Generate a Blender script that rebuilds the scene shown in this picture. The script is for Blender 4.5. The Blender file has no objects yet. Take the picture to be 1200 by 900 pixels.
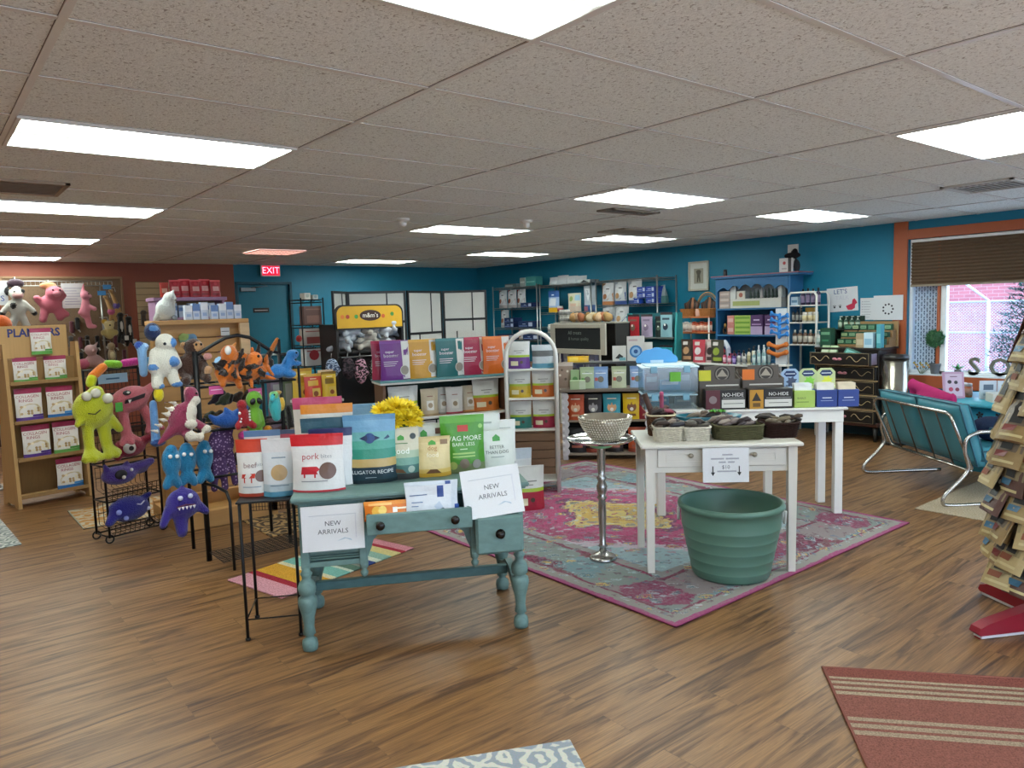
import bpy, bmesh, math, random
from mathutils import Vector, Matrix, Quaternion
from math import pi, sin, cos, radians as rad

SC = bpy.context.scene
COL = SC.collection
random.seed(7)

# ---------------------------------------------------------------- camera, exposure, world, sun
YAW, PITCH, ROLL, FPX = rad(38.716), rad(5.546), rad(-1.746), 877.44
CAM_Z = 1.5815
fwd = Vector((sin(YAW) * cos(PITCH), cos(YAW) * cos(PITCH), -sin(PITCH)))
rgt = Vector((cos(YAW), -sin(YAW), 0))
upv = rgt.cross(fwd)
r2 = rgt * cos(ROLL) + upv * sin(ROLL)
u2 = upv * cos(ROLL) - rgt * sin(ROLL)
cam_d = bpy.data.cameras.new('camera')
cam_d.sensor_width = 36.0
cam_d.lens = FPX * 36.0 / 1200.0
cam_d.clip_start = 0.05
cam = bpy.data.objects.new('camera', cam_d)
COL.objects.link(cam)
cam.matrix_world = Matrix(((r2.x, u2.x, -fwd.x, 0), (r2.y, u2.y, -fwd.y, 0), (r2.z, u2.z, -fwd.z, CAM_Z), (0, 0, 0, 1)))
SC.camera = cam

LAMP = 10.0          # ceiling panel strength
SKY = 3.6           # daylight strength
SUN = 6.0
SC.view_settings.view_transform = 'Standard'
SC.view_settings.look = 'None'
SC.view_settings.gamma = 1.0
SC.view_settings.use_curve_mapping = False
SC.view_settings.exposure = 0.62

world = bpy.data.worlds.new('sky')
SC.world = world
world.use_nodes = True
wn = world.node_tree.nodes
wb = wn['Background']
wb.inputs['Color'].default_value = (0.60, 0.78, 1.0, 1)
wb.inputs['Strength'].default_value = SKY
sun_d = bpy.data.lights.new('sun', 'SUN')
sun_d.energy = SUN
sun_d.angle = rad(0.6)
sun_d.color = (1.0, 0.95, 0.88)
sun = bpy.data.objects.new('sun', sun_d)
COL.objects.link(sun)
sun.rotation_euler = Vector((0.12, 0.80, -0.75)).to_track_quat('-Z', 'Y').to_euler()

# ---------------------------------------------------------------- materials
def lin(h):
    h = h.lstrip('#')
    out = []
    for i in (0, 2, 4):
        c = int(h[i:i + 2], 16) / 255.0
        out.append(c / 12.92 if c <= 0.04045 else ((c + 0.055) / 1.055) ** 2.4)
    return tuple(out) + (1.0,)

_mats = {}
def new_mat(name):
    m = bpy.data.materials.new(name)
    m.use_nodes = True
    nt = m.node_tree
    b = nt.nodes['Principled BSDF']
    return m, nt, b
def node(nt, typ, **kw):
    n = nt.nodes.new(typ)
    for k, v in kw.items():
        setattr(n, k, v)
    return n
def ramp(nt, stops, interp='LINEAR'):
    r = nt.nodes.new('ShaderNodeValToRGB')
    r.color_ramp.interpolation = interp
    e = r.color_ramp.elements
    while len(e) > 1:
        e.remove(e[-1])
    e[0].position = stops[0][0]; e[0].color = lin(stops[0][1])
    for p, c in stops[1:]:
        q = e.new(p); q.color = lin(c)
    return r
def coords(nt, scale=(1, 1, 1), rot=(0, 0, 0), loc=(0, 0, 0)):
    t = nt.nodes.new('ShaderNodeTexCoord')
    mp = nt.nodes.new('ShaderNodeMapping')
    mp.inputs['Scale'].default_value = scale
    mp.inputs['Rotation'].default_value = rot
    mp.inputs['Location'].default_value = loc
    nt.links.new(t.outputs['Object'], mp.inputs['Vector'])
    return mp.outputs['Vector']

def M(hx, rough=0.5, metal=0.0, kind='plain', var=0.08):
    """cached procedural material: colour with a little noise; kind adds a texture"""
    key = (hx, rough, metal, kind, var)
    if key in _mats:
        return _mats[key]
    m, nt, b = new_mat('%s_%s' % (kind, hx.lstrip('#')))
    L = nt.links.new
    b.inputs['Roughness'].default_value = rough
    b.inputs['Metallic'].default_value = metal
    c = lin(hx)
    dark = tuple(x * (1 - var) for x in c[:3]) + (1,)
    lite = tuple(min(1, x * (1 + var)) for x in c[:3]) + (1,)
    mix = node(nt, 'ShaderNodeMix', data_type='RGBA')
    mix.inputs['A'].default_value = dark
    mix.inputs['B'].default_value = lite
    nz = nt.nodes.new('ShaderNodeTexNoise')
    L(nz.outputs['Fac'], mix.inputs['Factor'])
    L(mix.outputs['Result'], b.inputs['Base Color'])
    bump = None
    if kind == 'plain':
        L(coords(nt), nz.inputs['Vector'])
        nz.inputs['Scale'].default_value = 14
    elif kind == 'foil':            # crinkled packaging film
        L(coords(nt), nz.inputs['Vector'])
        nz.inputs['Scale'].default_value = 16
        nz.inputs['Detail'].default_value = 3
        bump = (nz.outputs['Fac'], 0.35, 0.02)
    elif kind == 'fur':
        L(coords(nt), nz.inputs['Vector'])
        nz.inputs['Scale'].default_value = 130
        nz.inputs['Detail'].default_value = 3
        bump = (nz.outputs['Fac'], 0.9, 0.012)
        b.inputs['Sheen Weight'].default_value = 0.35
        b.inputs['Specular IOR Level'].default_value = 0.1
    elif kind == 'fabric':
        L(coords(nt), nz.inputs['Vector'])
        nz.inputs['Scale'].default_value = 60
        bump = (nz.outputs['Fac'], 0.4, 0.006)
        b.inputs['Specular IOR Level'].default_value = 0.2
    elif kind == 'wood' or kind == 'woodz':
        L(coords(nt, (3, 40, 40) if kind == 'wood' else (40, 40, 3)), nz.inputs['Vector'])
        nz.inputs['Scale'].default_value = 1.2
        nz.inputs['Detail'].default_value = 4
        bump = (nz.outputs['Fac'], 0.15, 0.004)
    elif kind == 'worn':            # painted wood with brushed streaks and rubbed edges
        L(coords(nt, (10, 60, 18)), nz.inputs['Vector'])
        nz.inputs['Scale'].default_value = 2
        nz.inputs['Detail'].default_value = 5
        bump = (nz.outputs['Fac'], 0.25, 0.004)
    if bump:
        bp = nt.nodes.new('ShaderNodeBump')
        bp.inputs['Strength'].default_value = bump[1]
        bp.inputs['Distance'].default_value = bump[2]
        L(bump[0], bp.inputs['Height'])
        L(bp.outputs['Normal'], b.inputs['Normal'])
    _mats[key] = m
    return m
def emit_mat(hx, s):
    key = ('e', hx, s)
    if key in _mats: return _mats[key]
    m, nt, b = new_mat('lit_' + hx)
    b.inputs['Base Color'].default_value = lin(hx)
    b.inputs['Emission Color'].default_value = lin(hx)
    b.inputs['Emission Strength'].default_value = s
    _mats[key] = m
    return m
def glass_mat(name='clear_glass', tint='e8f4ff', gloss=0.12, rough=0.02):
    key = ('g', name)
    if key in _mats: return _mats[key]
    m, nt, b = new_mat(name)
    nt.nodes.remove(b)
    t = node(nt, 'ShaderNodeBsdfTransparent'); t.inputs['Color'].default_value = lin(tint)
    g = node(nt, 'ShaderNodeBsdfGlossy'); g.inputs['Roughness'].default_value = rough
    mx = node(nt, 'ShaderNodeMixShader'); mx.inputs[0].default_value = gloss
    nt.links.new(t.outputs[0], mx.inputs[1]); nt.links.new(g.outputs[0], mx.inputs[2])
    nt.links.new(mx.outputs[0], nt.nodes['Material Output'].inputs['Surface'])
    _mats[key] = m
    return m

# ---------------------------------------------------------------- text as mesh
_txt = {}
def text_mesh(s, align='CENTER', bold=0.0):
    """flat lettering, unit size, returned as (verts2d, faces)"""
    k = (s, align, bold)
    if k in _txt: return _txt[k]
    cu = bpy.data.curves.new('lettering', 'FONT')
    cu.body = s; cu.align_x = align; cu.align_y = 'CENTER'; cu.resolution_u = 2; cu.offset = bold
    ob = bpy.data.objects.new('lettering', cu)
    COL.objects.link(ob)
    dg = bpy.context.evaluated_depsgraph_get()
    me = ob.evaluated_get(dg).to_mesh()
    vs = [(v.co.x, v.co.y) for v in me.vertices]
    fs = [tuple(p.vertices) for p in me.polygons]
    bpy.data.objects.remove(ob); bpy.data.curves.remove(cu)
    _txt[k] = (vs, fs)
    return _txt[k]

# ---------------------------------------------------------------- mesh builder
FAINT = {'TOYS', '2 FOR 1', 'GIFTS', 'meow', 'cat', 'chomp', 'calm', 'treats', 'chews', 'fluff & tuff', 'EARTH ANIMAL', 'WHOLESOME CHEWS', 'HYDROLYZED', 'Cleansing', 'wipes', 'WIPES', 'FOOD MIXER', 'OPEN', 'OPEN FARM', 'the honest', 'kitchen', 'PRIMAL', 'GRAIN FREE', 'JERKY', 'FREEZE DRIED RAW', 'FREEZE DRIED', 'EXIT ONLY', 'chicken'}
class MB:
    def __init__(s):
        s.v = []; s.f = []; s.mi = []; s.sm = []; s.mats = []; s.T = Matrix.Identity(4)
    def m(s, mat):
        if mat not in s.mats: s.mats.append(mat)
        return s.mats.index(mat)
    def add(s, vs, fs, mat, smooth=False):
        o = len(s.v); k = s.m(mat)
        s.v += [tuple(s.T @ Vector(p)) for p in vs]
        for f in fs:
            s.f.append(tuple(i + o for i in f)); s.mi.append(k); s.sm.append(smooth)
    def box(s, c, d, mat, b=0.0, rot=None):
        """box centred at c with size d, chamfered by b"""
        x, y, z = d[0] / 2, d[1] / 2, d[2] / 2
        b = min(b, x * .9, y * .9, z * .9)
        if b <= 0:
            vs = [(sx * x, sy * y, sz * z) for sx in (-1, 1) for sy in (-1, 1) for sz in (-1, 1)]
            fs = [(0, 1, 3, 2), (4, 6, 7, 5), (0, 4, 5, 1), (2, 3, 7, 6), (0, 2, 6, 4), (1, 5, 7, 3)]
        else:
            vs = []; idx = {}
            for sx in (-1, 1):
                for sy in (-1, 1):
                    for sz in (-1, 1):
                        for a in range(3):
                            p = [sx * (x - b), sy * (y - b), sz * (z - b)]
                            p[a] = (sx * x, sy * y, sz * z)[a]
                            idx[(sx, sy, sz, a)] = len(vs); vs.append(tuple(p))
            fs = []
            I = idx
            for q in (-1, 1):
                fs.append((I[q, -1, -1, 0], I[q, 1, -1, 0], I[q, 1, 1, 0], I[q, -1, 1, 0]))
                fs.append((I[-1, q, -1, 1], I[1, q, -1, 1], I[1, q, 1, 1], I[-1, q, 1, 1]))
                fs.append((I[-1, -1, q, 2], I[1, -1, q, 2], I[1, 1, q, 2], I[-1, 1, q, 2]))
                for w in (-1, 1):
                    fs.append((I[q, w, -1, 0], I[q, w, 1, 0], I[q, w, 1, 1], I[q, w, -1, 1]))
                    fs.append((I[q, -1, w, 0], I[q, 1, w, 0], I[q, 1, w, 2], I[q, -1, w, 2]))
                    fs.append((I[-1, q, w, 1], I[1, q, w, 1], I[1, q, w, 2], I[-1, q, w, 2]))
                    for e in (-1, 1):
                        fs.append((I[q, w, e, 0], I[q, w, e, 1], I[q, w, e, 2]))
        R_ = rot.to_matrix() if rot is not None and hasattr(rot, 'to_matrix') else rot
        vs = [((R_ @ Vector(p)) if R_ is not None else Vector(p)) + Vector(c) for p in vs]
        s.add(vs, fs, mat)
    def bx(s, x0, x1, y0, y1, z0, z1, mat, b=0.0):
        s.box(((x0 + x1) / 2, (y0 + y1) / 2, (z0 + z1) / 2), (abs(x1 - x0), abs(y1 - y0), abs(z1 - z0)), mat, b)
    def lathe(s, prof, mat, c=(0, 0, 0), n=16, smooth=True, sx=1.0, sy=1.0):
        """profile [(r,z)...] turned about z"""
        vs = []; fs = []
        for r, z in prof:
            for k in range(n):
                a = 2 * pi * k / n
                vs.append((c[0] + r * cos(a) * sx, c[1] + r * sin(a) * sy, c[2] + z))
        for i in range(len(prof) - 1):
            for k in range(n):
                k2 = (k + 1) % n
                fs.append((i * n + k, i * n + k2, (i + 1) * n + k2, (i + 1) * n + k))
        if prof[0][0] > 1e-5: fs.append(tuple(range(n - 1, -1, -1)))
        if prof[-1][0] > 1e-5: fs.append(tuple(range((len(prof) - 1) * n, len(prof) * n)))
        s.add(vs, fs, mat, smooth)
    def cyl(s, c, r, h, mat, n=16, r2=None, smooth=True):
        s.lathe([(r, 0), (r if r2 is None else r2, h)], mat, c, n, smooth)
    def tube(s, pts, r, mat, n=6, close=False):
        """round bar along a path"""
        P = [Vector(p) for p in pts]
        if close: P = P + [P[0]]
        vs = []; fs = []
        up = Vector((0, 0, 1))
        prev = None
        for i, p in enumerate(P):
            if i == 0: t = (P[1] - P[0])
            elif i == len(P) - 1: t = (P[-1] - P[-2])
            else: t = (P[i + 1] - P[i]).normalized() + (P[i] - P[i - 1]).normalized()
            if close and i in (0, len(P) - 1): t = (P[1] - P[0]).normalized() + (P[-1] - P[-2]).normalized()
            t = t.normalized() if t.length > 1e-9 else Vector((0, 0, 1))
            if prev is None:
                a = t.cross(up)
                if a.length < 1e-3: a = t.cross(Vector((1, 0, 0)))
            else:
                a = prev - t * prev.dot(t)
                if a.length < 1e-6: a = t.cross(up)
            a.normalize(); prev = a
            b = t.cross(a)
            rr = r[i] if isinstance(r, (list, tuple)) else r
            for k in range(n):
                q = 2 * pi * k / n
                vs.append(p + (a * cos(q) + b * sin(q)) * rr)
        for i in range(len(P) - 1):
            for k in range(n):
                k2 = (k + 1) % n
                fs.append((i * n + k, i * n + k2, (i + 1) * n + k2, (i + 1) * n + k))
        if not close:
            fs.append(tuple(range(n - 1, -1, -1))); fs.append(tuple(range((len(P) - 1) * n, len(P) * n)))
        s.add(vs, fs, mat, n > 4)
    def prism(s, poly, z0, z1, mat, ax='z'):
        """extruded outline; ax = axis of extrusion"""
        n = len(poly); vs = []
        for z in (z0, z1):
            for (a, b) in poly:
                vs.append({'z': (a, b, z), 'y': (a, z, b), 'x': (z, a, b)}[ax])
        fs = [tuple(range(n - 1, -1, -1)), tuple(range(n, 2 * n))]
        for i in range(n):
            j = (i + 1) % n
            fs.append((i, j, n + j, n + i))
        s.add(vs, fs, mat)
    def ball(s, c, r, mat, n=12, m=8, rot=None):
        if not isinstance(r, (tuple, list)): r = (r, r, r)
        vs = []; fs = []
        R_ = rot
        for i in range(1, m):
            t = pi * i / m
            for k in range(n):
                a = 2 * pi * k / n
                p = Vector((sin(t) * cos(a) * r[0], sin(t) * sin(a) * r[1], cos(t) * r[2]))
                if R_ is not None: p = R_ @ p
                vs.append(p + Vector(c))
        for e in (1, -1):
            p = Vector((0, 0, r[2] * e))
            if R_ is not None: p = R_ @ p
            vs.append(p + Vector(c))
        top, bot = len(vs) - 2, len(vs) - 1
        for i in range(m - 2):
            for k in range(n):
                k2 = (k + 1) % n
                fs.append((i * n + k, (i + 1) * n + k, (i + 1) * n + k2, i * n + k2))
        for k in range(n):
            k2 = (k + 1) % n
            fs.append((top, k, k2)); fs.append((bot, (m - 2) * n + k2, (m - 2) * n + k))
        s.add(vs, fs, mat, True)
    def quad(s, a, b, c, d, mat):
        s.add([a, b, c, d], [(0, 1, 2, 3)], mat)
    def text(s, st, c, size, mat, fn=None, off=0.0015, align='CENTER', sx=1.0, bold=0.0):
        """lettering in the local xz plane facing -y, centred at c; fn(x,z) gives the surface y"""
        vs, fs = text_mesh(st, align, bold)
        if st in FAINT:                    # print too small to read: a plain stroke of the same length
            ex = max(a for a, b in vs) * size * sx
            s.patch(c[0] - ex, c[0] + ex, c[2] - size * .17, c[2] + size * .13, mat, fn, c[1], off)
            return
        out = []
        for (a, b) in vs:
            x = c[0] + a * size * sx; z = c[2] + b * size
            y = (fn(x, z) if fn else c[1]) - off
            out.append((x, y, z))
        s.add(out, fs, mat)
    def disc(s, cx, cz, r, mat, fn=None, y=0.0, off=0.001, n=20, rz=None):
        vs = []
        for k in range(n):
            a = 2 * pi * k / n
            x = cx + r * cos(a); z = cz + (rz or r) * sin(a)
            vs.append((x, (fn(x, z) if fn else y) - off, z))
        vs.append((cx, (fn(cx, cz) if fn else y) - off, cz))
        s.add(vs, [(k, (k + 1) % n, n) for k in range(n)], mat)
    def patch(s, x0, x1, z0, z1, mat, fn=None, y=0.0, off=0.0007, nx=4, nz=4):
        vs = []; fs = []
        if not fn: nx = nz = 1
        for j in range(nz + 1):
            for i in range(nx + 1):
                x = x0 + (x1 - x0) * i / nx; z = z0 + (z1 - z0) * j / nz
                vs.append((x, (fn(x, z) if fn else y) - off, z))
        for j in range(nz):
            for i in range(nx):
                a = j * (nx + 1) + i
                fs.append((a, a + 1, a + nx + 2, a + nx + 1))
        s.add(vs, fs, mat)
    def poly(s, pts, mat, fn=None, y=0.0, off=0.0008):
        s.add([(x, (fn(x, z) if fn else y) - off, z) for x, z in pts], [tuple(range(len(pts)))], mat)
    def mesh(s, name):
        me = bpy.data.meshes.new(name)
        me.from_pydata(s.v, [], s.f)
        for m_ in s.mats: me.materials.append(m_)
        me.polygons.foreach_set('material_index', s.mi)
        me.polygons.foreach_set('use_smooth', s.sm)
        me.update()
        return me
    def build(s, name, parent=None, loc=(0, 0, 0), rz=0.0):
        o = bpy.data.objects.new(name, s.mesh(name))
        COL.objects.link(o)
        o.location = loc
        o.rotation_euler = (0, 0, rz)
        if parent is not None: o.parent = parent
        return o

# ---------------------------------------------------------------- things and labels
def tag(o, label, cat, group=None, kind=None):
    o['label'] = label; o['category'] = cat
    if group: o['group'] = group
    if kind: o['kind'] = kind
    return o
def thing(name, label, cat, loc=(0, 0, 0), rz=0.0, group=None):
    o = bpy.data.objects.new(name, None)
    COL.objects.link(o)
    o.location = loc; o.rotation_euler = (0, 0, rz)
    o.empty_display_size = 0.05
    return tag(o, label, cat, group)
def one(mb, name, label, cat, loc=(0, 0, 0), rz=0.0, group=None):
    return tag(mb.build(name, None, loc, rz), label, cat, group)
def struct(mb, name):
    o = mb.build(name); o['kind'] = 'structure'; return o
def dup(o, loc, rz=None, label=None):
    c = o.copy(); COL.objects.link(c); c.location = loc
    if rz is not None: c.rotation_euler = (o.rotation_euler[0], o.rotation_euler[1], rz)
    if label: c['label'] = label
    for ch in list(o.children):
        d = ch.copy(); COL.objects.link(d); d.parent = c
        for g in list(ch.children):
            e = g.copy(); COL.objects.link(e); e.parent = d
    return c
class Fr:
    """a fixture's own frame: origin on the floor and a turn about z"""
    def __init__(s, x, y, deg): s.x, s.y, s.a = x, y, rad(deg)
    def g(s, x, y, z=0.0):
        return (s.x + x * cos(s.a) - y * sin(s.a), s.y + x * sin(s.a) + y * cos(s.a), z)

# ---------------------------------------------------------------- packages
def pouch_mb(w, h, d, base, bands=(), decals=(), back=None, rough=0.35, seal=0.05, top_in=0.0, kind='foil', seed=0):
    """stand-up pouch: gusseted bottom, flat crimped top; bands = [(z0,z1,hex)], decals in fractions of w,h"""
    rr = random.Random(seed + int(w * 1e4) + int(h * 1e4))
    mb = MB()
    ph = [rr.uniform(0, 6.28) for _ in range(4)]
    def half(z):
        u = max(0.0, min(1.0, z / h))
        t = d * (1 - u ** 1.7) * (0.86 + 0.14 * sin(pi * min(1, u * 1.6)))
        return max(t, 0.006) / 2
    def u_(z): return max(0.0, 1 - abs(z / h - .5) * 2.2)
    def wid(z):
        u = z / h
        return w * (1 - 0.045 * sin(pi * min(1, u * 1.05)) - top_in * max(0, u - .75)) / 2
    def front(x, z):
        e = min(1.0, abs(x) / max(1e-6, wid(z)))
        wr = 0.013 * w * (sin(x / w * 9 + ph[0] + z / h * 5) + sin(z / h * 12 + ph[1] + x / w * 3)) * (1 - e) * (1 - .6 * u_(z))
        return -half(z) * (1 - e ** 3.2) - 0.0015 + wr - 0.001
    zs = {0.0, 0.04, 0.12, 0.25, 0.4, 0.55, 0.7, 0.82, 1 - seal, 1.0}
    for b in bands: zs.add(b[0]); zs.add(b[1])
    zs = sorted(zs)
    zs = [z for i, z in enumerate(zs) if i == 0 or z - zs[i - 1] > 1e-4]
    nx = 8
    bm_ = M(base, rough, 0, kind)
    def colat(u):
        for b in bands:
            if b[0] <= u < b[1]: return M(b[2], rough, 0, kind)
        return bm_
    F = []; B = []
    for u in zs:
        z = u * h; W = wid(z)
        F.append([(W * (2 * i / nx - 1), front(W * (2 * i / nx - 1), z), z) for i in range(nx + 1)])
        B.append([(W * (2 * i / nx - 1), -front(W * (2 * i / nx - 1), z), z) for i in range(nx + 1)])
    for j in range(len(zs) - 1):
        mt = colat((zs[j] + zs[j + 1]) / 2)
        vs = F[j] + F[j + 1]; n1 = nx + 1
        mb.add(vs, [(i, i + 1, n1 + i + 1, n1 + i) for i in range(nx)], mt, True)
        vs = B[j] + B[j + 1]
        mb.add(vs, [(i + 1, i, n1 + i, n1 + i + 1) for i in range(nx)], mt, True)
        mb.add([F[j][0], B[j][0], B[j + 1][0], F[j + 1][0]], [(0, 1, 2, 3)], mt)
        mb.add([F[j][-1], B[j][-1], B[j + 1][-1], F[j + 1][-1]], [(3, 2, 1, 0)], mt)
    for (A, q) in ((0, 1), (-1, 0)):
        vs = F[A] + B[A]
        mb.add(vs, [(i, nx + 1 + i, nx + 2 + i, i + 1) if q else (i, i + 1, nx + 2 + i, nx + 1 + i) for i in range(nx)], colat(0.01 if A == 0 else .99))
    for dc in decals:
        k = dc[0]
        if k == 'r':
            _, x0, x1, z0, z1, hx = dc
            mb.patch((x0 - .5) * w, (x1 - .5) * w, z0 * h, z1 * h, M(hx, rough, 0, 'plain'), front, off=0.0012 + 0.0004 * decals.index(dc))
        elif k == 'd':
            _, cx, cz, r, hx = dc
            mb.disc((cx - .5) * w, cz * h, r * w, M(hx, rough, 0, 'plain', 0.25), front, off=0.002 + 0.0004 * decals.index(dc))
        elif k == 't':
            _, st, cx, cz, sz, hx = dc[:6]
            ex = max(abs(q[0]) for q in text_mesh(st)[0]); sz = min(sz, .90 * min(cx, 1 - cx) * w / (ex * h))
            mb.text(st, ((cx - .5) * w, 0, cz * h), sz * h, M(hx, 0.5), front, off=0.0045 + 0.0002 * decals.index(dc))
        elif k == 'p':
            _, pts, hx = dc
            mb.poly([((x - .5) * w, z * h) for x, z in pts], M(hx, rough), front, off=0.003 + 0.0004 * decals.index(dc))
    return mb
def pouch(label, loc, rz, w, h, d, base, bands=(), decals=(), group=None, name='pouch', cat='bag', lean=0.0, **kw):
    o = one(pouch_mb(w, h, d, base, bands, decals, **kw), name, label, cat, loc, rz, group)
    o.rotation_euler = (lean, 0, rz)
    return o
def carton_mb(w, h, d, base, decals=(), b=0.0015, rough=0.45, side=None):
    """printed box standing on z=0, front at y=-d/2"""
    mb = MB()
    mb.box((0, 0, h / 2), (w, d, h), M(side or base, rough), b)
    if side: mb.patch(-w / 2 + .001, w / 2 - .001, 0.001, h - .001, M(base, rough), y=-d / 2, off=0.0004)
    for i, dc in enumerate(decals):
        k = dc[0]; off = 0.0008 + 0.0004 * i
        if k == 'r':
            mb.patch((dc[1] - .5) * w, (dc[2] - .5) * w, dc[3] * h, dc[4] * h, M(dc[5], rough), y=-d / 2, off=off)
        elif k == 'd':
            mb.disc((dc[1] - .5) * w, dc[2] * h, dc[3] * w, M(dc[4], rough), y=-d / 2, off=off)
        elif k == 't':
            mb.text(dc[1], ((dc[2] - .5) * w, -d / 2, dc[3] * h), dc[4] * h, M(dc[5], 0.5), off=off)
        elif k == 'p':
            mb.poly([((x - .5) * w, z * h) for x, z in dc[1]], M(dc[2], rough), y=-d / 2, off=off)
    return mb
def carton(label, loc, rz, w, h, d, base, decals=(), group=None, name='carton', cat='box', **kw):
    return one(carton_mb(w, h, d, base, decals, **kw), name, label, cat, loc, rz, group)
def bottle(label, loc, r, h, body, cap, lab=None, group=None, pump=False, rz=0.0, name='bottle', cat='bottle', neck=0.4):
    t = thing(name, label, cat, loc, rz, group)
    mb = MB()
    hb = h * (0.72 if pump else 0.80)
    mb.lathe([(r * .9, 0), (r, h * .03), (r, hb * .85), (r * .8, hb * .94), (r * neck, hb)], M(body, .3), n=14)
    if lab: mb.lathe([(r * 1.012, hb * .18), (r * 1.012, hb * .72)], M(lab, .5), n=14)
    mb.build('body', t)
    c = MB()
    if pump:
        c.lathe([(r * neck, hb), (r * neck, hb + h * .06), (r * .12, hb + h * .07), (r * .12, h * .93)], M(cap, .4), n=10)
        c.box((0, -r * .35, h * .96), (r * .5, r * 1.3, h * .06), M(cap, .4), .002)
    else:
        c.lathe([(r * neck * 1.15, hb), (r * neck * 1.15, h * .97), (r * neck, h)], M(cap, .4), n=12)
    c.build('cap', t)
    return t
def jar(label, loc, r, h, body, cap, lab=None, group=None, name='jar', cat='jar'):
    t = thing(name, label, cat, loc, 0, group)
    mb = MB()
    mb.lathe([(r * .92, 0), (r, h * .05), (r, h * .76), (r * .85, h * .8)], M(body, .3), n=14)
    if lab: mb.lathe([(r * 1.012, h * .15), (r * 1.012, h * .65)], M(lab, .5), n=14)
    mb.build('body', t)
    c = MB(); c.lathe([(r * .92, h * .8), (r * .92, h * .98), (r * .85, h)], M(cap, .4), n=14); c.build('lid', t)
    return t

# ---------------------------------------------------------------- soft bodies (plush toys, cushions)
def blob_mesh(name, prims, voxel=0.012, smooth=4, kind='fur', rough=0.9):
    """one closed skin grown around ellipsoids ('e',centre,radii,hex[,euler]) and limbs ('c',p0,p1,r0,r1,hex)"""
    bm = bmesh.new()
    samples = []
    for p in prims:
        if p[0] == 'e':
            R_ = Matrix.Identity(4)
            if len(p) > 4:
                from mathutils import Euler
                R_ = Euler(p[4]).to_matrix().to_4x4()
            mt = Matrix.Translation(p[1]) @ R_ @ Matrix.Diagonal((*p[2], 1))
            bmesh.ops.create_icosphere(bm, subdivisions=3, radius=1, matrix=mt)
            samples.append(('e', Vector(p[1]), mt.inverted(), min(p[2]), p[3]))
        else:
            a, b = Vector(p[1]), Vector(p[2])
            n = max(2, int((b - a).length / (0.35 * min(p[3], p[4]))) + 1)
            n = min(n, 24)
            for i in range(n + 1):
                u = i / n
                r = p[3] * (1 - u) + p[4] * u
                bmesh.ops.create_icosphere(bm, subdivisions=2, radius=r, matrix=Matrix.Translation(a.lerp(b, u)))
            samples.append(('c', a, b, p[3], p[4], p[5]))
    me = bpy.data.meshes.new(name)
    bm.to_mesh(me); bm.free()
    ob = bpy.data.objects.new(name, me)
    COL.objects.link(ob)
    r_ = ob.modifiers.new('skin', 'REMESH'); r_.mode = 'VOXEL'; r_.voxel_size = voxel
    s_ = ob.modifiers.new('soft', 'SMOOTH'); s_.iterations = smooth; s_.factor = 0.5
    dg = bpy.context.evaluated_depsgraph_get()
    out = bpy.data.meshes.new_from_object(ob.evaluated_get(dg))
    bpy.data.objects.remove(ob); bpy.data.meshes.remove(me)
    out.name = name
    out.materials.clear()
    hexes = []
    for p in prims:
        h = p[3] if p[0] == 'e' else p[5]
        if h not in hexes: hexes.append(h)
    for h in hexes: out.materials.append(M(h, rough, 0, kind))
    if len(hexes) > 1:
        idx = []
        for pl in out.polygons:
            c = pl.center; best = 1e9; bi = 0
            for q in samples:
                if q[0] == 'e':
                    dd = ((q[2] @ c).length - 1) * q[3]; hx = q[4]
                else:
                    ab = q[2] - q[1]; u = max(0, min(1, (c - q[1]).dot(ab) / max(1e-9, ab.length_squared)))
                    dd = (c - q[1] - ab * u).length - (q[3] * (1 - u) + q[4] * u); hx = q[5]
                if dd < best: best = dd; bi = hexes.index(hx)
            idx.append(bi)
        out.polygons.foreach_set('material_index', idx)
    out.polygons.foreach_set('use_smooth', [True] * len(out.polygons))
    out.update()
    return out
def plush(name, label, cat, loc, rz, prims, parts=(), voxel=0.012, group=None, tilt=(0, 0), kind='fur', body='body', rough=.9):
    """parts = [(part name, fn(mb))]"""
    t = thing(name, label, cat, loc, rz, group)
    t.rotation_euler = (tilt[0], tilt[1], rz)
    o = bpy.data.objects.new(body, blob_mesh(body, prims, voxel, kind=kind, rough=rough))
    COL.objects.link(o); o.parent = t
    for nm, fn in parts:
        mb = MB(); fn(mb); mb.build(nm, t)
    return t
def E(c, r, hx):       # a small part: ball of colour
    return lambda mb: mb.ball(c, r, M(hx, .25), 12, 8)

# ---------------------------------------------------------------- wire racks
def wire_shelf_mb(w, d, mat, n=9, r=0.003, lip=0.03, cross=2):
    mb = MB()
    for z in (0, -lip):
        for (a, b) in (((-w / 2, -d / 2), (w / 2, -d / 2)), ((w / 2, -d / 2), (w / 2, d / 2)), ((w / 2, d / 2), (-w / 2, d / 2)), ((-w / 2, d / 2), (-w / 2, -d / 2))):
            mb.tube([(a[0], a[1], z), (b[0], b[1], z)], r * 1.4, mat, 4)
    for i in range(1, n):
        x = -w / 2 + w * i / n
        mb.tube([(x, -d / 2, 0), (x, d / 2, 0)], r, mat, 4)
    for i in range(1, cross + 1):
        y = -d / 2 + d * i / (cross + 1)
        mb.tube([(-w / 2, y, -.004), (w / 2, y, -.004)], r, mat, 4)
    k = int(w / 0.09)
    for i in range(k):
        x = -w / 2 + w * i / k
        mb.tube([(x, -d / 2, -lip), (x + w / k / 2, -d / 2, 0), (x + w / k, -d / 2, -lip)], r * .8, mat, 4)
    return mb
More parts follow.
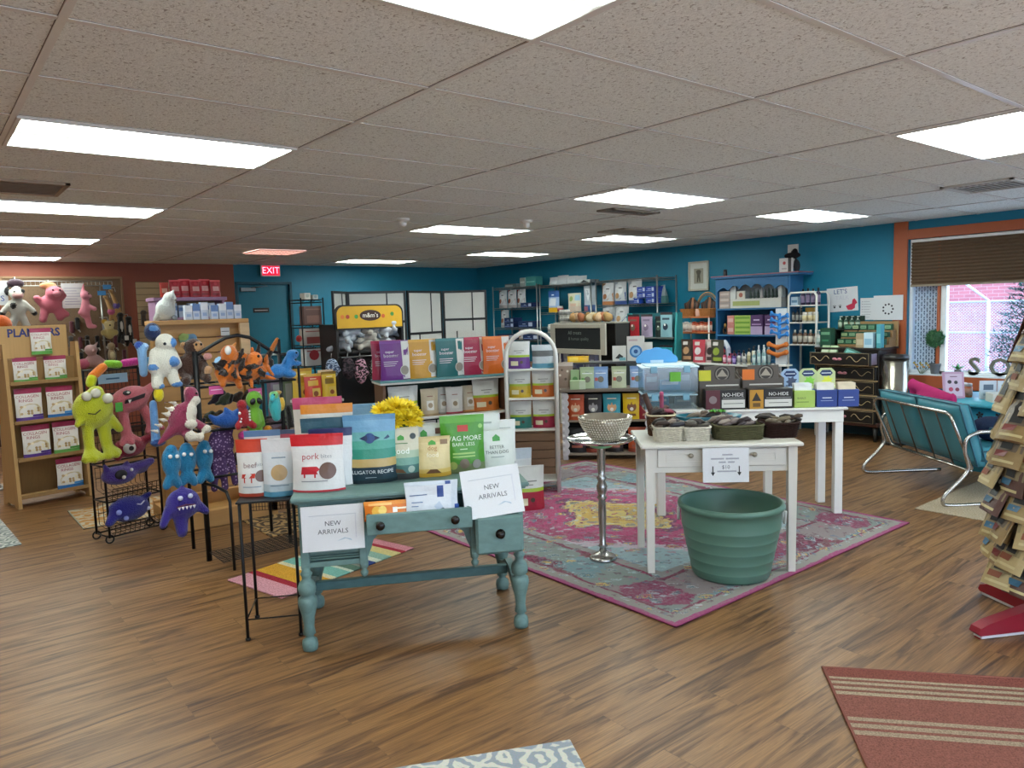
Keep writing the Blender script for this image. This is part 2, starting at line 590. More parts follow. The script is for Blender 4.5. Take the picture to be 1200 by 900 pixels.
def wire_unit(label, fr, w, d, h, shelves, mat, post_r=0.0125, name='wire_shelving', cat='shelf', cx=0, cy=0, n=24):
    t = thing(name, label, cat, fr.g(cx, cy), fr.a)
    for sx in (-1, 1):
        for sy in (-1, 1):
            mb = MB()
            mb.tube([(sx * w / 2, sy * d / 2, 0.01), (sx * w / 2, sy * d / 2, h)], post_r, mat, 8)
            mb.lathe([(post_r * 1.4, 0), (post_r * 1.4, .02)], M('222222', .6), (sx * w / 2, sy * d / 2, 0), 8)
            mb.build('post', t)
    sh = wire_shelf_mb(w - 2 * post_r, d - 2 * post_r, mat, n)
    me = sh.mesh('shelf')
    for z in shelves:
        o = bpy.data.objects.new('shelf', me); COL.objects.link(o); o.parent = t; o.location = (0, 0, z)
    return t
# ================================================================ THE ROOM
XW, YW, ZC = 8.75, 11.9, 2.44
XL, YN = -3.0, -2.5

def floor_mat():
    m, nt, b = new_mat('plank_floor'); L = nt.links.new
    v = coords(nt)
    br = nt.nodes.new('ShaderNodeTexBrick')
    br.offset = 0.37; br.offset_frequency = 2
    for k, val in (('Scale', 1.0), ('Brick Width', 1.22), ('Row Height', 0.152), ('Mortar Size', 0.0012), ('Mortar Smooth', 0.1), ('Bias', 0.0)):
        br.inputs[k].default_value = val
    br.inputs['Color1'].default_value = (0, 0, 0, 1); br.inputs['Color2'].default_value = (1, 1, 1, 1); br.inputs['Mortar'].default_value = (.5, .5, .5, 1)
    L(v, br.inputs['Vector'])
    # every plank shifts the grain
    sh = nt.nodes.new('ShaderNodeVectorMath'); sh.operation = 'MULTIPLY_ADD'
    L(br.outputs['Color'], sh.inputs[0]); sh.inputs[1].default_value = (7, 3, 5); L(v, sh.inputs[2])
    mp = nt.nodes.new('ShaderNodeMapping'); mp.inputs['Scale'].default_value = (.8, 10, 1)
    L(sh.outputs[0], mp.inputs['Vector'])
    n1 = nt.nodes.new('ShaderNodeTexNoise'); n1.inputs['Scale'].default_value = 1.6; n1.inputs['Detail'].default_value = 7; n1.inputs['Roughness'].default_value = .62; n1.inputs['Distortion'].default_value = 1.3
    L(mp.outputs[0], n1.inputs['Vector'])
    mp2 = nt.nodes.new('ShaderNodeMapping'); mp2.inputs['Scale'].default_value = (2, 90, 1); L(sh.outputs[0], mp2.inputs['Vector'])
    n2 = nt.nodes.new('ShaderNodeTexNoise'); n2.inputs['Scale'].default_value = 2.2; n2.inputs['Detail'].default_value = 4
    L(mp2.outputs[0], n2.inputs['Vector'])
    r1 = ramp(nt, [(0.28, '3c2817'), (0.40, '644429'), (0.50, '86603b'), (0.60, '976f45'), (0.75, '71502f')])
    L(n1.outputs['Fac'], r1.inputs['Fac'])
    mx = node(nt, 'ShaderNodeMix', data_type='RGBA', blend_type='MULTIPLY'); mx.inputs['Factor'].default_value = .55
    r2_ = ramp(nt, [(0.3, '8a8078'), (0.6, 'ffffff')]); L(n2.outputs['Fac'], r2_.inputs['Fac'])
    L(r1.outputs['Color'], mx.inputs['A']); L(r2_.outputs['Color'], mx.inputs['B'])
    mt = node(nt, 'ShaderNodeMix', data_type='RGBA', blend_type='MULTIPLY'); mt.inputs['Factor'].default_value = .35
    L(mx.outputs['Result'], mt.inputs['A']); 
    rb = ramp(nt, [(0.0, 'd8d0c8'), (1.0, 'ffffff')]); L(br.outputs['Color'], rb.inputs['Fac']); L(rb.outputs['Color'], mt.inputs['B'])
    md = node(nt, 'ShaderNodeMix', data_type='RGBA'); md.inputs['B'].default_value = lin('2c1c10')
    ml = nt.nodes.new('ShaderNodeMath'); ml.operation = 'MULTIPLY'; ml.inputs[1].default_value = .4
    L(br.outputs['Fac'], ml.inputs[0]); L(ml.outputs[0], md.inputs['Factor']); L(mt.outputs['Result'], md.inputs['A'])
    L(md.outputs['Result'], b.inputs['Base Color'])
    rr = ramp(nt, [(0.3, 'b4b4b4'), (0.7, 'a0a0a0')]); L(n1.outputs['Fac'], rr.inputs['Fac'])
    L(rr.outputs['Color'], b.inputs['Roughness'])
    bp = nt.nodes.new('ShaderNodeBump'); bp.inputs['Strength'].default_value = .12; bp.inputs['Distance'].default_value = .004
    L(n2.outputs['Fac'], bp.inputs['Height']); L(bp.outputs['Normal'], b.inputs['Normal'])
    return m
def ceil_mat():
    m, nt, b = new_mat('mineral_tile'); L = nt.links.new
    v = coords(nt)
    n1 = nt.nodes.new('ShaderNodeTexNoise'); n1.inputs['Scale'].default_value = 75; n1.inputs['Detail'].default_value = 2; n1.inputs['Distortion'].default_value = 1.2
    L(v, n1.inputs['Vector'])
    r = ramp(nt, [(0.30, 'a3a09a'), (0.40, 'e2e6e3'), (0.6, 'eef2ef')]); L(n1.outputs['Fac'], r.inputs['Fac'])
    n2 = nt.nodes.new('ShaderNodeTexNoise'); n2.inputs['Scale'].default_value = .6; L(v, n2.inputs['Vector'])
    mx = node(nt, 'ShaderNodeMix', data_type='RGBA', blend_type='MULTIPLY'); mx.inputs['Factor'].default_value = .25
    L(r.outputs['Color'], mx.inputs['A']); L(n2.outputs['Color'], mx.inputs['B'])
    L(r.outputs['Color'], b.inputs['Base Color'])
    b.inputs['Roughness'].default_value = .95; b.inputs['Specular IOR Level'].default_value = .1
    bp = nt.nodes.new('ShaderNodeBump'); bp.inputs['Strength'].default_value = .5; bp.inputs['Distance'].default_value = .006
    L(n1.outputs['Fac'], bp.inputs['Height']); L(bp.outputs['Normal'], b.inputs['Normal'])
    return m
TEAL = M('0f7491', .55, 0, 'plain', .05)
RUST = M('8e4a34', .6, 0, 'plain', .05)
TRIM = M('a8552f', .5, 0, 'plain', .05)

mb = MB(); mb.bx(XL, XW + .15, YN, YW + .2, -.1, 0, floor_mat()); struct(mb, 'floor')
mb = MB(); mb.bx(XL, XW + .15, YN, YW + .2, ZC, ZC + .1, ceil_mat()); struct(mb, 'ceiling')
mb = MB(); mb.bx(XL - .15, XL, YN, YW + .2, 0, ZC, RUST); struct(mb, 'wall_left')
NW = M('c9c2b4', .7)
mb = MB()                                            # unseen wall behind the camera, its wide window opening added for fill daylight
mb.bx(XL, XW, YN - .15, YN, 0, .5, NW); mb.bx(XL, XW, YN - .15, YN, 2.2, ZC, NW)
mb.bx(XL, -2.0, YN - .15, YN, .5, 2.2, NW); mb.bx(7.5, XW, YN - .15, YN, .5, 2.2, NW)
for x_ in (.4, 2.8, 5.2): mb.bx(x_ - .05, x_ + .05, YN - .12, YN - .03, .5, 2.2, NW)
struct(mb, 'wall_near')
mb = MB()
mb.bx(XL, 4.04, YW, YW + .2, 0, ZC, RUST)
mb.bx(4.04, 4.05, YW, YW + .2, 0, ZC, TEAL)
mb.bx(4.05, 4.97, YW, YW + .2, 2.17, ZC, TEAL)
mb.bx(4.97, XW, YW, YW + .2, 0, ZC, TEAL)
struct(mb, 'wall_back')
WY0, WY1, WZ0, WZ1 = 0.9, 3.79, .74, 2.24
mb = MB()
mb.bx(XW, XW + .15, WY1, YW + .2, 0, ZC, TEAL)
mb.bx(XW, XW + .15, YN, WY0, 0, ZC, TEAL)
mb.bx(XW, XW + .15, WY0, WY1, 0, WZ0, TEAL)
mb.bx(XW, XW + .15, WY0, WY1, WZ1, ZC, TEAL)
struct(mb, 'wall_right')
mb = MB()
mb.bx(XL, 4.04, YW - .015, YW, 0, .10, M('4a2a20', .5)); mb.bx(4.97, XW, YW - .015, YW, 0, .10, M('123f4c', .5)); struct(mb, 'baseboard_back')
mb = MB(); mb.bx(XW - .015, XW, YN, YW, 0, .10, M('123f4c', .5)); struct(mb, 'baseboard_right')
# orange casing round the window, running up to the ceiling on its left
mb = MB()
mb.bx(XW - .025, XW + .0, WY1, WY1 + .15, .60, ZC, TRIM, .003)
mb.bx(XW - .025, XW + .0, WY0 - .15, WY1, 2.24, 2.345, TRIM, .003)
mb.bx(XW - .025, XW + .0, WY0 - .15, WY1, .60, .735, TRIM, .003)
mb.bx(XW - .025, XW + .0, WY0 - .15, WY0, .60, 2.24, TRIM, .003)
struct(mb, 'trim_1')
mb = MB(); mb.bx(XW - .02, XW + .15, WY0, WY1, .735, .75, M('dfe4e6', .4), .003); struct(mb, 'window_sill')
wf = thing('window_1', 'wide window in orange casing looking out on a fence', 'window'); wf['kind'] = 'structure'
del wf['label'], wf['category']
WH = M('e8ecee', .4)
mb = MB()
for (a, b) in ((WY1 - .03, WY1), (3.40, 3.46), (1.9, 1.96), (WY0, WY0 + .03)):
    mb.bx(XW + .05, XW + .12, a, b, .75, WZ1, WH, .004)
mb.bx(XW + .05, XW + .12, WY0, WY1, .75, .79, WH, .004); mb.bx(XW + .05, XW + .12, WY0, WY1, WZ1 - .04, WZ1, WH, .004)
mb.bx(XW + .03, XW + .12, 3.462, 3.49, .75, WZ1, TRIM, .003)
mb.build('window_frame', wf)
mb = MB(); mb.bx(XW + .08, XW + .086, WY0, WY1, .79, WZ1 - .04, glass_mat('window_glass', 'f4f9ff', .06)); mb.build('pane', wf)

# ceiling grid
GX0, GY0 = 1.6311 - 1.2192 * 4, 2.4834 - .6096 * 9
GRID = M('dcdad6', .28)
mb = MB()
for i in range(0, 10):
    x = GX0 + 1.2192 * i
    if XL < x < XW: mb.bx(x - .012, x + .012, YN, YW, ZC - .006, ZC, GRID); mb.bx(x - .013, x + .0125, YN, YW, ZC - .0015, ZC + .0002, M('3a352f', .9))
for j in range(0, 27):
    y = GY0 + .6096 * j
    if YN < y < YW: mb.bx(XL, XW, y - .012, y + .012, ZC - .004, ZC, GRID); mb.bx(XL, XW, y - .0125, y + .013, ZC - .0015, ZC + .0002, M('5a544c', .9))
struct(mb, 'ceiling_grid')

# recessed panel lights, two tubes behind each lens
def lens_mat():
    m, nt, b = new_mat('light_lens'); L = nt.links.new
    t = nt.nodes.new('ShaderNodeTexCoord'); s = nt.nodes.new('ShaderNodeSeparateXYZ'); L(t.outputs['Object'], s.inputs[0])
    a = nt.nodes.new('ShaderNodeMath'); a.operation = 'ABSOLUTE'; L(s.outputs['Y'], a.inputs[0])
    mr = nt.nodes.new('ShaderNodeMapRange'); mr.interpolation_type = 'SMOOTHSTEP'; L(a.outputs[0], mr.inputs['Value'])
    mr.inputs['From Min'].default_value = .0; mr.inputs['From Max'].default_value = .15
    mr.inputs['To Min'].default_value = .50; mr.inputs['To Max'].default_value = LAMP * 1.35
    b.inputs['Base Color'].default_value = (.8, .82, .82, 1)
    b.inputs['Emission Color'].default_value = lin('f2fff8')
    L(mr.outputs['Result'], b.inputs['Emission Strength'])
    return m
LENS = lens_mat()
fm = MB()
for (a, b, c, d) in ((-.6, .6, -.3, -.28), (-.6, .6, .28, .3), (-.6, -.58, -.28, .28), (.58, .6, -.28, .28)):
    fm.bx(a, b, c, d, -.012, 0, M('d8d8d4', .4), .002)
fmesh = fm.mesh('frame')
lm = MB(); lm.bx(-.58, .58, -.28, .28, -.006, -.001, LENS); lmesh = lm.mesh('diffuser')
LIGHTS = [(1.02, 1.567, 'large bright ceiling panel cut by the top edge of the photo'),
    (1.02, 4.005, 'long bright ceiling panel at the left, nearest of the left row in full view'),
    (1.02, 6.443, 'second ceiling panel from the front in the left row'),
    (1.02, 8.885, 'third ceiling panel from the front in the left row'),
    (1.02, 11.32, 'farthest ceiling panel in the left row, close to the rust wall'),
    (4.68, 1.567, 'ceiling panel at the right edge above the hanging packets'),
    (4.68, 4.005, 'ceiling panel in the middle of the room above the white tables'),
    (4.68, 6.443, 'ceiling panel between the two ceiling sensors and the vent'),
    (5.90, 10.715, 'small far ceiling panel near the exit sign end of the back wall'),
    (7.12, 4.005, 'ceiling panel closest to the window casing'),
    (7.12, 6.443, 'ceiling panel above the blue hutch side of the teal wall'),
    (7.12, 8.885, 'ceiling panel above the wire shelving in the far corner')]
for (x, y, lab) in LIGHTS:
    t = thing('ceiling_light', lab, 'ceiling light', (x, y, ZC), 0, 'recessed ceiling panels')
    for me in (fmesh, lmesh):
        o = bpy.data.objects.new(me.name, me); COL.objects.link(o); o.parent = t
for (x, y) in ((-1.42, 4.005), (-1.42, 8.885), (-1.42, -.87), (2.24, -.87), (5.9, -.87)):
    t = thing('trim_light', '', '', (x, y, ZC)); t['kind'] = 'structure'; del t['label'], t['category']
    for me in (fmesh, lmesh):
        o = bpy.data.objects.new(me.name, me); COL.objects.link(o); o.parent = t
# ceiling vents and sensors
def vent(x, y, w, d, label, hx, lit=None):
    t = thing('ceiling_vent', label, 'vent', (x, y, ZC), 0, 'ceiling vents')
    mb = MB()
    for (a, b, c, e) in ((-w / 2, w / 2, -d / 2, -d / 2 + .03), (-w / 2, w / 2, d / 2 - .03, d / 2), (-w / 2, -w / 2 + .03, -d / 2, d / 2), (w / 2 - .03, w / 2, -d / 2, d / 2)):
        mb.bx(a, b, c, e, -.016, 0, M(hx, .5), .002)
    mb.build('frame', t)
    mb = MB(); mb.bx(-w / 2 + .03, w / 2 - .03, -d / 2 + .03, d / 2 - .03, -.004, -.001, lit or M('3a3632', .8)); mb.build('backing', t)
    mb = MB(); n = int(d / .045)
    for i in range(1, n):
        y_ = -d / 2 + d * i / n
        mb.box((0, y_, -.008), (w - .06, .02, .002), M(hx, .5), 0, Matrix.Rotation(rad(35), 3, 'X'))
    mb.build('slats', t)
vent(5.1, 4.62, .62, .2, 'dark slotted ceiling vent beside the middle ceiling panel', '8d8478')
vent(6.61, 2.27, .55, .5, 'grey square ceiling vent at the right near the window', 'c4c2bc', M('8e8c88', .8))
vent(.3, 5.55, 1.1, .5, 'brown stained ceiling vent above the left panels', 'a08c78', M('7a6656', .9))
vent(6.5, 5.8, .8, .4, 'dull brown ceiling vent in front of the far middle panel', 'a89c8c', M('857868', .9))
t = thing('ceiling_light', 'small square glowing ceiling vent with pinkish louvres in front of the exit sign', 'ceiling light', (3.765, 9.49, ZC), 0)
mb = MB(); mb.bx(-.3, .3, -.3, .3, -.006, -.001, emit_mat('ffd9cf', 2.2)); mb.build('diffuser', t)  # pink reflection in the vent, put in as a glowing face
mb = MB()
for i in range(7): mb.bx(-.3 + i * .1 - .004, -.3 + i * .1 + .004, -.3, .3, -.018, -.006, M('d9b9ae', .4)); mb.bx(-.3, .3, -.3 + i * .1 - .004, -.3 + i * .1 + .004, -.018, -.006, M('d9b9ae', .4))
mb.build('louvre', t)
for (x, y, lab) in ((3.55, 5.92, 'left of two white ceiling sensors, standing in a stained tile'), (4.68, 5.54, 'right of two white ceiling sensors, with a square body')):
    t = thing('ceiling_sensor', lab, 'sensor', (x, y, ZC), 0, 'ceiling sensors')
    mb = MB(); mb.lathe([(.035, -.028), (.055, -.02), (.06, 0)], M('e4e0d8', .4), n=18); mb.build('base', t)
    mb = MB(); mb.lathe([(.012, -.075), (.03, -.06), (.03, -.028)], M('efece6', .3), n=14); mb.build('head', t)

# door, exit sign
d = thing('door_1', '', ''); d['kind'] = 'structure'; del d['label'], d['category']
mb = MB(); mb.bx(4.09, 4.93, YW + .06, YW + .10, 0, 2.13, M('11708a', .5), .003); mb.build('door_leaf', d)
mb = MB()
mb.bx(4.05, 4.09, YW - .012, YW + .12, 0, 2.17, M('0c4a5c', .5), .003); mb.bx(4.93, 4.97, YW - .012, YW + .12, 0, 2.17, M('0c4a5c', .5), .003); mb.bx(4.05, 4.97, YW - .012, YW + .12, 2.13, 2.17, M('0c4a5c', .5), .003)
mb.build('door_frame', d)
mb = MB(); mb.tube([(4.13, YW + .03, 1.0), (4.86, YW + .03, 1.0)], .018, M('b9bcbc', .3, .8), 8); mb.box((4.12, YW + .045, 1.0), (.05, .04, .08), M('b9bcbc', .3, .8), .004); mb.box((4.88, YW + .045, 1.0), (.05, .04, .08), M('b9bcbc', .3, .8), .004); mb.build('push_bar', d)
mb = MB(); mb.box((4.26, YW + .04, 2.05), (.24, .05, .06), M('8f9496', .3, .8), .006); mb.tube([(4.3, YW + .02, 2.08), (4.55, YW - .05, 2.1), (4.42, YW - .02, 2.15)], .008, M('8f9496', .3, .8), 6); mb.build('door_closer', d)
mb = MB(); mb.box((4.46, YW + .055, 1.72), (.26, .008, .075), M('20181a', .4), .002); mb.text('EXIT ONLY', (4.46, YW + .05, 1.72), .042, M('d8c8c8', .5)); mb.build('door_plate', d)
t = thing('exit_sign', 'red lit EXIT sign hanging above the teal door', 'sign', (4.55, YW - .2, 2.245))
mb = MB(); mb.box((0, 0, .09), (.31, .04, .18), M('d8d4d2', .4), .006); mb.box((0, .1, .12), (.05, .2, .05), M('d8d4d2', .4), .004); mb.build('housing', t)
mb = MB(); mb.bx(-.14, .14, -.0235, -.0205, .015, .165, emit_mat('f01040', .55)); mb.build('face', t)
mb = MB(); mb.text('EXIT', (0, -.0235, .09), .145, emit_mat('ffb0c8', 1.2), off=.001, sx=.95); mb.build('lettering', t)

# roller shade in the window
t = thing('cellular_shade', 'brown pleated shade pulled half down over the window', 'blind', (XW + .02, (WY0 + WY1) / 2, 1.715))
mb = MB()
n = 26; pr = []
for i in range(n + 1): pr.append((.012 if i % 2 else -.012, .02 + (.49 - .02) * i / n))
L_ = WY1 - WY0 - .06
vs = []; fs = []
for (x, z) in pr: vs += [(x, -L_ / 2, z), (x, L_ / 2, z)]
for i in range(n): fs.append((2 * i, 2 * i + 1, 2 * i + 3, 2 * i + 2))
vs += [(x + .02, y, z) for (x, y, z) in list(vs)]
k = 2 * (n + 1)
for i in range(n): fs.append((k + 2 * i, k + 2 * i + 2, k + 2 * i + 3, k + 2 * i + 1))
mb.add(vs, fs, M('6e5a48', .9, 0, 'fabric'))
mb.build('pleated_fabric', t)
mb = MB(); mb.bx(-.02, .03, -L_ / 2, L_ / 2, 0, .024, M('8f7f6c', .5), .004); mb.build('bottom_rail', t)
mb = MB(); mb.bx(-.025, .03, -L_ / 2, L_ / 2, .488, .518, M('e6e4e0', .4), .004); mb.build('head_rail', t)

# ---------------------------------------------------------------- outside the window
def brick_mat():
    m, nt, b = new_mat('pink_brick'); L = nt.links.new
    v = coords(nt, rot=(rad(90), 0, rad(90)))
    br = nt.nodes.new('ShaderNodeTexBrick')
    for k, val in (('Scale', 1.0), ('Brick Width', .22), ('Row Height', .075), ('Mortar Size', .006)): br.inputs[k].default_value = val
    br.inputs['Color1'].default_value = lin('b06a72'); br.inputs['Color2'].default_value = lin('a2626c'); br.inputs['Mortar'].default_value = lin('b48e92')
    t = nt.nodes.new('ShaderNodeTexCoord'); s = nt.nodes.new('ShaderNodeSeparateXYZ'); L(t.outputs['Object'], s.inputs[0])
    c = nt.nodes.new('ShaderNodeCombineXYZ'); L(s.outputs['Y'], c.inputs['X']); L(s.outputs['Z'], c.inputs['Y']); L(c.outputs[0], br.inputs['Vector'])
    L(br.outputs['Color'], b.inputs['Base Color']); b.inputs['Roughness'].default_value = .9
    return m
mb = MB(); mb.bx(XL - 20, XW + .15, -30, YN - .15, -.15, -.05, M('b8b8bc', .9)); mb.bx(XW + .15, 40, -30, 45, -.15, -.05, M('b8b8bc', .9)); struct(mb, 'ground')
mb = MB(); mb.bx(18, 18.3, 4.7, 22, -.05, 4.5, brick_mat()); tag(mb.build('brick_building'), 'pink brick building wall seen through the window', 'building')
t = thing('chain_link_fence', 'white chain link fence with barbed arms beyond the window glass', 'fence', (13, 0, -.05))
FP = M('c0c8d2', .5)
for i, y in enumerate((-.2, 2.1, 4.42, 6.74, 9.0)):
    mb = MB(); mb.tube([(0, y, 0), (0, y, 1.57)], .03, FP, 8); mb.tube([(0, y, 1.57), (-.05, y + .33, 1.86)], .02, FP, 6); mb.build('post', t)
mb = MB()
for z in (.08, 1.08, 1.56): mb.tube([(0, -.2, z), (0, 9.0, z)], .018, FP, 6)
mb.build('rail', t)
mb = MB()
n = 205
for i in range(-34, n):
    y = -.2 + i * .045
    for sgn in (1, -1):
        a = [y, .06]; b = [y + sgn * 1.5, 1.56] 
        if sgn < 0: a[0] += 1.5 - .2; b[0] += 1.5 - .2
        if min(a[0], b[0]) < -.2 or max(a[0], b[0]) > 9.0: continue
        mb.tube([(.02 * sgn, a[0], a[1]), (.02 * sgn, b[0], b[1])], .0042, FP, 3)
mb.build('wire_mesh', t)
# lattice screen standing just outside the glass at the left
t = thing('lattice_screen', 'white perforated lattice screen behind the left side of the window', 'screen', (XW + .14, 0, .76))
mb = MB(); 
cols, rows = 9, 44
y0, y1, z0, z1 = 3.50, 3.77, .0, 1.46
cw = (y1 - y0) / cols; rh = (z1 - z0) / rows
vs = []; fs = []
for c in range(cols):
    for r_ in range(rows):
        a, b = y0 + c * cw, y0 + (c + 1) * cw; d0, d1 = z0 + r_ * rh, z0 + (r_ + 1) * rh
        m0, mz = (a + b) / 2, (d0 + d1) / 2
        hw, hh = cw * .34, rh * .40
        sg = 1 if (r_ + c) % 2 else -1
        tri = [(m0 - hw, mz - sg * hh), (m0 + hw, mz - sg * hh), (m0 + hw * .15, mz + sg * hh), (m0 - hw * .15, mz + sg * hh)]
        if sg < 0: tri = [tri[3], tri[2], tri[1], tri[0]]
        o = len(vs)
        vs += [(0, a, d0), (0, b, d0), (0, b, d1), (0, a, d1)] + [(0, p, q) for p, q in tri]
        for k in range(4): fs.append((o + k, o + (k + 1) % 4, o + 4 + (k + 1) % 4, o + 4 + k))
mb.add(vs, fs, M('f2f6fa', .5)); mb.add([(x + .006, y, z) for x, y, z in vs], fs, M('f2f6fa', .5)); mb.build('perforated_sheet', t)
mb = MB(); mb.bx(.012, .03, y0, y1, z0, z1, M('31506c', .7)); mb.build('dark_backing', t)
# spruce
t = thing('spruce_tree', 'blue green spruce tree outside behind the hanging packets', 'tree', (11.6, 3.42, -.05))
mb = MB(); mb.lathe([(.04, 0), (.03, 1.4), (.008, 2.5)], M('4a382a', .9), n=8); mb.build('trunk', t)
mb = MB(); rr = random.Random(3)
for k in range(26):
    z = .25 + 2.2 * k / 26; R_ = .62 * (1 - k / 27) + .04
    for j in range(15):
        a = rr.uniform(0, 6.28); rl = R_ * rr.uniform(.8, 1.1)
        p0 = Vector((0, 0, z)); p1 = Vector((cos(a) * rl, sin(a) * rl, z + rr.uniform(-.05, .12)))
        for q in range(8):
            u = .12 + .88 * q / 7; c = p0.lerp(p1, u)
            for w in range(3):
                dv = Vector((cos(a + rr.uniform(-1.2, 1.2)), sin(a + rr.uniform(-1.2, 1.2)), rr.uniform(-.4, .6))) * .10
                e = dv.cross(Vector((0, 0, 1))).normalized() * .013
                mb.add([c - e, c + e, c + dv], [(0, 1, 2)], M('3f6a66', .8))
mb.build('needles', t)

# ---------------------------------------------------------------- rugs
def rug_base(name, label, w, d, loc, deg, mat, edge=None, h=.008, group=None):
    t = thing(name, label, 'rug', (loc[0], loc[1], 0.0005), rad(deg), group)
    mb = MB(); mb.box((0, 0, h / 2), (w, d, h), mat, .003); mb.build('pile', t)
    if edge:
        mb = MB()
        for (a, b, c, e) in ((-w / 2, w / 2, -d / 2, -d / 2 + .012), (-w / 2, w / 2, d / 2 - .012, d / 2), (-w / 2, -w / 2 + .012, -d / 2, d / 2), (w / 2 - .012, w / 2, -d / 2, d / 2)):
            mb.bx(a, b, c, e, .001, h + .0015, M(edge, .9, 0, 'fabric'), .002)
        mb.build('binding', t)
    return t
def stripe_mat(name, axis, stops, length, bump=True):
    m, nt, b = new_mat(name); L = nt.links.new
    t = nt.nodes.new('ShaderNodeTexCoord'); s = nt.nodes.new('ShaderNodeSeparateXYZ'); L(t.outputs['Object'], s.inputs[0])
    mr = nt.nodes.new('ShaderNodeMapRange'); L(s.outputs[axis], mr.inputs['Value'])
    mr.inputs['From Min'].default_value = -length / 2; mr.inputs['From Max'].default_value = length / 2
    r = ramp(nt, stops, 'CONSTANT'); L(mr.outputs['Result'], r.inputs['Fac'])
    n = nt.nodes.new('ShaderNodeTexNoise'); n.inputs['Scale'].default_value = 160; L(t.outputs['Object'], n.inputs['Vector'])
    mx = node(nt, 'ShaderNodeMix', data_type='RGBA', blend_type='MULTIPLY'); mx.inputs['Factor'].default_value = .6
    rn = ramp(nt, [(.3, '8c8c8c'), (.65, 'ffffff')]); L(n.outputs['Fac'], rn.inputs['Fac'])
    L(r.outputs['Color'], mx.inputs['A']); L(rn.outputs['Color'], mx.inputs['B']); L(mx.outputs['Result'], b.inputs['Base Color'])
    b.inputs['Roughness'].default_value = .95; b.inputs['Specular IOR Level'].default_value = .1
    bp = nt.nodes.new('ShaderNodeBump'); bp.inputs['Strength'].default_value = .8; bp.inputs['Distance'].default_value = .006
    L(n.outputs['Fac'], bp.inputs['Height']); L(bp.outputs['Normal'], b.inputs['Normal'])
    return m
def persian_mat(w, d):
    m, nt, b = new_mat('persian_pile'); L = nt.links.new
    t = nt.nodes.new('ShaderNodeTexCoord'); s = nt.nodes.new('ShaderNodeSeparateXYZ'); L(t.outputs['Object'], s.inputs[0])
    def math_(op, a, bb=None, c=None):
        n = nt.nodes.new('ShaderNodeMath'); n.operation = op
        for i, q in enumerate((a, bb, c)):
            if q is None: continue
            if isinstance(q, (int, float)): n.inputs[i].default_value = q
            else: L(q, n.inputs[i])
        return n.outputs[0]
    ax = math_('ABSOLUTE', s.outputs['X']); ay = math_('ABSOLUTE', s.outputs['Y'])
    # mirrored motif coordinates
    nj = nt.nodes.new('ShaderNodeTexNoise'); nj.inputs['Scale'].default_value = 26; nj.inputs['Detail'].default_value = 5; nj.inputs['Roughness'].default_value = .7; L(t.outputs['Object'], nj.inputs['Vector'])
    jit = math_('MULTIPLY', math_('SUBTRACT', nj.outputs['Fac'], .5), .16)
    cv = nt.nodes.new('ShaderNodeCombineXYZ'); L(math_('ADD', ax, jit), cv.inputs['X']); L(math_('SUBTRACT', ay, jit), cv.inputs['Y'])
    vo = nt.nodes.new('ShaderNodeTexVoronoi'); vo.inputs['Scale'].default_value = 7.5; vo.inputs['Randomness'].default_value = .55; L(cv.outputs[0], vo.inputs['Vector'])
    vo2 = nt.nodes.new('ShaderNodeTexVoronoi'); vo2.inputs['Scale'].default_value = 19; L(cv.outputs[0], vo2.inputs['Vector'])
    nz = nt.nodes.new('ShaderNodeTexNoise'); nz.inputs['Scale'].default_value = 60; nz.inputs['Detail'].default_value = 5; nz.inputs['Roughness'].default_value = .7; L(t.outputs['Object'], nz.inputs['Vector'])
    nz2 = nt.nodes.new('ShaderNodeTexNoise'); nz2.inputs['Scale'].default_value = 5; nz2.inputs['Detail'].default_value = 3; L(cv.outputs[0], nz2.inputs['Vector'])
    edge = math_('MINIMUM', math_('SUBTRACT', w / 2, ax), math_('SUBTRACT', d / 2, ay))   # distance to the border
    dia = math_('ADD', math_('MULTIPLY', ax, .85), math_('MULTIPLY', ay, .62))             # medallion
    dia2 = math_('ADD', math_('ADD', dia, jit), math_('MULTIPLY', math_('SUBTRACT', vo.outputs['Distance'], .35), .28))
    rm = ramp(nt, [(0.0, '98385f'), (.07, 'c0aa62'), (.17, '7c4a5c'), (.20, 'b8984a'), (.30, 'c4ac66'), (.40, '6e3a5c'), (.45, 'a43c68'), (.60, '8c3a5c'), (.70, '9c3c66'), (.80, 'b4a4b0'), (.90, '8ea6ae')], 'CONSTANT')
    L(dia2, rm.inputs['Fac'])
    # outer border band
    vb = nt.nodes.new('ShaderNodeTexVoronoi'); vb.inputs['Scale'].default_value = 3.4; vb.inputs['Randomness'].default_value = .6; L(cv.outputs[0], vb.inputs['Vector'])
    sb = nt.nodes.new('ShaderNodeSeparateColor'); L(vb.outputs['Color'], sb.inputs[0])
    rb0 = ramp(nt, [(0, '6a3046'), (.24, '7c8884'), (.44, '74444c'), (.60, '6d8a92'), (.74, '8a7f80'), (.88, '84405c')], 'CONSTANT'); L(sb.outputs[0], rb0.inputs['Fac'])
    rb1 = ramp(nt, [(0.0, '9c4a74'), (.05, '8f8d86'), (.16, '7a3a50'), (.19, '000000'), (.68, '7a3a50'), (.72, '8b8a88')], 'CONSTANT')
    ed = math_('ADD', math_('MULTIPLY', edge, 1.5), math_('MULTIPLY', math_('SUBTRACT', nz2.outputs['Fac'], .5), .10)); L(ed, rb1.inputs['Fac'])
    rb = node(nt, 'ShaderNodeMix', data_type='RGBA'); L(math_('MULTIPLY', math_('GREATER_THAN', ed, .19), math_('LESS_THAN', ed, .68)), rb.inputs['Factor']); L(rb1.outputs['Color'], rb.inputs['A']); L(rb0.outputs['Color'], rb.inputs['B'])
    sel = math_('GREATER_THAN', edge, .55)
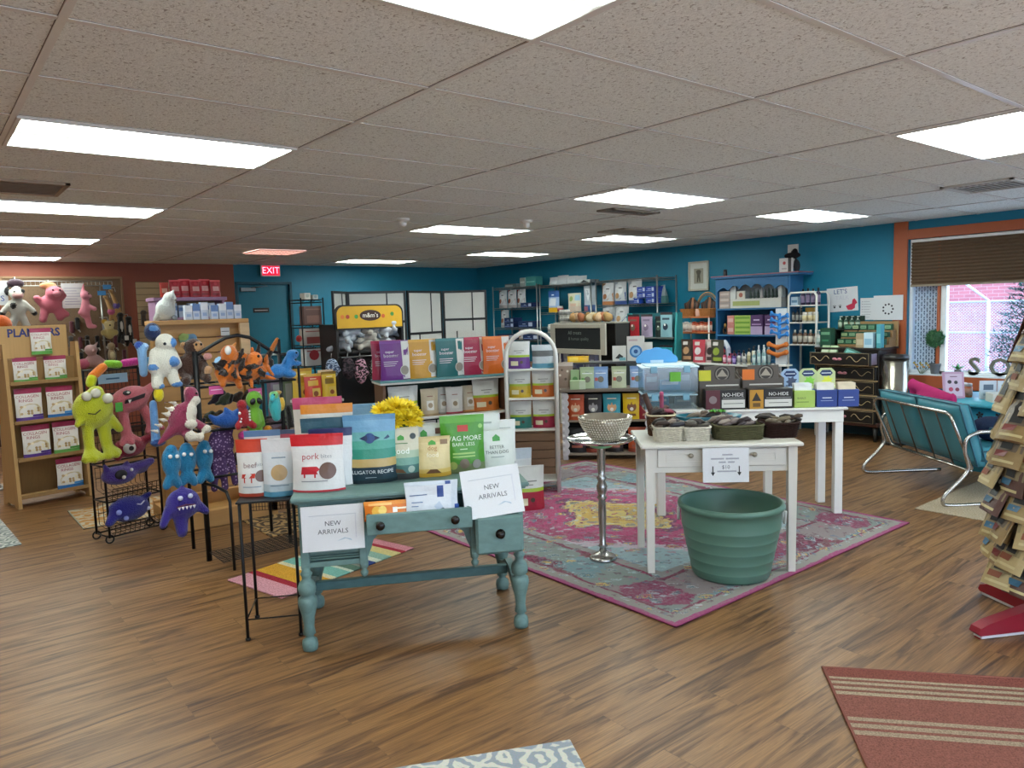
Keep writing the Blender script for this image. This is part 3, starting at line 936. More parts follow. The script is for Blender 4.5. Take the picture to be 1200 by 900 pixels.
    mx = node(nt, 'ShaderNodeMix', data_type='RGBA'); L(sel, mx.inputs['Factor']); L(rb.outputs['Result'], mx.inputs['A']); L(rm.outputs['Color'], mx.inputs['B'])
    # flower motifs
    fl = ramp(nt, [(0.0, '8c2f55'), (.14, 'd9b65a'), (.22, '4e6e78'), (.32, 'c9cdd0')], 'CONSTANT'); L(vo.outputs['Distance'], fl.inputs['Fac'])
    fs = math_('LESS_THAN', vo.outputs['Distance'], .34)
    fm_ = math_('MULTIPLY', fs, math_('GREATER_THAN', edge, .07))
    m2 = node(nt, 'ShaderNodeMix', data_type='RGBA'); L(math_('MULTIPLY', fm_, .72), m2.inputs['Factor']); L(mx.outputs['Result'], m2.inputs['A']); L(fl.outputs['Color'], m2.inputs['B'])
    sm = math_('MULTIPLY', math_('LESS_THAN', vo2.outputs['Distance'], .34), math_('GREATER_THAN', edge, .07))
    m3 = node(nt, 'ShaderNodeMix', data_type='RGBA'); L(math_('MULTIPLY', sm, .6), m3.inputs['Factor']); L(m2.outputs['Result'], m3.inputs['A'])
    r3 = ramp(nt, [(0, '5c2c46'), (.35, 'a9c3c8'), (.6, 'a8446c'), (.8, '56708a')], 'CONSTANT'); 
    sp = nt.nodes.new('ShaderNodeSeparateColor'); L(vo2.outputs['Color'], sp.inputs[0]); L(sp.outputs[0], r3.inputs['Fac']); L(r3.outputs['Color'], m3.inputs['B'])
    nz3 = nt.nodes.new('ShaderNodeTexNoise'); nz3.inputs['Scale'].default_value = 9; nz3.inputs['Detail'].default_value = 6; nz3.inputs['Roughness'].default_value = .75; L(t.outputs['Object'], nz3.inputs['Vector'])
    m5 = node(nt, 'ShaderNodeMix', data_type='RGBA'); w5 = ramp(nt, [(.42, '000000'), (.64, '808080')]); L(nz3.outputs['Fac'], w5.inputs['Fac']); L(w5.outputs['Color'], m5.inputs['Factor'])
    L(m3.outputs['Result'], m5.inputs['A']); m5.inputs['B'].default_value = lin('85807f')
    m4 = node(nt, 'ShaderNodeMix', data_type='RGBA'); wn_ = ramp(nt, [(.46, '000000'), (.60, 'a8a8a8')]); L(nz.outputs['Fac'], wn_.inputs['Fac']); L(wn_.outputs['Color'], m4.inputs['Factor'])
    L(m5.outputs['Result'], m4.inputs['A']); m4.inputs['B'].default_value = lin('8f898c')
    L(m4.outputs['Result'], b.inputs['Base Color']); b.inputs['Roughness'].default_value = .95; b.inputs['Specular IOR Level'].default_value = .1
    return m
def damask_mat(name, base, ink, scale=7):
    m, nt, b = new_mat(name); L = nt.links.new
    t = nt.nodes.new('ShaderNodeTexCoord')
    vo = nt.nodes.new('ShaderNodeTexVoronoi'); vo.inputs['Scale'].default_value = scale; vo.inputs['Randomness'].default_value = .3; L(t.outputs['Object'], vo.inputs['Vector'])
    ml = nt.nodes.new('ShaderNodeMath'); ml.operation = 'SINE'; mm = nt.nodes.new('ShaderNodeMath'); mm.operation = 'MULTIPLY'; mm.inputs[1].default_value = 26
    nz = nt.nodes.new('ShaderNodeTexNoise'); nz.inputs['Scale'].default_value = 14; L(t.outputs['Object'], nz.inputs['Vector'])
    ad = nt.nodes.new('ShaderNodeMath'); ad.operation = 'MULTIPLY_ADD'; L(nz.outputs['Fac'], ad.inputs[0]); ad.inputs[1].default_value = .5; L(vo.outputs['Distance'], ad.inputs[2])
    L(ad.outputs[0], mm.inputs[0]); L(mm.outputs[0], ml.inputs[0])
    r = ramp(nt, [(.35, base), (.62, ink)]); 
    mr = nt.nodes.new('ShaderNodeMapRange'); mr.inputs['From Min'].default_value = -1; L(ml.outputs[0], mr.inputs['Value']); L(mr.outputs['Result'], r.inputs['Fac'])
    n2 = nt.nodes.new('ShaderNodeTexNoise'); n2.inputs['Scale'].default_value = 180; L(t.outputs['Object'], n2.inputs['Vector'])
    mx = node(nt, 'ShaderNodeMix', data_type='RGBA', blend_type='MULTIPLY'); mx.inputs['Factor'].default_value = .4
    L(r.outputs['Color'], mx.inputs['A']); L(n2.outputs['Color'], mx.inputs['B']); L(mx.outputs['Result'], b.inputs['Base Color'])
    L(r.outputs['Color'], mx.inputs['A'])
    b.inputs['Roughness'].default_value = .95
    return m
rug_base('persian_rug', 'large pink and yellow Persian style rug under the white tables and pedestal', 2.58, 3.25, (4.12, 3.92), 0, persian_mat(2.58, 3.25), '94486c')
rug_base('striped_rug', 'small rug with pink, orange, teal and navy stripes behind the teal desk', 1.06, .54, (1.97, 4.43), 14,
    stripe_mat('rainbow_stripes', 'X', [(0, 'd69aa6'), (.13, 'a8323f'), (.18, 'd7a03a'), (.33, 'd9cfae'), (.37, '7fb7ac'), (.47, 'c9d3c0'), (.50, '5d7a6c'), (.56, '93968c'), (.61, '3c4c86'), (.67, 'cfd6c4'), (.72, '8fb2a4'), (.80, 'd9c98a'), (.88, 'b13c4c'), (.92, 'd8909c')], 1.06), None)
rug_base('striped_rug', 'dusty rose and beige striped rug in the near right corner', 1.3, .95, (3.02, .81), -50,
    stripe_mat('rose_stripes', 'Y', [(0, '8c594e'), (.08, 'a3907a'), (.11, '8c594e'), (.13, 'a3907a'), (.16, '8c594e'), (.18, 'a3907a'), (.21, '8c594e'), (.44, 'a3907a'), (.47, '8c594e'), (.49, 'a3907a'), (.52, '8c594e'), (.54, 'a3907a'), (.57, '8c594e'), (.75, 'a99880'), (.775, '85594c'), (.795, 'a99880'), (.82, '85594c'), (.84, 'a99880'), (.865, '85594c'), (.885, 'a99880'), (.905, '864e44')], .95), '7a4a40')
rug_base('ornate_mat', 'pale grey and blue ornate mat at the bottom edge of the photo', 1.05, .62, (1.165, 1.885), -26, damask_mat('blue_damask', 'd0cdc2', '949ca6', 6), None)
rug_base('ornate_mat', 'grey and white scroll patterned mat at the left edge by the peanut rack', .7, 1.1, (.14, 6.93), 3, damask_mat('grey_damask', 'c9cac4', '858c8c', 6), None)
rug_base('doormat', 'beige doormat with an orange sunburst beneath the plush rack', .8, .74, (1.33, 6.88), 0, damask_mat('sunburst', 'bfb299', 'b98442', 3), '8f8c7c')
rug_base('doormat', 'tan mat with dark scrollwork behind the wire tables', .75, .6, (2.3, 5.55), 0, damask_mat('tan_scroll', 'b08d5c', '4a3826', 4), None)
rug_base('woven_mat', 'plain beige woven mat under the blue loveseat', 1.25, .95, (6.44, 1.96), 0, damask_mat('woven_beige', 'bcab92', 'a8967c', 14), None)
# ================================================================ TEAL DESK AND WHAT STANDS ON IT
DK = Fr(1.371, 3.309, -28.1)
DT = M('627f7c', .55, 0, 'worn', .28); DD = M('476a6b', .6, 0, 'worn', .3); DKN = M('17120f', .25, .3)
desk = thing('writing_desk', 'worn teal painted desk with turned legs and an open drawer', 'desk', DK.g(0, 0), DK.a)
mb = MB()
mb.box((.515, .265, .738), (1.13, .62, .022), DT, .006); mb.box((.515, .265, .722), (1.10, .59, .014), DT, .004)
mb.build('desktop', desk)
mb = MB()
for (x0, x1) in ((-.02, .29), (.785, 1.05)):
    mb.bx(x0 + .03, x1 - .03, .02, .54, .41, .715, DD, .003)
    for x in (x0, x1 - .04):
        for y in (-.015, .52): mb.bx(x, x + .04, y, y + .04, .40, .715, DT, .004)
    mb.bx(x0, x1, -.01, .02, .695, .715, DT, .002); mb.bx(x0, x1, -.01, .02, .405, .43, DT, .003)
    for z in (.44, .452, .464): mb.bx(x0 + .04, x1 - .04, -.012, .0, z, z + .006, DT, .002)
mb.bx(.29, .785, .08, .1, .56, .715, DD); mb.bx(.29, .785, .50, .54, .55, .715, DD)
mb.build('carcass', desk)
def bracket(x, s):
    mb = MB(); pts = [(0, 0), (.055, 0), (.05, -.03), (.03, -.05), (.018, -.09), (0, -.13)]
    mb.prism([(x + s * a, .565 + b) for a, b in (pts if s > 0 else pts[::-1])], .0, .025, DT, 'y'); return mb
bracket(.29, 1).build('corner_bracket', desk); bracket(.785, -1).build('corner_bracket', desk)
for x in (.27, .805):
    mb = MB(); mb.lathe([(.004, .335), (.016, .345), (.02, .36), (.012, .372), (.02, .385), (.022, .41)], DT, (x, .005, 0), 12); mb.build('drop_finial', desk)
PROF = [(.02, 0), (.034, .006), (.038, .03), (.034, .055), (.02, .068), (.02, .08), (.03, .085), (.024, .12), (.03, .17), (.042, .215), (.046, .24), (.042, .262), (.026, .272), (.04, .285), (.043, .31), (.036, .335), (.022, .35), (.022, .365), (.03, .378), (.02, .39), (.02, .41)]
for (x, y) in ((0, 0), (1.027, 0), (0, .54), (1.027, .54)):
    mb = MB(); mb.lathe(PROF, DT, (x, y, 0), 16); mb.build('leg', desk)
for x in (0, 1.027):
    mb = MB(); mb.prism([(.03, .15), (.14, .17), (.22, .205), (.32, .205), (.40, .17), (.51, .15), (.51, .185), (.41, .21), (.33, .25), (.21, .25), (.13, .21), (.03, .185)], x - .018, x + .018, DT, 'x'); mb.build('side_stretcher', desk)
mb = MB(); mb.bx(.018, 1.01, .25, .29, .195, .24, DD, .004); mb.build('centre_stretcher', desk)
# middle drawer pulled open
dr = MB(); dr.bx(.292, .783, -.13, -.11, .572, .668, DT, .004); dr.bx(.30, .312, -.11, .08, .58, .665, DD); dr.bx(.763, .775, -.11, .08, .58, .665, DD); dr.bx(.30, .775, -.11, .08, .578, .586, M('3a4a4a', .8))
o = dr.build('drawer', desk)
for x in (.355, .70):
    k = MB(); k.lathe([(.008, 0), (.008, .012), (.02, .018), (.021, .026), (.012, .033)], DKN, n=12)
    ko = k.build('knob', o, (x, -.13, .62)); ko.rotation_euler = (rad(90), 0, 0)
dr = MB(); dr.bx(.80, 1.032, -.115, -.085, .425, .61, DT, .012); dr.bx(.815, 1.02, -.085, .25, .435, .60, DD); o = dr.build('drawer', desk)
k = MB(); k.lathe([(.022, 0), (.024, .004), (.008, .006), (.008, .014), (.018, .02), (.019, .026), (.01, .033)], DKN, n=12); ko = k.build('knob', o, (.917, -.115, .525)); ko.rotation_euler = (rad(90), 0, 0)
dr = MB(); dr.bx(.02, .25, -.02, 0, .47, .66, DT, .006); dr.bx(.05, .22, -.026, -.02, .49, .51, DD, .002); dr.bx(.05, .22, -.026, -.02, .515, .53, DT, .002); dr.build('drawer', desk)

# two paper signs
PAPER = M('dcdcde', .6, 0, 'plain', .02)
def paper_sign(label, loc, rz, w, h, lean, lines, ink='4a4a50', swash=True, roll=0.0):
    t = thing('paper_sign', label, 'sign', loc, rz, None)
    t.rotation_euler = (lean, roll, rz)
    mb = MB(); mb.bx(-w / 2, w / 2, -.002, .002, 0, h, PAPER)
    if swash:
        g = M('c9d0d8', .6)
        mb.patch(-w * .38, w * .38, h * .78, h * .80, M('c4c6cc', .6), y=-.002); mb.patch(w * .36, w * .375, h * .25, h * .8, M('cdccd4', .6), y=-.002)
        mb.poly([(w * .05, h * .2), (w * .2, h * .25), (w * .3, h * .19), (w * .28, h * .23), (w * .18, h * .275)], M('a9bccb', .6), y=-.002, off=.0012)
    mb.build('sheet', t)
    mb = MB()
    for (s_, zz, sz) in lines: mb.text(s_, (0, -.002, zz * h), sz * h, M(ink, .7), off=.0012)
    mb.build('lettering', t)
    mb = MB(); mb.bx(-w / 2 - .002, w / 2 + .002, -.0052, -.0048, 0, h, glass_mat('acrylic_sheet', 'ffffff', .008, .3)); mb.build('sleeve', t)
    return t
paper_sign('NEW ARRIVALS sign hanging on the left pedestal front of the teal desk', DK.g(.137, -.0425, .492), DK.a, .285, .215, 0, [('NEW', .60, .15), ('ARRIVALS', .42, .15)])
paper_sign('NEW ARRIVALS sign leaning back on the right front corner of the teal desk', DK.g(.90, -.105, .611), DK.a, .285, .232, rad(-14), [('NEW', .60, .14), ('ARRIVALS', .42, .14)], roll=rad(-5))

TZ = .750
def on_desk(x, y): return DK.g(x, y, TZ)
pouch('white raw pouch with a bright red top and red pig on the desk corner', DK.g(.075, .10, TZ), DK.a - rad(6), .25, .275, .09, 'dcdad8', [(.80, 1, 'c8242c'), (0, .035, 'b8323c')],
    [('t', 'pork', .38, .62, .15, 'b03a44'), ('t', 'bites', .68, .62, .10, '9a9aa0'), ('d', .70, .37, .16, '6b4d40'), ('p', [(.2, .32), (.52, .32), (.5, .36), (.56, .4), (.5, .45), (.22, .45)], 'c02a36'), ('r', .25, .28, .26, .33, 'c02a36'), ('r', .45, .48, .26, .33, 'c02a36'), ('t', 'FREEZE DRIED RAW', .45, .20, .05, '88888c')])
pouch('large blue green swamp scene pouch standing left of the flowers', DK.g(.325, .22, TZ), DK.a - rad(3), .26, .34, .12, '4f8fae', [(0, .05, '14242c'), (.05, .24, '1d3642'), (.24, .36, 'c0a368'), (.36, .5, '2f8a76'), (.5, .62, '4a9c8a'), (.62, .75, '6aa9a8'), (.75, .92, '6f9fc0'), (.92, 1, '5b8cb0')],
    [('p', [(.3, .66), (.42, .70), (.58, .70), (.7, .66), (.58, .62), (.42, .62)], '1b2c55'), ('d', .5, .66, .10, '2a4a80'), ('t', 'ALLIGATOR RECIPE', .5, .17, .075, 'e8ecec'), ('t', 'GRAIN FREE', .5, .09, .03, 'aab6ba'), ('p', [(.76, .64), (.85, .7), (.88, .66), (.82, .64)], '2a4a6a')])
pouch('pale blue pouch top peeking out behind the large blue green pouch', DK.g(.33, .47, TZ), DK.a, .255, .365, .10, '4f8fae', [(.75, 1, '7aa4c4'), (0, .3, '1d3642')], [])
good = [('d', .35, .62, .0, 'ffffff')]
pouch('cream to green pouch with a green house mark left of the yellow pouch', DK.g(.485, .24, TZ), DK.a - rad(4), .17, .262, .075, 'cfc9b0', [(0, .12, '35383a'), (.12, .28, '3f6e68'), (.28, .42, '6f9c8c'), (.42, .56, 'a7b89c')],
    [('p', [(.36, .76), (.36, .82), (.46, .86), (.56, .82), (.56, .76)], '3d9a35'), ('t', 'good', .46, .55, .16, 'f4f6f0'), ('t', 'OPEN FARM', .46, .70, .05, '3d7a3a'), ('d', .82, .83, .09, '2c3a36'), ('d', .75, .2, .1, '9cb0a4'), ('p', [(.2, .14), (.3, .22), (.5, .2), (.6, .13)], '6e4f36')])
pouch('yellow and cream pouch in the middle of the desk front row', DK.g(.635, .25, TZ), DK.a, .19, .205, .075, 'dcc690', [(0, .1, 'c79f3a'), (.1, .2, 'd6b765'), (.86, 1, 'd2bb84')],
    [('t', 'dog', .5, .72, .16, 'b5763a'), ('t', 'food', .5, .55, .16, 'f2ead2'), ('p', [(.4, .80), (.4, .86), (.5, .92), (.6, .86), (.6, .80)], '4a9a3a'), ('p', [(.3, .1), (.42, .2), (.6, .2), (.72, .1)], '6e4a30'), ('r', .72, .92, .80, .92, '8a6a44')])
pouch('white pouch with small green mark standing behind the yellow pouch', DK.g(.61, .375, TZ), DK.a, .18, .255, .07, 'd8d8d0', [], [('p', [(.36, .74), (.36, .82), (.46, .88), (.56, .82), (.56, .74)], '3d9a35'), ('t', 'good', .46, .5, .14, '8a9a8a'), ('r', .8, .98, .78, .9, '7a4a48')])
pouch('bright green pouch with a red square badge on the desk', DK.g(.80, .30, TZ), DK.a + rad(2), .235, .30, .09, '4a8f25', [(.87, 1, '5ba02e'), (0, .16, '6d7a52')],
    [('r', .38, .62, .72, .83, 'b83226'), ('t', 'WAG MORE', .5, .60, .12, 'e6efdc'), ('t', 'BARK LESS', .5, .50, .085, 'dbe8cc'), ('t', 'JERKY', .5, .42, .05, 'c8dcae'), ('r', .25, .75, .33, .36, '9ac060'), ('r', .25, .75, .28, .305, '9ac060'), ('d', .25, .14, .09, '9aa658'), ('d', .5, .17, .11, '7a6a5c'), ('d', .78, .15, .10, '8c8a84'), ('d', .9, .8, .05, '8fc060')])
pouch('white goat milk pouch with green mark in front at the right end of the desk', DK.g(.985, .36, TZ), DK.a + rad(4), .205, .20, .08, 'd6dad2', [], [('p', [(.4, .72), (.4, .82), (.5, .9), (.6, .82), (.6, .72)], '3d9a35'), ('t', 'BETTER', .5, .56, .12, '55605a'), ('t', 'THAN DOG', .5, .43, .12, '55605a'), ('t', 'FOOD MIXER', .5, .31, .06, '8a9690')])
pouch('tall white pouch half hidden behind the goat milk pouch', DK.g(.93, .47, TZ), DK.a, .2, .28, .07, 'd2d6cf', [], [('t', 'OPEN', .55, .82, .12, '9aa49c'), ('r', .1, .9, .55, .57, 'b8c0b8')])
pouch('white pouch with grey line at the far right end of the desk', DK.g(1.045, .49, TZ), DK.a, .15, .235, .06, 'dadcd6', [], [('r', .2, .8, .8, .82, 'a8b0aa')])
# tall stack of pouches behind the red topped one
for k, (x, y, w, h, b, bands, lab) in enumerate(((.10, .265, .225, .33, 'dedbd4', [(.62, .78, 'd6d3cc'), (.78, 1, '2c5564')], 'white pouch with a broad dark teal top, behind the red topped pouch'),
    (.115, .335, .26, .39, 'd8d4cc', [(.88, 1, 'd9862a')], 'pouch with an orange top, behind the teal topped one'),
    (.065, .41, .25, .42, 'd8d4cc', [(.86, 1, 'b8466a')], 'pouch with a pink top, rearmost at the left of the desk'),
    (.135, .195, .21, .285, 'd8d8d8', [(.86, 1, '1f2a5a')], 'pouch with a navy top just behind the red topped pouch'))):
    pouch(lab, DK.g(x, y, TZ), DK.a, w, h, .06, b, bands, [], seed=k)
# packs in the open drawer
o = pouch('orange wipes pack with yellow picture lying in the open drawer', DK.g(.39, -.085, .628), DK.a, .215, .09, .04, 'd8741c', [(.8, 1, 'e08a2a'), (0, .1, 'b85a14')], [('d', .28, .5, .11, 'e8b040'), ('d', .40, .55, .09, 'f0c860'), ('r', .1, .6, .78, .9, 'f0b060'), ('r', .62, .72, .4, .66, 'e8e4e0'), ('t', 'wipes', .82, .6, .3, 'f4e4c8')], lean=rad(-8), cat='wipes pack', name='wipes_pack')
pouch('front white and blue wipes pack leaning in the open drawer', DK.g(.585, -.095, .628), DK.a, .22, .15, .02, 'd4d8de', [(0, .06, '2a4a8a')], [('r', .68, .82, .62, .98, '1f3f86'), ('t', 'HYDROLYZED', .28, .72, .085, '3a5a8a'), ('t', 'Cleansing', .25, .5, .09, '4a6a9a'), ('t', 'WIPES', .2, .38, .08, '4a6a9a'), ('d', .75, .16, .10, '6a7a80'), ('p', [(.6, .35), (.72, .5), (.8, .3), (.68, .2)], 'b8c4d4')], lean=rad(-5), cat='wipes pack', name='wipes_pack')
pouch('white and blue wipes pack at the back of the open drawer', DK.g(.60, -.072, .628), DK.a, .255, .165, .016, 'c8ced6', [(0, .12, '1c3872')], [('r', .76, .86, .65, .98, '1f3f86'), ('r', .92, 1, .1, .3, '1f4a9a')], lean=rad(-4), cat='wipes pack', name='wipes_pack')

# flowers in a vase behind the pouches
fl = thing('flower_vase', 'bunch of bright yellow chrysanthemums in a glass vase behind the desk pouches', 'flowers', DK.g(.468, .335, TZ))
mb = MB(); mb.lathe([(.03, 0), (.035, .01), (.03, .09), (.022, .16), (.028, .2)], M('9ab0b0', .1), n=16); mb.build('vase', fl)
mb = MB(); rr = random.Random(5)
heads = [(x * 1.12, y, z - .055, r * 1.08) for (x, y, z, r) in [(-.075, 0, .395, .062), (-.02, -.035, .41, .07), (.045, -.02, .40, .062), (-.045, -.05, .345, .06), (.025, -.06, .345, .062), (.085, -.01, .36, .058), (-.09, -.03, .36, .05), (0, .04, .41, .06), (.075, -.045, .325, .045)]]
for (x, y, z, r) in heads: mb.tube([(x * .1, y * .1, .02), (x * .25, y * .25, .19), (x, y, z)], .004, M('4a6a34', .7), 5)
for k in range(10):
    a = rr.uniform(0, 6.28); mb.add([(cos(a) * .01, sin(a) * .01, .2), (cos(a + .5) * .05, sin(a + .5) * .05, .25), (cos(a) * .08, sin(a) * .08, .3), (cos(a - .5) * .05, sin(a - .5) * .05, .26)], [(0, 1, 2, 3)], M('3f5f2c', .7))
mb.build('stems', fl)
for (x, y, z, r) in heads:
    mb = MB(); ax = Vector((x * 3, y * 3 - .25, .6)).normalized(); q = Vector((0, 0, 1)).rotation_difference(ax)
    for ring, (n, el, ln) in enumerate(((20, .05, 1.0), (18, .4, .95), (14, .75, .8), (10, 1.1, .6), (6, 1.4, .42))):
        for k in range(n):
            a = 2 * pi * (k + .5 * ring) / n + rr.uniform(-.1, .1)
            dv = Vector((cos(a) * cos(el), sin(a) * cos(el), sin(el)))
            sd = Vector((-sin(a), cos(a), 0)) * r * .13
            p = [dv * r * .1 - sd * .5, dv * r * .1 + sd * .5, dv * r * ln * .7 + sd, dv * r * ln * 1.02 + Vector((0, 0, r * .06)), dv * r * ln * .7 - sd]
            mb.add([q @ v + Vector((x, y, z)) for v in p], [(0, 1, 2, 3, 4)], M('e3c412' if (k + ring) % 3 else 'f0d830', .6))
    mb.build('blossom', fl)

# black wire side table left of the desk
BK = M('17171a', .45, .4)
ST = Fr(1.185, 3.628, -29)
st = thing('wire_table', 'black wire side table with thin legs at the left end of the desk', 'side table', ST.g(0, 0), ST.a)
for (x, y) in ((0, 0), (0, .285), (.255, 0), (.255, .285)):
    mb = MB(); mb.tube([(x, y, .0), (x, y, .70)], .008, BK, 8); mb.lathe([(.013, 0), (.013, .012)], BK, (x, y, 0), 8); mb.build('leg', st)
mb = MB(); mb.bx(-.015, .268, -.015, .30, .69, .70, BK, .002)
mb.build('top', st)
mb = MB()
for (a, b) in (((0, 0), (.255, 0)), ((0, .285), (.255, .285)), ((0, 0), (0, .285)), ((.255, 0), (.255, .285))): mb.tube([(a[0], a[1], .105), (b[0], b[1], .105)], .004, BK, 5)
mb.build('brace', st)
mb = MB()
for i in range(17): mb.tube([(.015 * i, .285, .58), (.015 * i, .285, .69)], .0015, BK, 4)
for i in range(6): mb.tube([(0, .285, .58 + .02 * i), (.255, .285, .58 + .02 * i)], .0015, BK, 4)
mb.build('mesh_apron', st)
raw = 'FREEZE DRIED'
pouch('white raw pouch with an orange red top and red cow, leftmost on the wire table', ST.g(.055, .12, .701), ST.a - rad(4), .155, .285, .085, 'dcdad6', [(.77, 1, 'c8432c'), (0, .06, 'a8402c')],
    [('t', 'beef', .45, .55, .13, '8a6a6a'), ('t', 'bites', .8, .56, .09, 'a8a8ac'), ('d', .8, .36, .19, '6b4d40'), ('p', [(.18, .33), (.6, .33), (.62, .41), (.2, .4)], 'b83a2a'), ('r', .25, .29, .25, .34, 'b83a2a'), ('r', .48, .52, .25, .34, 'b83a2a'), ('t', raw, .5, .18, .05, '8a9aa8')])
pouch('white raw pouch with a pale blue base and round window on the wire table', ST.g(.188, .085, .701), ST.a + rad(2), .165, .285, .085, 'd6dade', [(.77, 1, 'dcdadc'), (0, .09, '5a9ab8'), (.09, .22, 'b8c8d0')],
    [('d', .5, .42, .24, 'b89868'), ('t', 'chicken', .5, .68, .08, '8a9aa8'), ('t', raw, .5, .2, .05, '7a8a98')])
pouch('raw pouch with a steel blue top behind the front pouches on the wire table', ST.g(.09, .235, .701), ST.a, .18, .31, .05, 'd0d0d4', [(.9, 1, '5a7aa0')], [])
pouch('raw pouch with a pink and navy top on the wire table next to the desk', ST.g(.21, .24, .701), ST.a, .13, .305, .05, 'cfcfd2', [(.93, 1, '4a5470'), (.86, .93, 'b04a5c')], [])

# ================================================================ PEDESTAL WITH CRYSTAL BOWL
SIL = M('b4b2ae', .25, .9, 'plain', .1)
pd = thing('pedestal_stand', 'slim silver turned pedestal stand with a round tray top on the Persian rug', 'stand', (3.30, 3.25, .009))
mb = MB(); mb.lathe([(.085, 0), (.088, .008), (.08, .022), (.05, .035), (.024, .05)], SIL, n=28); mb.build('base', pd)
mb = MB(); mb.lathe([(.024, .05), (.02, .075), (.03, .085), (.02, .1), (.022, .19), (.026, .30), (.022, .38), (.034, .395), (.022, .41), (.032, .44), (.034, .47), (.022, .5), (.034, .52), (.02, .535), (.026, .58), (.026, .70), (.03, .735)], SIL, n=20); mb.build('column', pd)
mb = MB(); mb.lathe([(.03, .733), (.12, .74), (.19, .755), (.212, .772), (.217, .774), (.212, .768), (.17, .757), (.0, .752)], M('c4c2be', .12, .95), n=40); mb.build('tray', pd)
mb = MB(); mb.lathe([(.06, .715), (.07, .72), (.07, .738), (.05, .742)], M('7fc08a', .4), n=20); mb.build('green_collar', pd)
bw = thing('crystal_bowl', 'beaded crystal bowl on the silver pedestal tray', 'bowl', (3.325, 3.235, .766))
cry = M('cfc8b8', .08, .55, 'plain', .2)
mb = MB(); mb.lathe([(.07, 0), (.085, .004), (.12, .05), (.148, .1), (.162, .152), (.158, .152), (.143, .1), (.115, .052), (.0, .012)], M('b9b0a0', .15, .6, 'plain', .25), n=32); mb.build('bowl', bw)
mb = MB()
for j in range(10):
    z = .008 + .0152 * j; r = .083 + (.163 - .083) * (1 - (1 - j / 9.5) ** 1.7); n = 34 + j * 3
    for k in range(n):
        a = 2 * pi * (k + .5 * (j % 2)) / n
        mb.ball((cos(a) * r, sin(a) * r, z), .0068, cry, 6, 4)
o = mb.build('beads', bw); o['kind'] = 'stuff'

# ================================================================ WHITE TABLE, TUB, CONSOLE
WT = Fr(3.332, 2.885, -41.7)
WP = M('d6d2c9', .45, 0, 'plain', .05); WP2 = M('e2e0dc', .4, 0, 'plain', .04)
wt = thing('drawer_table', 'white two drawer table holding baskets above the green tub', 'table', WT.g(0, 0, .008), WT.a)
mb = MB(); mb.box((.41, .24, .762), (.93, .58, .022), WP, .006); mb.build('tabletop', wt)
mb = MB(); mb.bx(.0, .82, .0, .02, .60, .751, WP, .002); mb.bx(0, .82, .46, .48, .6, .751, WP, .002); mb.bx(0, .02, 0, .48, .6, .751, WP, .002); mb.bx(.80, .82, 0, .48, .6, .751, WP, .002); mb.build('apron', wt)
for (x, y) in ((0, 0), (.82, 0), (0, .48), (.82, .48)):
    mb = MB(); n = .026; q = .02
    vs = [(x - q, y - q, 0), (x + q, y - q, 0), (x + q, y + q, 0), (x - q, y + q, 0), (x - n, y - n, .751), (x + n, y - n, .751), (x + n, y + n, .751), (x - n, y + n, .751)]
    mb.add(vs, [(3, 2, 1, 0), (4, 5, 6, 7), (0, 1, 5, 4), (1, 2, 6, 5), (2, 3, 7, 6), (3, 0, 4, 7)], WP); mb.build('leg', wt)
for (x0, x1, kx) in ((.045, .40, .235), (.43, .785, .60)):
    dr = MB(); dr.bx(x0, x1, -.012, 0, .635, .74, WP, .003)
    for (a, b, c, d_) in ((x0 + .05, x1 - .06, .665, .669), (x0 + .05, x1 - .06, .708, .712), (x0 + .05, x0 + .054, .665, .712), (x1 - .064, x1 - .06, .665, .712)): dr.bx(a, b, -.016, -.012, c, d_, WP)
    o = dr.build('drawer', wt)
    k = MB(); k.lathe([(.006, 0), (.006, .01), (.014, .015), (.015, .021), (.008, .028)], M('a09888', .3, .7), n=12); ko = k.build('knob', o, (kx, -.012, .705)); ko.rotation_euler = (rad(90), 0, 0)
paper_sign('white price sheet with $10 and two arrows hanging between the white table drawers', WT.g(.425, -.075, .563), WT.a, .262, .2, rad(-3), [('$10', .44, .15)], '5a5a66', False)
ps = [o for o in bpy.data.objects if o.get('label', '').startswith('white price sheet')][0]
fw = MB()
for (z_, a_, b_) in ((.78, -.02, .04), (.665, -.085, -.01), (.665, .0, .075), (.565, -.04, .0), (.565, .012, .05), (.30, -.05, .06)): fw.patch(a_, b_, z_ * .2, z_ * .2 + .009, M('a4a4ac', .7), y=-.0025)
fw.build('faint_writing', ps)
for x in (-.075, .075):
    ar = MB(); ar.bx(-.003, .003, -.001, 0, .03, .075, M('111114', .6)); ar.poly([(-.012, .04), (0, .018), (.012, .04)], M('111114', .6), y=-.001, off=.0004)
    ar.build('arrow', ps, (x, -.0065, .02))
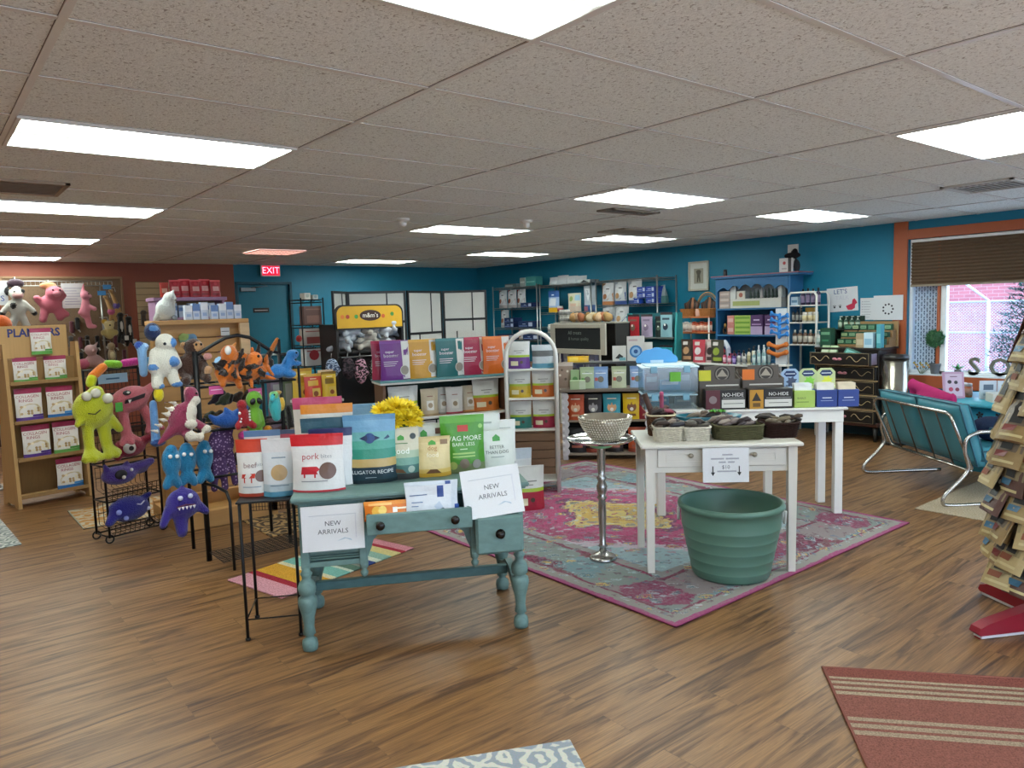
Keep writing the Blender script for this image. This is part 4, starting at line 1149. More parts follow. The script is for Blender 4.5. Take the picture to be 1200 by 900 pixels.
# tub
tb = thing('rope_handle_tub', 'green plastic tub with rope handles on the rug in front of the white table', 'tub', (3.655, 2.555, .009))
GT = M('527567', .42, 0, 'plain', .03)
prof = [(.20, 0), (.215, .006), (.222, .02)]
for k in range(5):
    z = .05 + .062 * k; r = .222 + .0125 * (k + .6)
    prof += [(r, z), (r + .0018, z + .005), (r + .0018, z + .009), (r + .0005, z + .013)]
prof += [(.283, .37), (.287, .40), (.298, .405), (.303, .42), (.298, .436), (.285, .438), (.277, .43), (.272, .40), (.215, .03), (0, .025)]
mb = MB(); mb.lathe(prof, GT, n=56); mb.build('body', tb)
for a in (rad(-53), rad(127)):
    mb = MB(); c, s_ = cos(a), sin(a)
    pts = []
    for i in range(9):
        u = -1 + 2 * i / 8; pts.append((c * .297 - s_ * u * .07, s_ * .297 + c * u * .07, .40 - .085 * (1 - u * u)))
    mb.tube(pts, .008, M('c9ccc8', .8), 8); mb.build('rope_handle', tb)
mb = MB(); mb.lathe([(.0, .26), (.05, .255), (.09, .22), (.1, .03)], M('141414', .6), (.02, .06, 0), 14); tag(mb.build('dark_bundle', None, (3.655, 2.56, .012)), 'black bundle lying inside the green tub', 'bundle')
bpy.data.objects['dark_bundle'].location.z = .036
# console behind
BT = Fr(4.333, 3.644, -42)
bt = thing('console_table', 'long white console table behind the drawer table, stacked with boxes', 'table', BT.g(0, 0, 0), BT.a)
mb = MB(); mb.box((.645, .175, .80), (1.42, .46, .02), WP2, .005); mb.build('tabletop', bt)
mb = MB(); mb.bx(-.04, 1.33, -.035, -.015, .70, .79, WP2, .002); mb.bx(-.04, 1.33, .365, .385, .70, .79, WP2, .002); mb.bx(-.04, -.02, -.03, .38, .7, .79, WP2); mb.bx(1.31, 1.33, -.03, .38, .7, .79, WP2, .002); mb.build('apron', bt)
for (x, y) in ((0, 0), (1.30, 0), (0, .35), (1.30, .35)):
    mb = MB(); z0 = .009 if (x, y) in ((0, 0),(0,.35), (1.3, 0)) else 0; mb.bx(x - .03, x + .03, y - .03, y + .03, z0, .70, WP2, .004); mb.build('leg', bt)

# baskets of chews on the drawer table
def chews(par_label, loc, rz, w, d, z, n, cols, seed, group, lab):
    rr = random.Random(seed)
    for k in range(n):
        x = rr.uniform(-w / 2, w / 2) * .8; y = rr.uniform(-d / 2, d / 2) * .7; l = rr.uniform(.07, .13); a = rr.uniform(-.8, .8); el = rr.uniform(-.15, .5)
        mb = MB(); hx = rr.choice(cols)
        dv = Vector((cos(a) * cos(el), sin(a) * cos(el), sin(el))) * l / 2
        p0 = -dv; p1 = dv; md = Vector((0, 0, rr.uniform(.004, .014)))
        mb.tube([p0, p0 * .5 + md, p1 * .5 + md, p1], [.008, .014, .015, .009], M(hx, .55), 7)
        cx, cy = x * cos(rz) - y * sin(rz), x * sin(rz) + y * cos(rz)
        tag(mb.build('chew', None, (loc[0] + cx, loc[1] + cy, loc[2] + z + rr.uniform(0, .035)), rz), lab, 'dog chew', group)
def basket(label, loc, rz, w, d, h, hx, flare=1.12, name='basket', weave='dark', rim=None):
    t = thing(name, label, 'basket', loc, rz)
    mb = MB(); mt = M(hx, .8, 0, 'fabric', .35)
    n = 40
    rows = 9
    def ring(u, k, g=0):
        a = 2 * pi * k / n; s = 1 + (flare - 1) * u
        ex = 4
        ca, sa = cos(a), sin(a); q = (abs(ca) ** ex + abs(sa) ** ex) ** (-1 / ex)
        return (ca * q * (w / 2 * s + g), sa * q * (d / 2 * s + g), h * u)
    vs = []; fs = []
    for j in range(rows * 2 + 1):
        u = j / (rows * 2)
        for k in range(n):
            g = .0035 * (1 if (j % 2) ^ ((k // 2) % 2) else -1)
            vs.append(ring(u, k, g))
    R_ = rows * 2 + 1
    for j in range(R_ - 1):
        for k in range(n): fs.append((j * n + k, j * n + (k + 1) % n, (j + 1) * n + (k + 1) % n, (j + 1) * n + k))
    fs.append(tuple(range(n - 1, -1, -1)))
    mb.add(vs, fs, mt)
    vs = [ring(1, k, -.006) for k in range(n)] + [(ring(0.1, k, -.006)[0], ring(.1, k, -.006)[1], h * .15) for k in range(n)]
    fs = [(k, n + k, n + (k + 1) % n, (k + 1) % n) for k in range(n)] + [tuple(range(n, 2 * n))]
    mb.add(vs, fs, mt); mb.build('weave', t)
    mb = MB(); mb.tube([ring(1, k) for k in range(0, n, 1)], .006, M(rim or hx, .7, 0, 'fabric', .3), 6, True); mb.build('rim', t)
    return t
TW = .781
cc = ['3a2a22', '54392a', '241c1a', '6a5648', '3c3436', '2c2a30', '8a7a6c']
basket('small oval whitewashed basket of dark chews at the left front of the drawer table', WT.g(.125, .12, TW), WT.a, .16, .14, .085, 'c9c2b2', 1.1)
chews('', WT.g(.125, .12, TW), WT.a, .17, .14, .07, 13, cc, 1, 'chews in the left whitewashed basket', 'dark dog chew piled in the left whitewashed basket')
basket('whitewashed basket of smooth dark chews, second along the front', WT.g(.29, .13, TW), WT.a, .16, .14, .08, 'cfc9bb', 1.08)
chews('', WT.g(.29, .13, TW), WT.a, .17, .14, .065, 10, ['241c1a', '2c2622', '3a322c', '4a443c'], 2, 'chews in the second whitewashed basket', 'dark dog chew piled in the second whitewashed basket')
basket('long woven basket in green and brown reeds in the middle of the drawer table', WT.g(.545, .15, TW), WT.a, .28, .18, .085, '5d5a40', 1.05)
chews('', WT.g(.545, .15, TW), WT.a, .29, .19, .075, 18, ['5a4a48', '3c3234', '7a6c66', '94867c', '4a4a52'], 3, 'chews in the long reed basket', 'greyish dog chew piled in the long reed basket')
basket('dark brown braided basket with pink specks at the right end of the drawer table', WT.g(.80, .19, TW), WT.a, .19, .16, .09, '33211c', 1.2)
chews('', WT.g(.80, .19, TW), WT.a, .2, .16, .08, 10, ['4a3a2c', '6a5c44', '2c2420', '7a6e5c'], 4, 'chews in the dark braided basket', 'brown dog chew piled in the dark braided basket')
basket('brown bark basket standing behind the left whitewashed basket', WT.g(.115, .33, TW), WT.a, .15, .14, .13, '5c3c28', 1.15, rim='d8c8a8')
chews('', WT.g(.115, .33, TW), WT.a, .15, .12, .12, 8, ['4a2c22', '3c2620', '8a3a4a', '2a2020'], 5, 'chews in the brown bark basket', 'dark dog chew standing in the brown bark basket')
tl = thing('serving_bowl', 'oval teal bowl of chews behind the reed basket', 'bowl', WT.g(.42, .375, TW), WT.a)
mb = MB(); mb.lathe([(.10, 0), (.13, .01), (.17, .07), (.19, .11), (.184, .112), (.16, .07), (.12, .02), (0, .016)], M('1f6a80', .3), n=36, sx=1.1, sy=.62); mb.build('bowl', tl)
chews('', WT.g(.42, .375, TW), WT.a, .28, .16, .085, 14, cc, 6, 'chews in the teal bowl', 'dark dog chew piled in the oval teal bowl')
mb = MB()
for k in range(9):
    a = k * .7; mb.add([(0, 0, 0), (cos(a - .25) * .04, sin(a - .25) * .04, .012), (cos(a) * .06, sin(a) * .06, .004), (cos(a + .25) * .04, sin(a + .25) * .04, .012)], [(0, 1, 2, 3)], M('5aa83a', .6))
tag(mb.build('paper_star', None, WT.g(.46, .30, TW + .14), 0), 'bright green paper star stuck on the teal chew bowl', 'price tag')
jr = thing('chew_tube', 'thick brown chew stick standing up in the bark basket', 'dog chew', WT.g(.07, .33, TW + .10), WT.a)
mb = MB(); mb.tube([(0, 0, 0), (-.03, 0, .09), (-.055, 0, .16)], .018, M('4a2e26', .6), 10); mb.build('stick', jr)
jr = thing('chew_tube', 'pink wrapped chew tube standing beside the brown chew stick', 'dog chew', WT.g(.125, .35, TW + .10), WT.a)
mb = MB(); mb.tube([(0, 0, 0), (0, 0, .15)], .013, M('8a2c50', .5), 10); mb.build('tube', jr)
mb = MB(); mb.lathe([(.013, .15), (.013, .165), (.006, .17)], M('c85a80', .4), n=10); mb.build('cap', jr)

# boxes on the console
CZ = .811
def con(label, x, y, w, h, d, base, dec, name='carton', rot=0, z=CZ, **k): return carton(label, BT.g(x, y, z), BT.a + rad(rot), w, h, d, base, dec, name=name, **k)
con('black chew box with a maroon end on the console', .475, .02, .29, .145, .12, '1b1714', [('r', 0, .36, 0, 1, '5c2630'), ('d', .18, .5, .10, '8a7a7c'), ('t', 'NO-HIDE', .68, .74, .26, 'e8e6e2'), ('r', .4, .98, .08, .5, 'd8d6d0'), ('t', 'WHOLESOME CHEWS', .69, .3, .10, '3a3a3a'), ('r', .42, .96, .56, .60, '8a8a88')])
con('black chew box with an amber dog end on the console', .80, .02, .32, .145, .12, '1b1714', [('r', .03, .34, 0, .97, 'c08a24'), ('p', [(.08, .4), (.18, .85), (.29, .4)], '2a2018'), ('r', .1, .27, .1, .3, '6a4c18'), ('t', 'NO-HIDE', .68, .74, .24, 'e8e6e2'), ('r', .37, .98, .1, .48, 'd2d0ca'), ('t', 'WHOLESOME CHEWS', .68, .3, .10, '3a3a3a'), ('r', .40, .96, .54, .58, '8a8a88')])
GB = M('5a5048', .5)
for (x, lab, sq) in ((.465, 'taller brown open display box with a yellow price tag behind the maroon ended box', 'd8d23a'), (.79, 'taller brown open display box with an orange price tag behind the amber ended box', 'e0762a')):
    t = thing('display_box', lab, 'box', BT.g(x, .22, CZ), BT.a)
    w = .31
    mb = MB(); mb.bx(-w / 2, w / 2, -.10, -.095, 0, .21, GB); mb.bx(-w / 2, w / 2, .095, .10, 0, .27, GB); mb.prism([(-.1, 0), (.1, 0), (.1, .27), (.02, .23), (-.1, .21)], -w / 2, -w / 2 + .005, GB, 'x'); mb.prism([(-.1, 0), (.1, 0), (.1, .27), (.02, .23), (-.1, .21)], w / 2 - .005, w / 2, GB, 'x'); mb.bx(-w / 2, w / 2, -.1, .1, 0, .005, GB)
    mb.bx(-w / 2 + .04, w / 2 - .04, -.098, -.094, .2, .31, GB)
    mb.disc(.02, .25, .06, M('2c2622', .5), y=-.098, off=.001); mb.disc(.02, .25, .05, M('8a8278', .5), y=-.098, off=.0016); mb.disc(.02, .25, .042, M('3a322c', .5), y=-.098, off=.0022); mb.poly([(-.02, .23), (.02, .285), (.06, .23)], M('a89c8c', .5), y=-.098, off=.003)
    mb.text('EARTH ANIMAL', (.02, -.1, .165), .035, M('d8d2c8', .5), off=.002); mb.build('tray', t)
    mb = MB(); mb.bx(-w / 2 + .0, -w / 2 + .09, -.104, -.100, .20, .28, M(sq, .6)); mb.build('price_tag', t)
    for k in range(5):
        mb = MB(); mb.tube([(-.1 + .05 * k, .0, .03), (-.1 + .05 * k + .01, .03, .27)], .016, M(('8a7260', 'a89484')[k % 2], .4), 8); tag(mb.build('chew_roll', None, BT.g(x, .22, CZ), BT.a), 'rolled chew standing in the brown display box', 'dog chew', 'rolled chews in the brown display boxes')
for (x, base, dog, lab) in ((1.03, '9cb4d4', '4a5470', 'pale blue tray box with hexagon header and dog picture on the console'), (1.165, 'b9c890', '7a8a4a', 'lime header box with a green splash behind the lime carton'), (1.30, 'c4cf98', '8a8a50', 'lime header box with a yellow splash at the right end')):
    t = thing('header_box', lab, 'box', BT.g(x, .20, CZ), BT.a, None)
    mb = MB(); mb.bx(-.07, .07, -.05, .05, 0, .13, M(base, .5), .002)
    mb.prism([(-.07, .12), (.07, .12), (.07, .235), (.04, .265), (-.04, .265), (-.07, .235)], .045, .05, M(base, .5), 'y')
    hexp = [(-.05, .225), (-.03, .205), (.03, .205), (.05, .225), (.03, .25), (-.03, .25)]
    mb.poly(hexp, M('1f3564', .5), y=.045, off=.002); mb.text('PRIMAL', (0, .045, .227), .022, M('cfd8e4', .5), off=.003)
    mb.build('box', t)
    mb = MB(); sp = []
    for k in range(14):
        a = 2 * pi * k / 14; r = .045 if k % 2 else .028; sp.append((.01 + cos(a) * r, .165 + sin(a) * r))
    mb.poly(sp, M('8ad04a' if '8' in base[:2] or base == 'b9c890' else ('dce04a' if base == 'c4cf98' else dog), .5), y=.045, off=.002)
    for k in range(4): mb.bx(-.03 + .018 * k, -.022 + .018 * k, .043, .0445, .11 - .006 * (k % 2), .14, M('8ad04a' if base == 'b9c890' else dog, .5))
    mb.build('splash', t)
def tray(label, x, y, base, dec, top, w=.17):
    t = thing('tray_carton', label, 'box', BT.g(x, y, CZ), BT.a)
    m_ = carton_mb(w, .125, .12, base, dec); m_.build('box', t)
    for k in range(4):
        q = pouch_mb(w * .85, .10, .02, top, [], []); o = q.build('sachet', t, (0, -.035 + .024 * k, .075)); o.rotation_euler = (rad(-14 + 4 * k), 0, rad(4 * (k - 1)))
tray('lime green open carton of white sachets on the console', 1.05, .03, 'a3bd5c', [('t', 'BASICS', .35, .55, .16, '3a4a2a'), ('r', .1, .7, .3, .36, '7a9440')], 'd0d2d6', .15)
tray('blue open carton of white sachets, left of the two blue ones', 1.21, .03, '223c86', [('t', 'PRIMAL', .5, .55, .16, 'dfe4f0'), ('r', .2, .8, .36, .40, '8a9ac8')], 'd8d4cc', .15)
tray('blue open carton of tan bagged treats at the right end of the console', 1.365, .03, '223c86', [('t', 'PRIMAL', .5, .55, .16, 'dfe4f0'), ('r', .2, .8, .36, .40, '8a9ac8')], 'cfc0a4', .15)
# clear plastic storage boxes
CL = glass_mat('clear_plastic', 'e4eef2', .16, .18)
def clear_bin(label, loc, rz, w, d, h, lid, cont):
    t = thing('storage_bin', label, 'storage box', loc, rz)
    mb = MB(); th = .004; s_ = .93
    for (a, b, c, e) in ((-w / 2, w / 2, -d / 2, -d / 2 + th), (-w / 2, w / 2, d / 2 - th, d / 2), (-w / 2, -w / 2 + th, -d / 2, d / 2), (w / 2 - th, w / 2, -d / 2, d / 2)): mb.bx(a, b, c, e, 0, h, CL)
    mb.bx(-w / 2, w / 2, -d / 2, d / 2, 0, th, CL); mb.build('tub', t)
    mb = MB(); mb.bx(-w / 2 - .012, w / 2 + .012, -d / 2 - .012, d / 2 + .012, h, h + .012, M(lid, .3), .005); mb.bx(-w / 2 + .02, w / 2 - .02, -d / 2 + .02, d / 2 - .02, h + .012, h + .022, M(lid, .3), .005); mb.build('lid', t)
    for sx in (-.3, .3):
        mb = MB(); mb.box((sx * w, -d / 2 - .01, h - .01), (.05, .014, .05), M('7fb0c8', .3), .004); mb.build('latch', t)
    for k, (x, y, ww, hh, hx) in enumerate(cont):
        c, s2 = cos(rz), sin(rz)
        carton('packet stored inside the clear plastic bin', (loc[0] + x * c - y * s2, loc[1] + x * s2 + y * c, loc[2] + .006), rz, ww, hh, .05, hx, [('r', .1, .9, .5, .8, 'd8dce0')], group='packets in the clear bins')
    return t
clear_bin('large clear plastic bin with a green tag at the left end of the console', BT.g(.085, .20, CZ + .125), BT.a, .41, .30, .185, 'cfe0e8', [(-.12, .02, .1, .13, '6a3a4a'), (.02, .02, .16, .08, '4a94b8'), (.14, .03, .08, .14, '8a8a90')])
clear_bin('low clear plastic bin under the large clear bin', BT.g(.085, .20, CZ), BT.a, .39, .29, .10, 'b8d4e2', [(-.08, .02, .18, .07, '5aa0c0'), (.12, .02, .12, .06, '8aa0b0')])
mb = MB(); mb.bx(-.04, .04, -.002, 0, 0, .07, M('6cb83a', .6)); tag(mb.build('price_tag', None, BT.g(.12, .03, CZ + .21), BT.a), 'green square tag on the front of the large clear bin', 'price tag')
# ================================================================ LEFT SIDE: PEANUT RACK, PLUSH TOYS, RACKS
PLY = M('b08a58', .6, 0, 'woodz', .15); PLYD = M('8f6d42', .6, 0, 'woodz', .15)
PR = Fr(.62, 7.67, 12)
pk = thing('wooden_display_rack', 'tall plywood display rack with navy header lettering, holding white and crimson bags', 'display rack', PR.g(0, 0), PR.a)
for x in (.0, .575):
    mb = MB(); mb.prism([(-.02, 0), (.06, 0), (.08, .03), (.25, .03), (.28, 0), (.36, 0), (.13, 1.43), (.02, 1.43)], x, x + .028, PLY, 'x'); mb.build('side_board', pk)
mb = MB(); mb.box((.3, .16, .68), (.548, .012, 1.25), PLYD, 0, Matrix.Rotation(rad(8), 3, 'X')); mb.build('back_board', pk)
mb = MB(); mb.bx(-.01, .53, .06, .08, 1.30, 1.585, PLY, .006); mb.text('PLANTERS', (.265, .06, 1.52), .098, M('1c2a6a', .5), off=.0015, sx=.92, bold=.03); mb.build('header', pk)
for z, y in ((1.085, .0), (.745, -.01), (.42, -.02), (.095, -.02)):
    mb = MB(); mb.bx(.028, .575, y, y + .17, z - .012, z, PLY, .002); mb.bx(.028, .575, y - .006, y, z - .012, z + .02, PLYD, .002); mb.build('shelf', pk)
def ring_bag(lab, x, y, z, w, h, base):
    b = {'g': ('5f9a4a', '4a8a3a'), 'p': ('5a3a8a', '4a2c7c'), 'b': ('2f6fb0', '3a84c4')}[base]
    pouch(lab, PR.g(x, y, z), PR.a + rad(random.uniform(-6, 6)), w, h, .06, 'd8d2cc', [(.84, 1, '9c2c52'), (0, .13, b[0])],
        [('t', 'COLLAGEN', .46, .75, .14, '9c2440'), ('t', 'RINGS', .38, .63, .13, '9c2440'), ('p', [(.12, .18), (.9, .18), (.92, .38), (.8, .5), (.5, .54), (.2, .46), (.1, .34)], 'c8b896')] + [('d', .2 + .12 * (k % 6), .24 + .07 * (k // 2 % 4), .05, ('b89a70', 'e0d4b8', 'a8895c')[k % 3]) for k in range(12)] + [('r', .0, .0, .0, .0, 'b89a70'), ('r', .58, .98, .14, .2, b[1])], group=None, name='treat_bag')
ring_bag('white and crimson chew bag hanging over the header lettering', .305, .03, 1.33, .165, .23, 'g')
ring_bag('green based chew bag on the top shelf of the plywood rack, left', .17, .06, 1.09, .185, .22, 'g')
ring_bag('green based chew bag on the top shelf of the plywood rack, right', .41, .06, 1.09, .185, .22, 'g')
ring_bag('purple based chew bag on the second shelf of the plywood rack', .17, .05, .75, .21, .29, 'p')
ring_bag('blue based chew bag on the second shelf of the plywood rack', .42, .05, .75, .22, .285, 'b')
ring_bag('purple based chew bag on the third shelf of the plywood rack', .20, .04, .425, .22, .285, 'p')
ring_bag('green based chew bag on the third shelf of the plywood rack', .44, .04, .425, .21, .29, 'g')
ring_bag('blue based chew bag alone on the bottom shelf of the plywood rack', .445, .04, .1, .22, .275, 'b')

# --- black wire tower with curled feet
RA = Fr(1.013, 5.955, 14.7)
tw = thing('wire_tower', 'black wire tower on curled feet carrying yellow, pink and purple monster plush', 'display rack', RA.g(0, 0), RA.a)
for (x, y) in ((0, 0), (.40, 0), (0, .2), (.40, .2)):
    mb = MB(); mb.tube([(x, y, .04), (x, y, 1.25)], .009, BK, 8)
    mb.tube([(x + .028 * cos(a), y, .032 + .028 * sin(a)) for a in [2 * pi * k / 12 for k in range(12)]], .006, BK, 6, True); mb.build('leg', tw)
for z in (.045, .30, .56, .82, 1.06, 1.25):
    mb = MB()
    for (a, b) in (((0, 0), (.4, 0)), ((.4, 0), (.4, .2)), ((.4, .2), (0, .2)), ((0, .2), (0, 0))): mb.tube([(*a, z), (*b, z)], .006, BK, 6)
    mb.build('ring', tw)
for zt in (.11, .37):
    mb = MB()
    for i in range(11):
        x = .02 + .036 * i; mb.tube([(x, .19, zt + .16), (x, .19, zt), (x, -.04, zt - .05), (x, -.06, zt + .03)], .0022, BK, 4)
    for (y, z) in ((.19, zt + .16), (.19, zt + .08), (.1, zt - .02), (0, zt - .04), (-.06, zt + .03), (-.05, zt - .01)): mb.tube([(.02, y, z), (.38, y, z)], .0028, BK, 4)
    mb.build('wire_basket', tw)
mb = MB()
for i in range(14): mb.tube([(.03 * i, .2, .6), (.03 * i, .2, 1.25)], .002, BK, 4)
for i in range(12): mb.tube([(0, .2, .6 + .055 * i), (.4, .2, .6 + .055 * i)], .002, BK, 4)
mb.build('grid', tw)
mb = MB(); mb.bx(-.11, .11, -.002, .002, 0, .07, M('9ac0d4', .5)); mb.text('TOYS', (0, -.002, .035), .04, M('3a6a8a', .5)); tag(mb.build('shelf_sign', None, RA.g(.2, .19, 1.14), RA.a), 'small pale blue sign card on the wire tower under the caterpillar', 'sign')
FUR = 'fur'
YEL = 'b9bd28'
plush('plush_monster', 'big yellow fish faced plush with bulging eyes on the front of the wire tower', 'plush toy', RA.g(-.085, -.10, .635), RA.a + rad(8),
    [('e', (.0, 0, .36), (.14, .09, .135), YEL), ('c', (-.1, -.02, .30), (-.145, -.04, .27), .035, .02, YEL), ('e', (.03, .0, .48), (.05, .05, .04), YEL), ('c', (-.05, 0, .26), (-.055, -.01, .1), .04, .035, YEL), ('c', (.06, 0, .26), (.07, -.01, .1), .045, .04, YEL),
     ('c', (-.055, -.01, .08), (-.12, -.06, .03), .035, .03, YEL), ('c', (-.055, -.01, .08), (-.07, -.08, .025), .035, .03, YEL), ('c', (-.05, -.01, .08), (-.02, -.07, .03), .035, .028, YEL), ('c', (.07, -.01, .09), (.035, -.08, .03), .035, .03, YEL), ('c', (.07, -.01, .09), (.09, -.08, .03), .035, .03, YEL), ('c', (.07, 0, .09), (.125, -.05, .04), .035, .028, YEL), ('c', (.11, -.02, .28), (.16, -.03, .2), .035, .03, YEL)],
    [('eye', E((-.085, -.075, .46), .032, 'c9c4b4')), ('eye', E((-.02, -.075, .475), .034, 'c9c4b4')), ('eye', E((.06, -.08, .43), .036, 'c9c4b4')), ('mouth', lambda mb: mb.tube([(-.09, -.085, .345), (-.05, -.1, .335), (-.01, -.098, .36)], .004, M('3a3a1a', .6), 6)), ('tag', lambda mb: mb.box((.135, -.085, .36), (.055, .004, .065), M('4a9a3a', .5), .002))], .012)
PNK = 'bf646e'
plush('plush_monster', 'salmon pink plush with a wide toothed grin and long legs on the wire tower', 'plush toy', RA.g(.20, -.045, .70), RA.a,
    [('e', (0, 0, .33), (.145, .08, .095), PNK, (0, rad(-12), 0)), ('c', (.11, 0, .36), (.19, 0, .43), .045, .02, PNK), ('c', (-.06, 0, .27), (-.05, -.01, .08), .032, .04, PNK), ('c', (.08, 0, .28), (.14, -.01, .14), .035, .04, PNK),
     ('c', (-.05, -.01, .08), (-.1, -.04, .02), .03, .022, PNK), ('c', (-.05, -.01, .08), (-.04, -.06, .02), .03, .022, PNK), ('c', (-.05, -.01, .08), (.02, -.04, .03), .03, .022, PNK), ('c', (.14, -.01, .14), (.09, -.04, .08), .03, .022, PNK), ('c', (.14, -.01, .14), (.15, -.06, .07), .03, .024, PNK), ('c', (.14, -.01, .14), (.21, -.03, .09), .03, .022, PNK)],
    [('mouth', lambda mb: mb.prism([(-.08, .31), (.06, .34), (.07, .37), (-.07, .335)], -.092, -.078, M('241418', .5), 'y')), ('tooth', lambda mb: mb.prism([(-.06, .335), (-.035, .335), (-.05, .31)], -.096, -.09, M('ece6da', .4), 'y')), ('eye', lambda mb: mb.ball((-.055, -.075, .385), (.03, .012, .018), M('1a1214', .3), 12, 8)), ('eye', lambda mb: mb.ball((-.05, -.085, .388), (.012, .006, .008), M('e8e2dc', .3), 10, 6))], .011)
plush('plush_eyeball_monster', 'red plush with one big white eye low in the wire tower', 'plush toy', RA.g(.22, .06, .585), RA.a,
    [('e', (0, 0, .08), (.12, .07, .075), '8a1f34'), ('c', (.08, 0, .1), (.16, -.02, .14), .04, .03, '8a1f34'), ('c', (-.08, 0, .05), (-.1, -.02, .02), .04, .03, '8a1f34')],
    [('eye', E((-.03, -.06, .085), .045, 'd8d2cc')), ('pupil', E((-.035, -.098, .085), .018, '1a1416'))], .011)
PU1 = '46327e'
plush('plush_monster', 'violet winged plush with an open fanged mouth in the upper wire basket', 'plush toy', RA.g(.14, -.0, .405), RA.a,
    [('e', (-.04, 0, .08), (.125, .085, .07), PU1), ('c', (.04, 0, .1), (.2, 0, .14), .05, .03, PU1), ('c', (-.12, 0, .12), (-.14, -.01, .165), .03, .015, PU1), ('c', (.0, 0, .12), (.02, -.01, .165), .03, .015, PU1), ('e', (.12, .02, .1), (.07, .04, .045), PU1)],
    [('mouth', lambda mb: mb.ball((-.06, -.075, .095), (.045, .02, .035), M('120c14', .6), 12, 8)), ('tooth', E((-.05, -.092, .075), .014, 'd8d2c8')), ('eye', E((.02, -.07, .115), .012, 'd8d8e0'))], .011)
PU2 = '2a287c'
plush('plush_monster', 'dark blue violet round plush with pale dots in the lower wire basket', 'plush toy', RA.g(.15, -.0, .135), RA.a,
    [('e', (0, 0, .09), (.15, .085, .095), PU2), ('c', (.1, 0, .14), (.15, -.02, .17), .03, .02, PU2), ('c', (-.12, -.02, .06), (-.16, -.03, .02), .04, .03, PU2)],
    [('spot', E((-.1, -.06, .09), .02, '8a94d8')), ('spot', E((-.06, -.075, .04), .018, '8a94d8')), ('mouth', lambda mb: mb.tube([(.02, -.088, .13), (.05, -.084, .12), (.08, -.075, .14)], .005, M('c8c4e0', .5), 6)), ('spot', E((.12, -.045, .07), .016, 'c8c8e8'))], .011)
cp = [('c7cf1e', (-.055, -.03, 1.17), (-.045, -.03, 1.20), .035), ('d9741a', (-.035, -.02, 1.215), (.05, 0, 1.275), .033), ('7fb828', (.085, 0, 1.295), (.16, 0, 1.285), .031), ('b82c84', (.195, 0, 1.29), (.29, 0, 1.298), .031), ('3a8fc0', (.32, 0, 1.30), (.43, 0, 1.292), .031)]
t = thing('plush_caterpillar', 'rainbow segmented caterpillar plush draped over the top of the wire tower', 'plush toy', RA.g(0, .0, 0), RA.a)
for hx, a, b, r in cp:
    o = bpy.data.objects.new('segment', blob_mesh('segment', [('c', a, b, r, r, hx)], .01)); COL.objects.link(o); o.parent = t

# --- wooden gondola behind, with slatted planks
GW = M('b78a54', .6, 0, 'wood', .18); GW2 = M('a2773f', .6, 0, 'wood', .18)
GO = Fr(1.50, 6.25, 0)
gd = thing('wooden_gondola', 'light plank wood gondola display behind the plush toys', 'display rack', GO.g(0, 0), 0)
mb = MB(); mb.bx(-.05, .70, -.35, .3, .0, .03, GW2); mb.bx(-.05, .72, -.40, -.33, .0, .13, GW, .004); mb.bx(-.05, .72, .28, .33, 0, .13, GW, .004); mb.bx(-.05, .0, -.4, .3, .03, .11, GW2, .003); mb.bx(.66, .72, -.4, .3, .03, .11, GW2, .003); mb.build('base', gd)
mb = MB()
for k in range(11): mb.bx(-.02, .68, .05, .075, .2 + .125 * k, .318 + .125 * k, GW, .004)
mb.build('back_planks', gd)
for x in (-.03, .66):
    mb = MB(); mb.bx(x, x + .05, .0, .09, .03, 1.55, GW2, .004); mb.build('post', gd)
mb = MB(); mb.bx(-.04, .70, -.06, .18, 1.555, 1.59, GW, .004); mb.bx(.62, .70, -.065, -.03, 1.30, 1.555, M('c8a880', .6, 0, 'wood', .2), .003); mb.build('top', gd)
mb = MB(); mb.bx(-.035, .035, -.004, 0, 0, .065, M('c4c4c4', .6)); mb.text('2 FOR 1', (0, -.004, .035), .02, M('55555a', .6)); tag(mb.build('price_card', None, GO.g(.52, -.005, 1.455), 0), 'small grey price card on the top plank of the wooden gondola', 'sign')

# --- black plush rack with curved header
RB = Fr(1.43, 5.04, 0)
rb = thing('gridwall_rack', 'black metal rack with an arched top, hung with dragons, dinosaurs and blue plush', 'display rack', RB.g(0, 0), 0)
def T(name, pts, r=.011, par=rb):
    mb = MB(); mb.tube(pts, r, BK, 8); return mb.build(name, par)
T('post', [(0, 0, 0), (0, 0, 1.385)], .018); T('post', [(.557, 0, .0), (.557, 0, 1.44)], .014); T('post', [(0, .35, 0), (0, .35, 1.3)], .012); T('post', [(.557, .35, 0), (.557, .35, 1.3)], .012)
T('arched_header', [(0, 0, 1.36), (.05, 0, 1.385), (.12, 0, 1.425), (.2, 0, 1.465), (.28, 0, 1.478), (.36, 0, 1.46), (.44, 0, 1.405), (.50, 0, 1.36), (.557, 0, 1.345)], .012)
for z in (.55, .86, 1.15): 
    mb = MB()
    for (a, b) in (((0, 0), (.66, 0)), ((.66, 0), (.66, .35)), ((.66, .35), (0, .35)), ((0, .35), (0, 0))): mb.tube([(*a, z), (*b, z)], .009, BK, 6)
    for i in range(1, 9): mb.tube([(.073 * i, 0, z), (.073 * i, .35, z)], .003, BK, 4)
    mb.build('shelf', rb)
T('end_rail', [(.66, 0, .55), (.69, 0, .62), (.69, 0, 1.24), (.665, 0, 1.30), (.60, 0, 1.33), (.557, 0, 1.33)], .01)
T('low_loop', [(0, -.005, .52), (.03, -.12, .52), (.055, -.27, .50), (.06, -.31, .44), (.06, -.31, 0)], .01)
T('low_loop', [(.5, -.005, .52), (.53, -.12, .52), (.555, -.27, .50), (.56, -.31, .44), (.56, -.31, 0)], .01)
mb = MB()
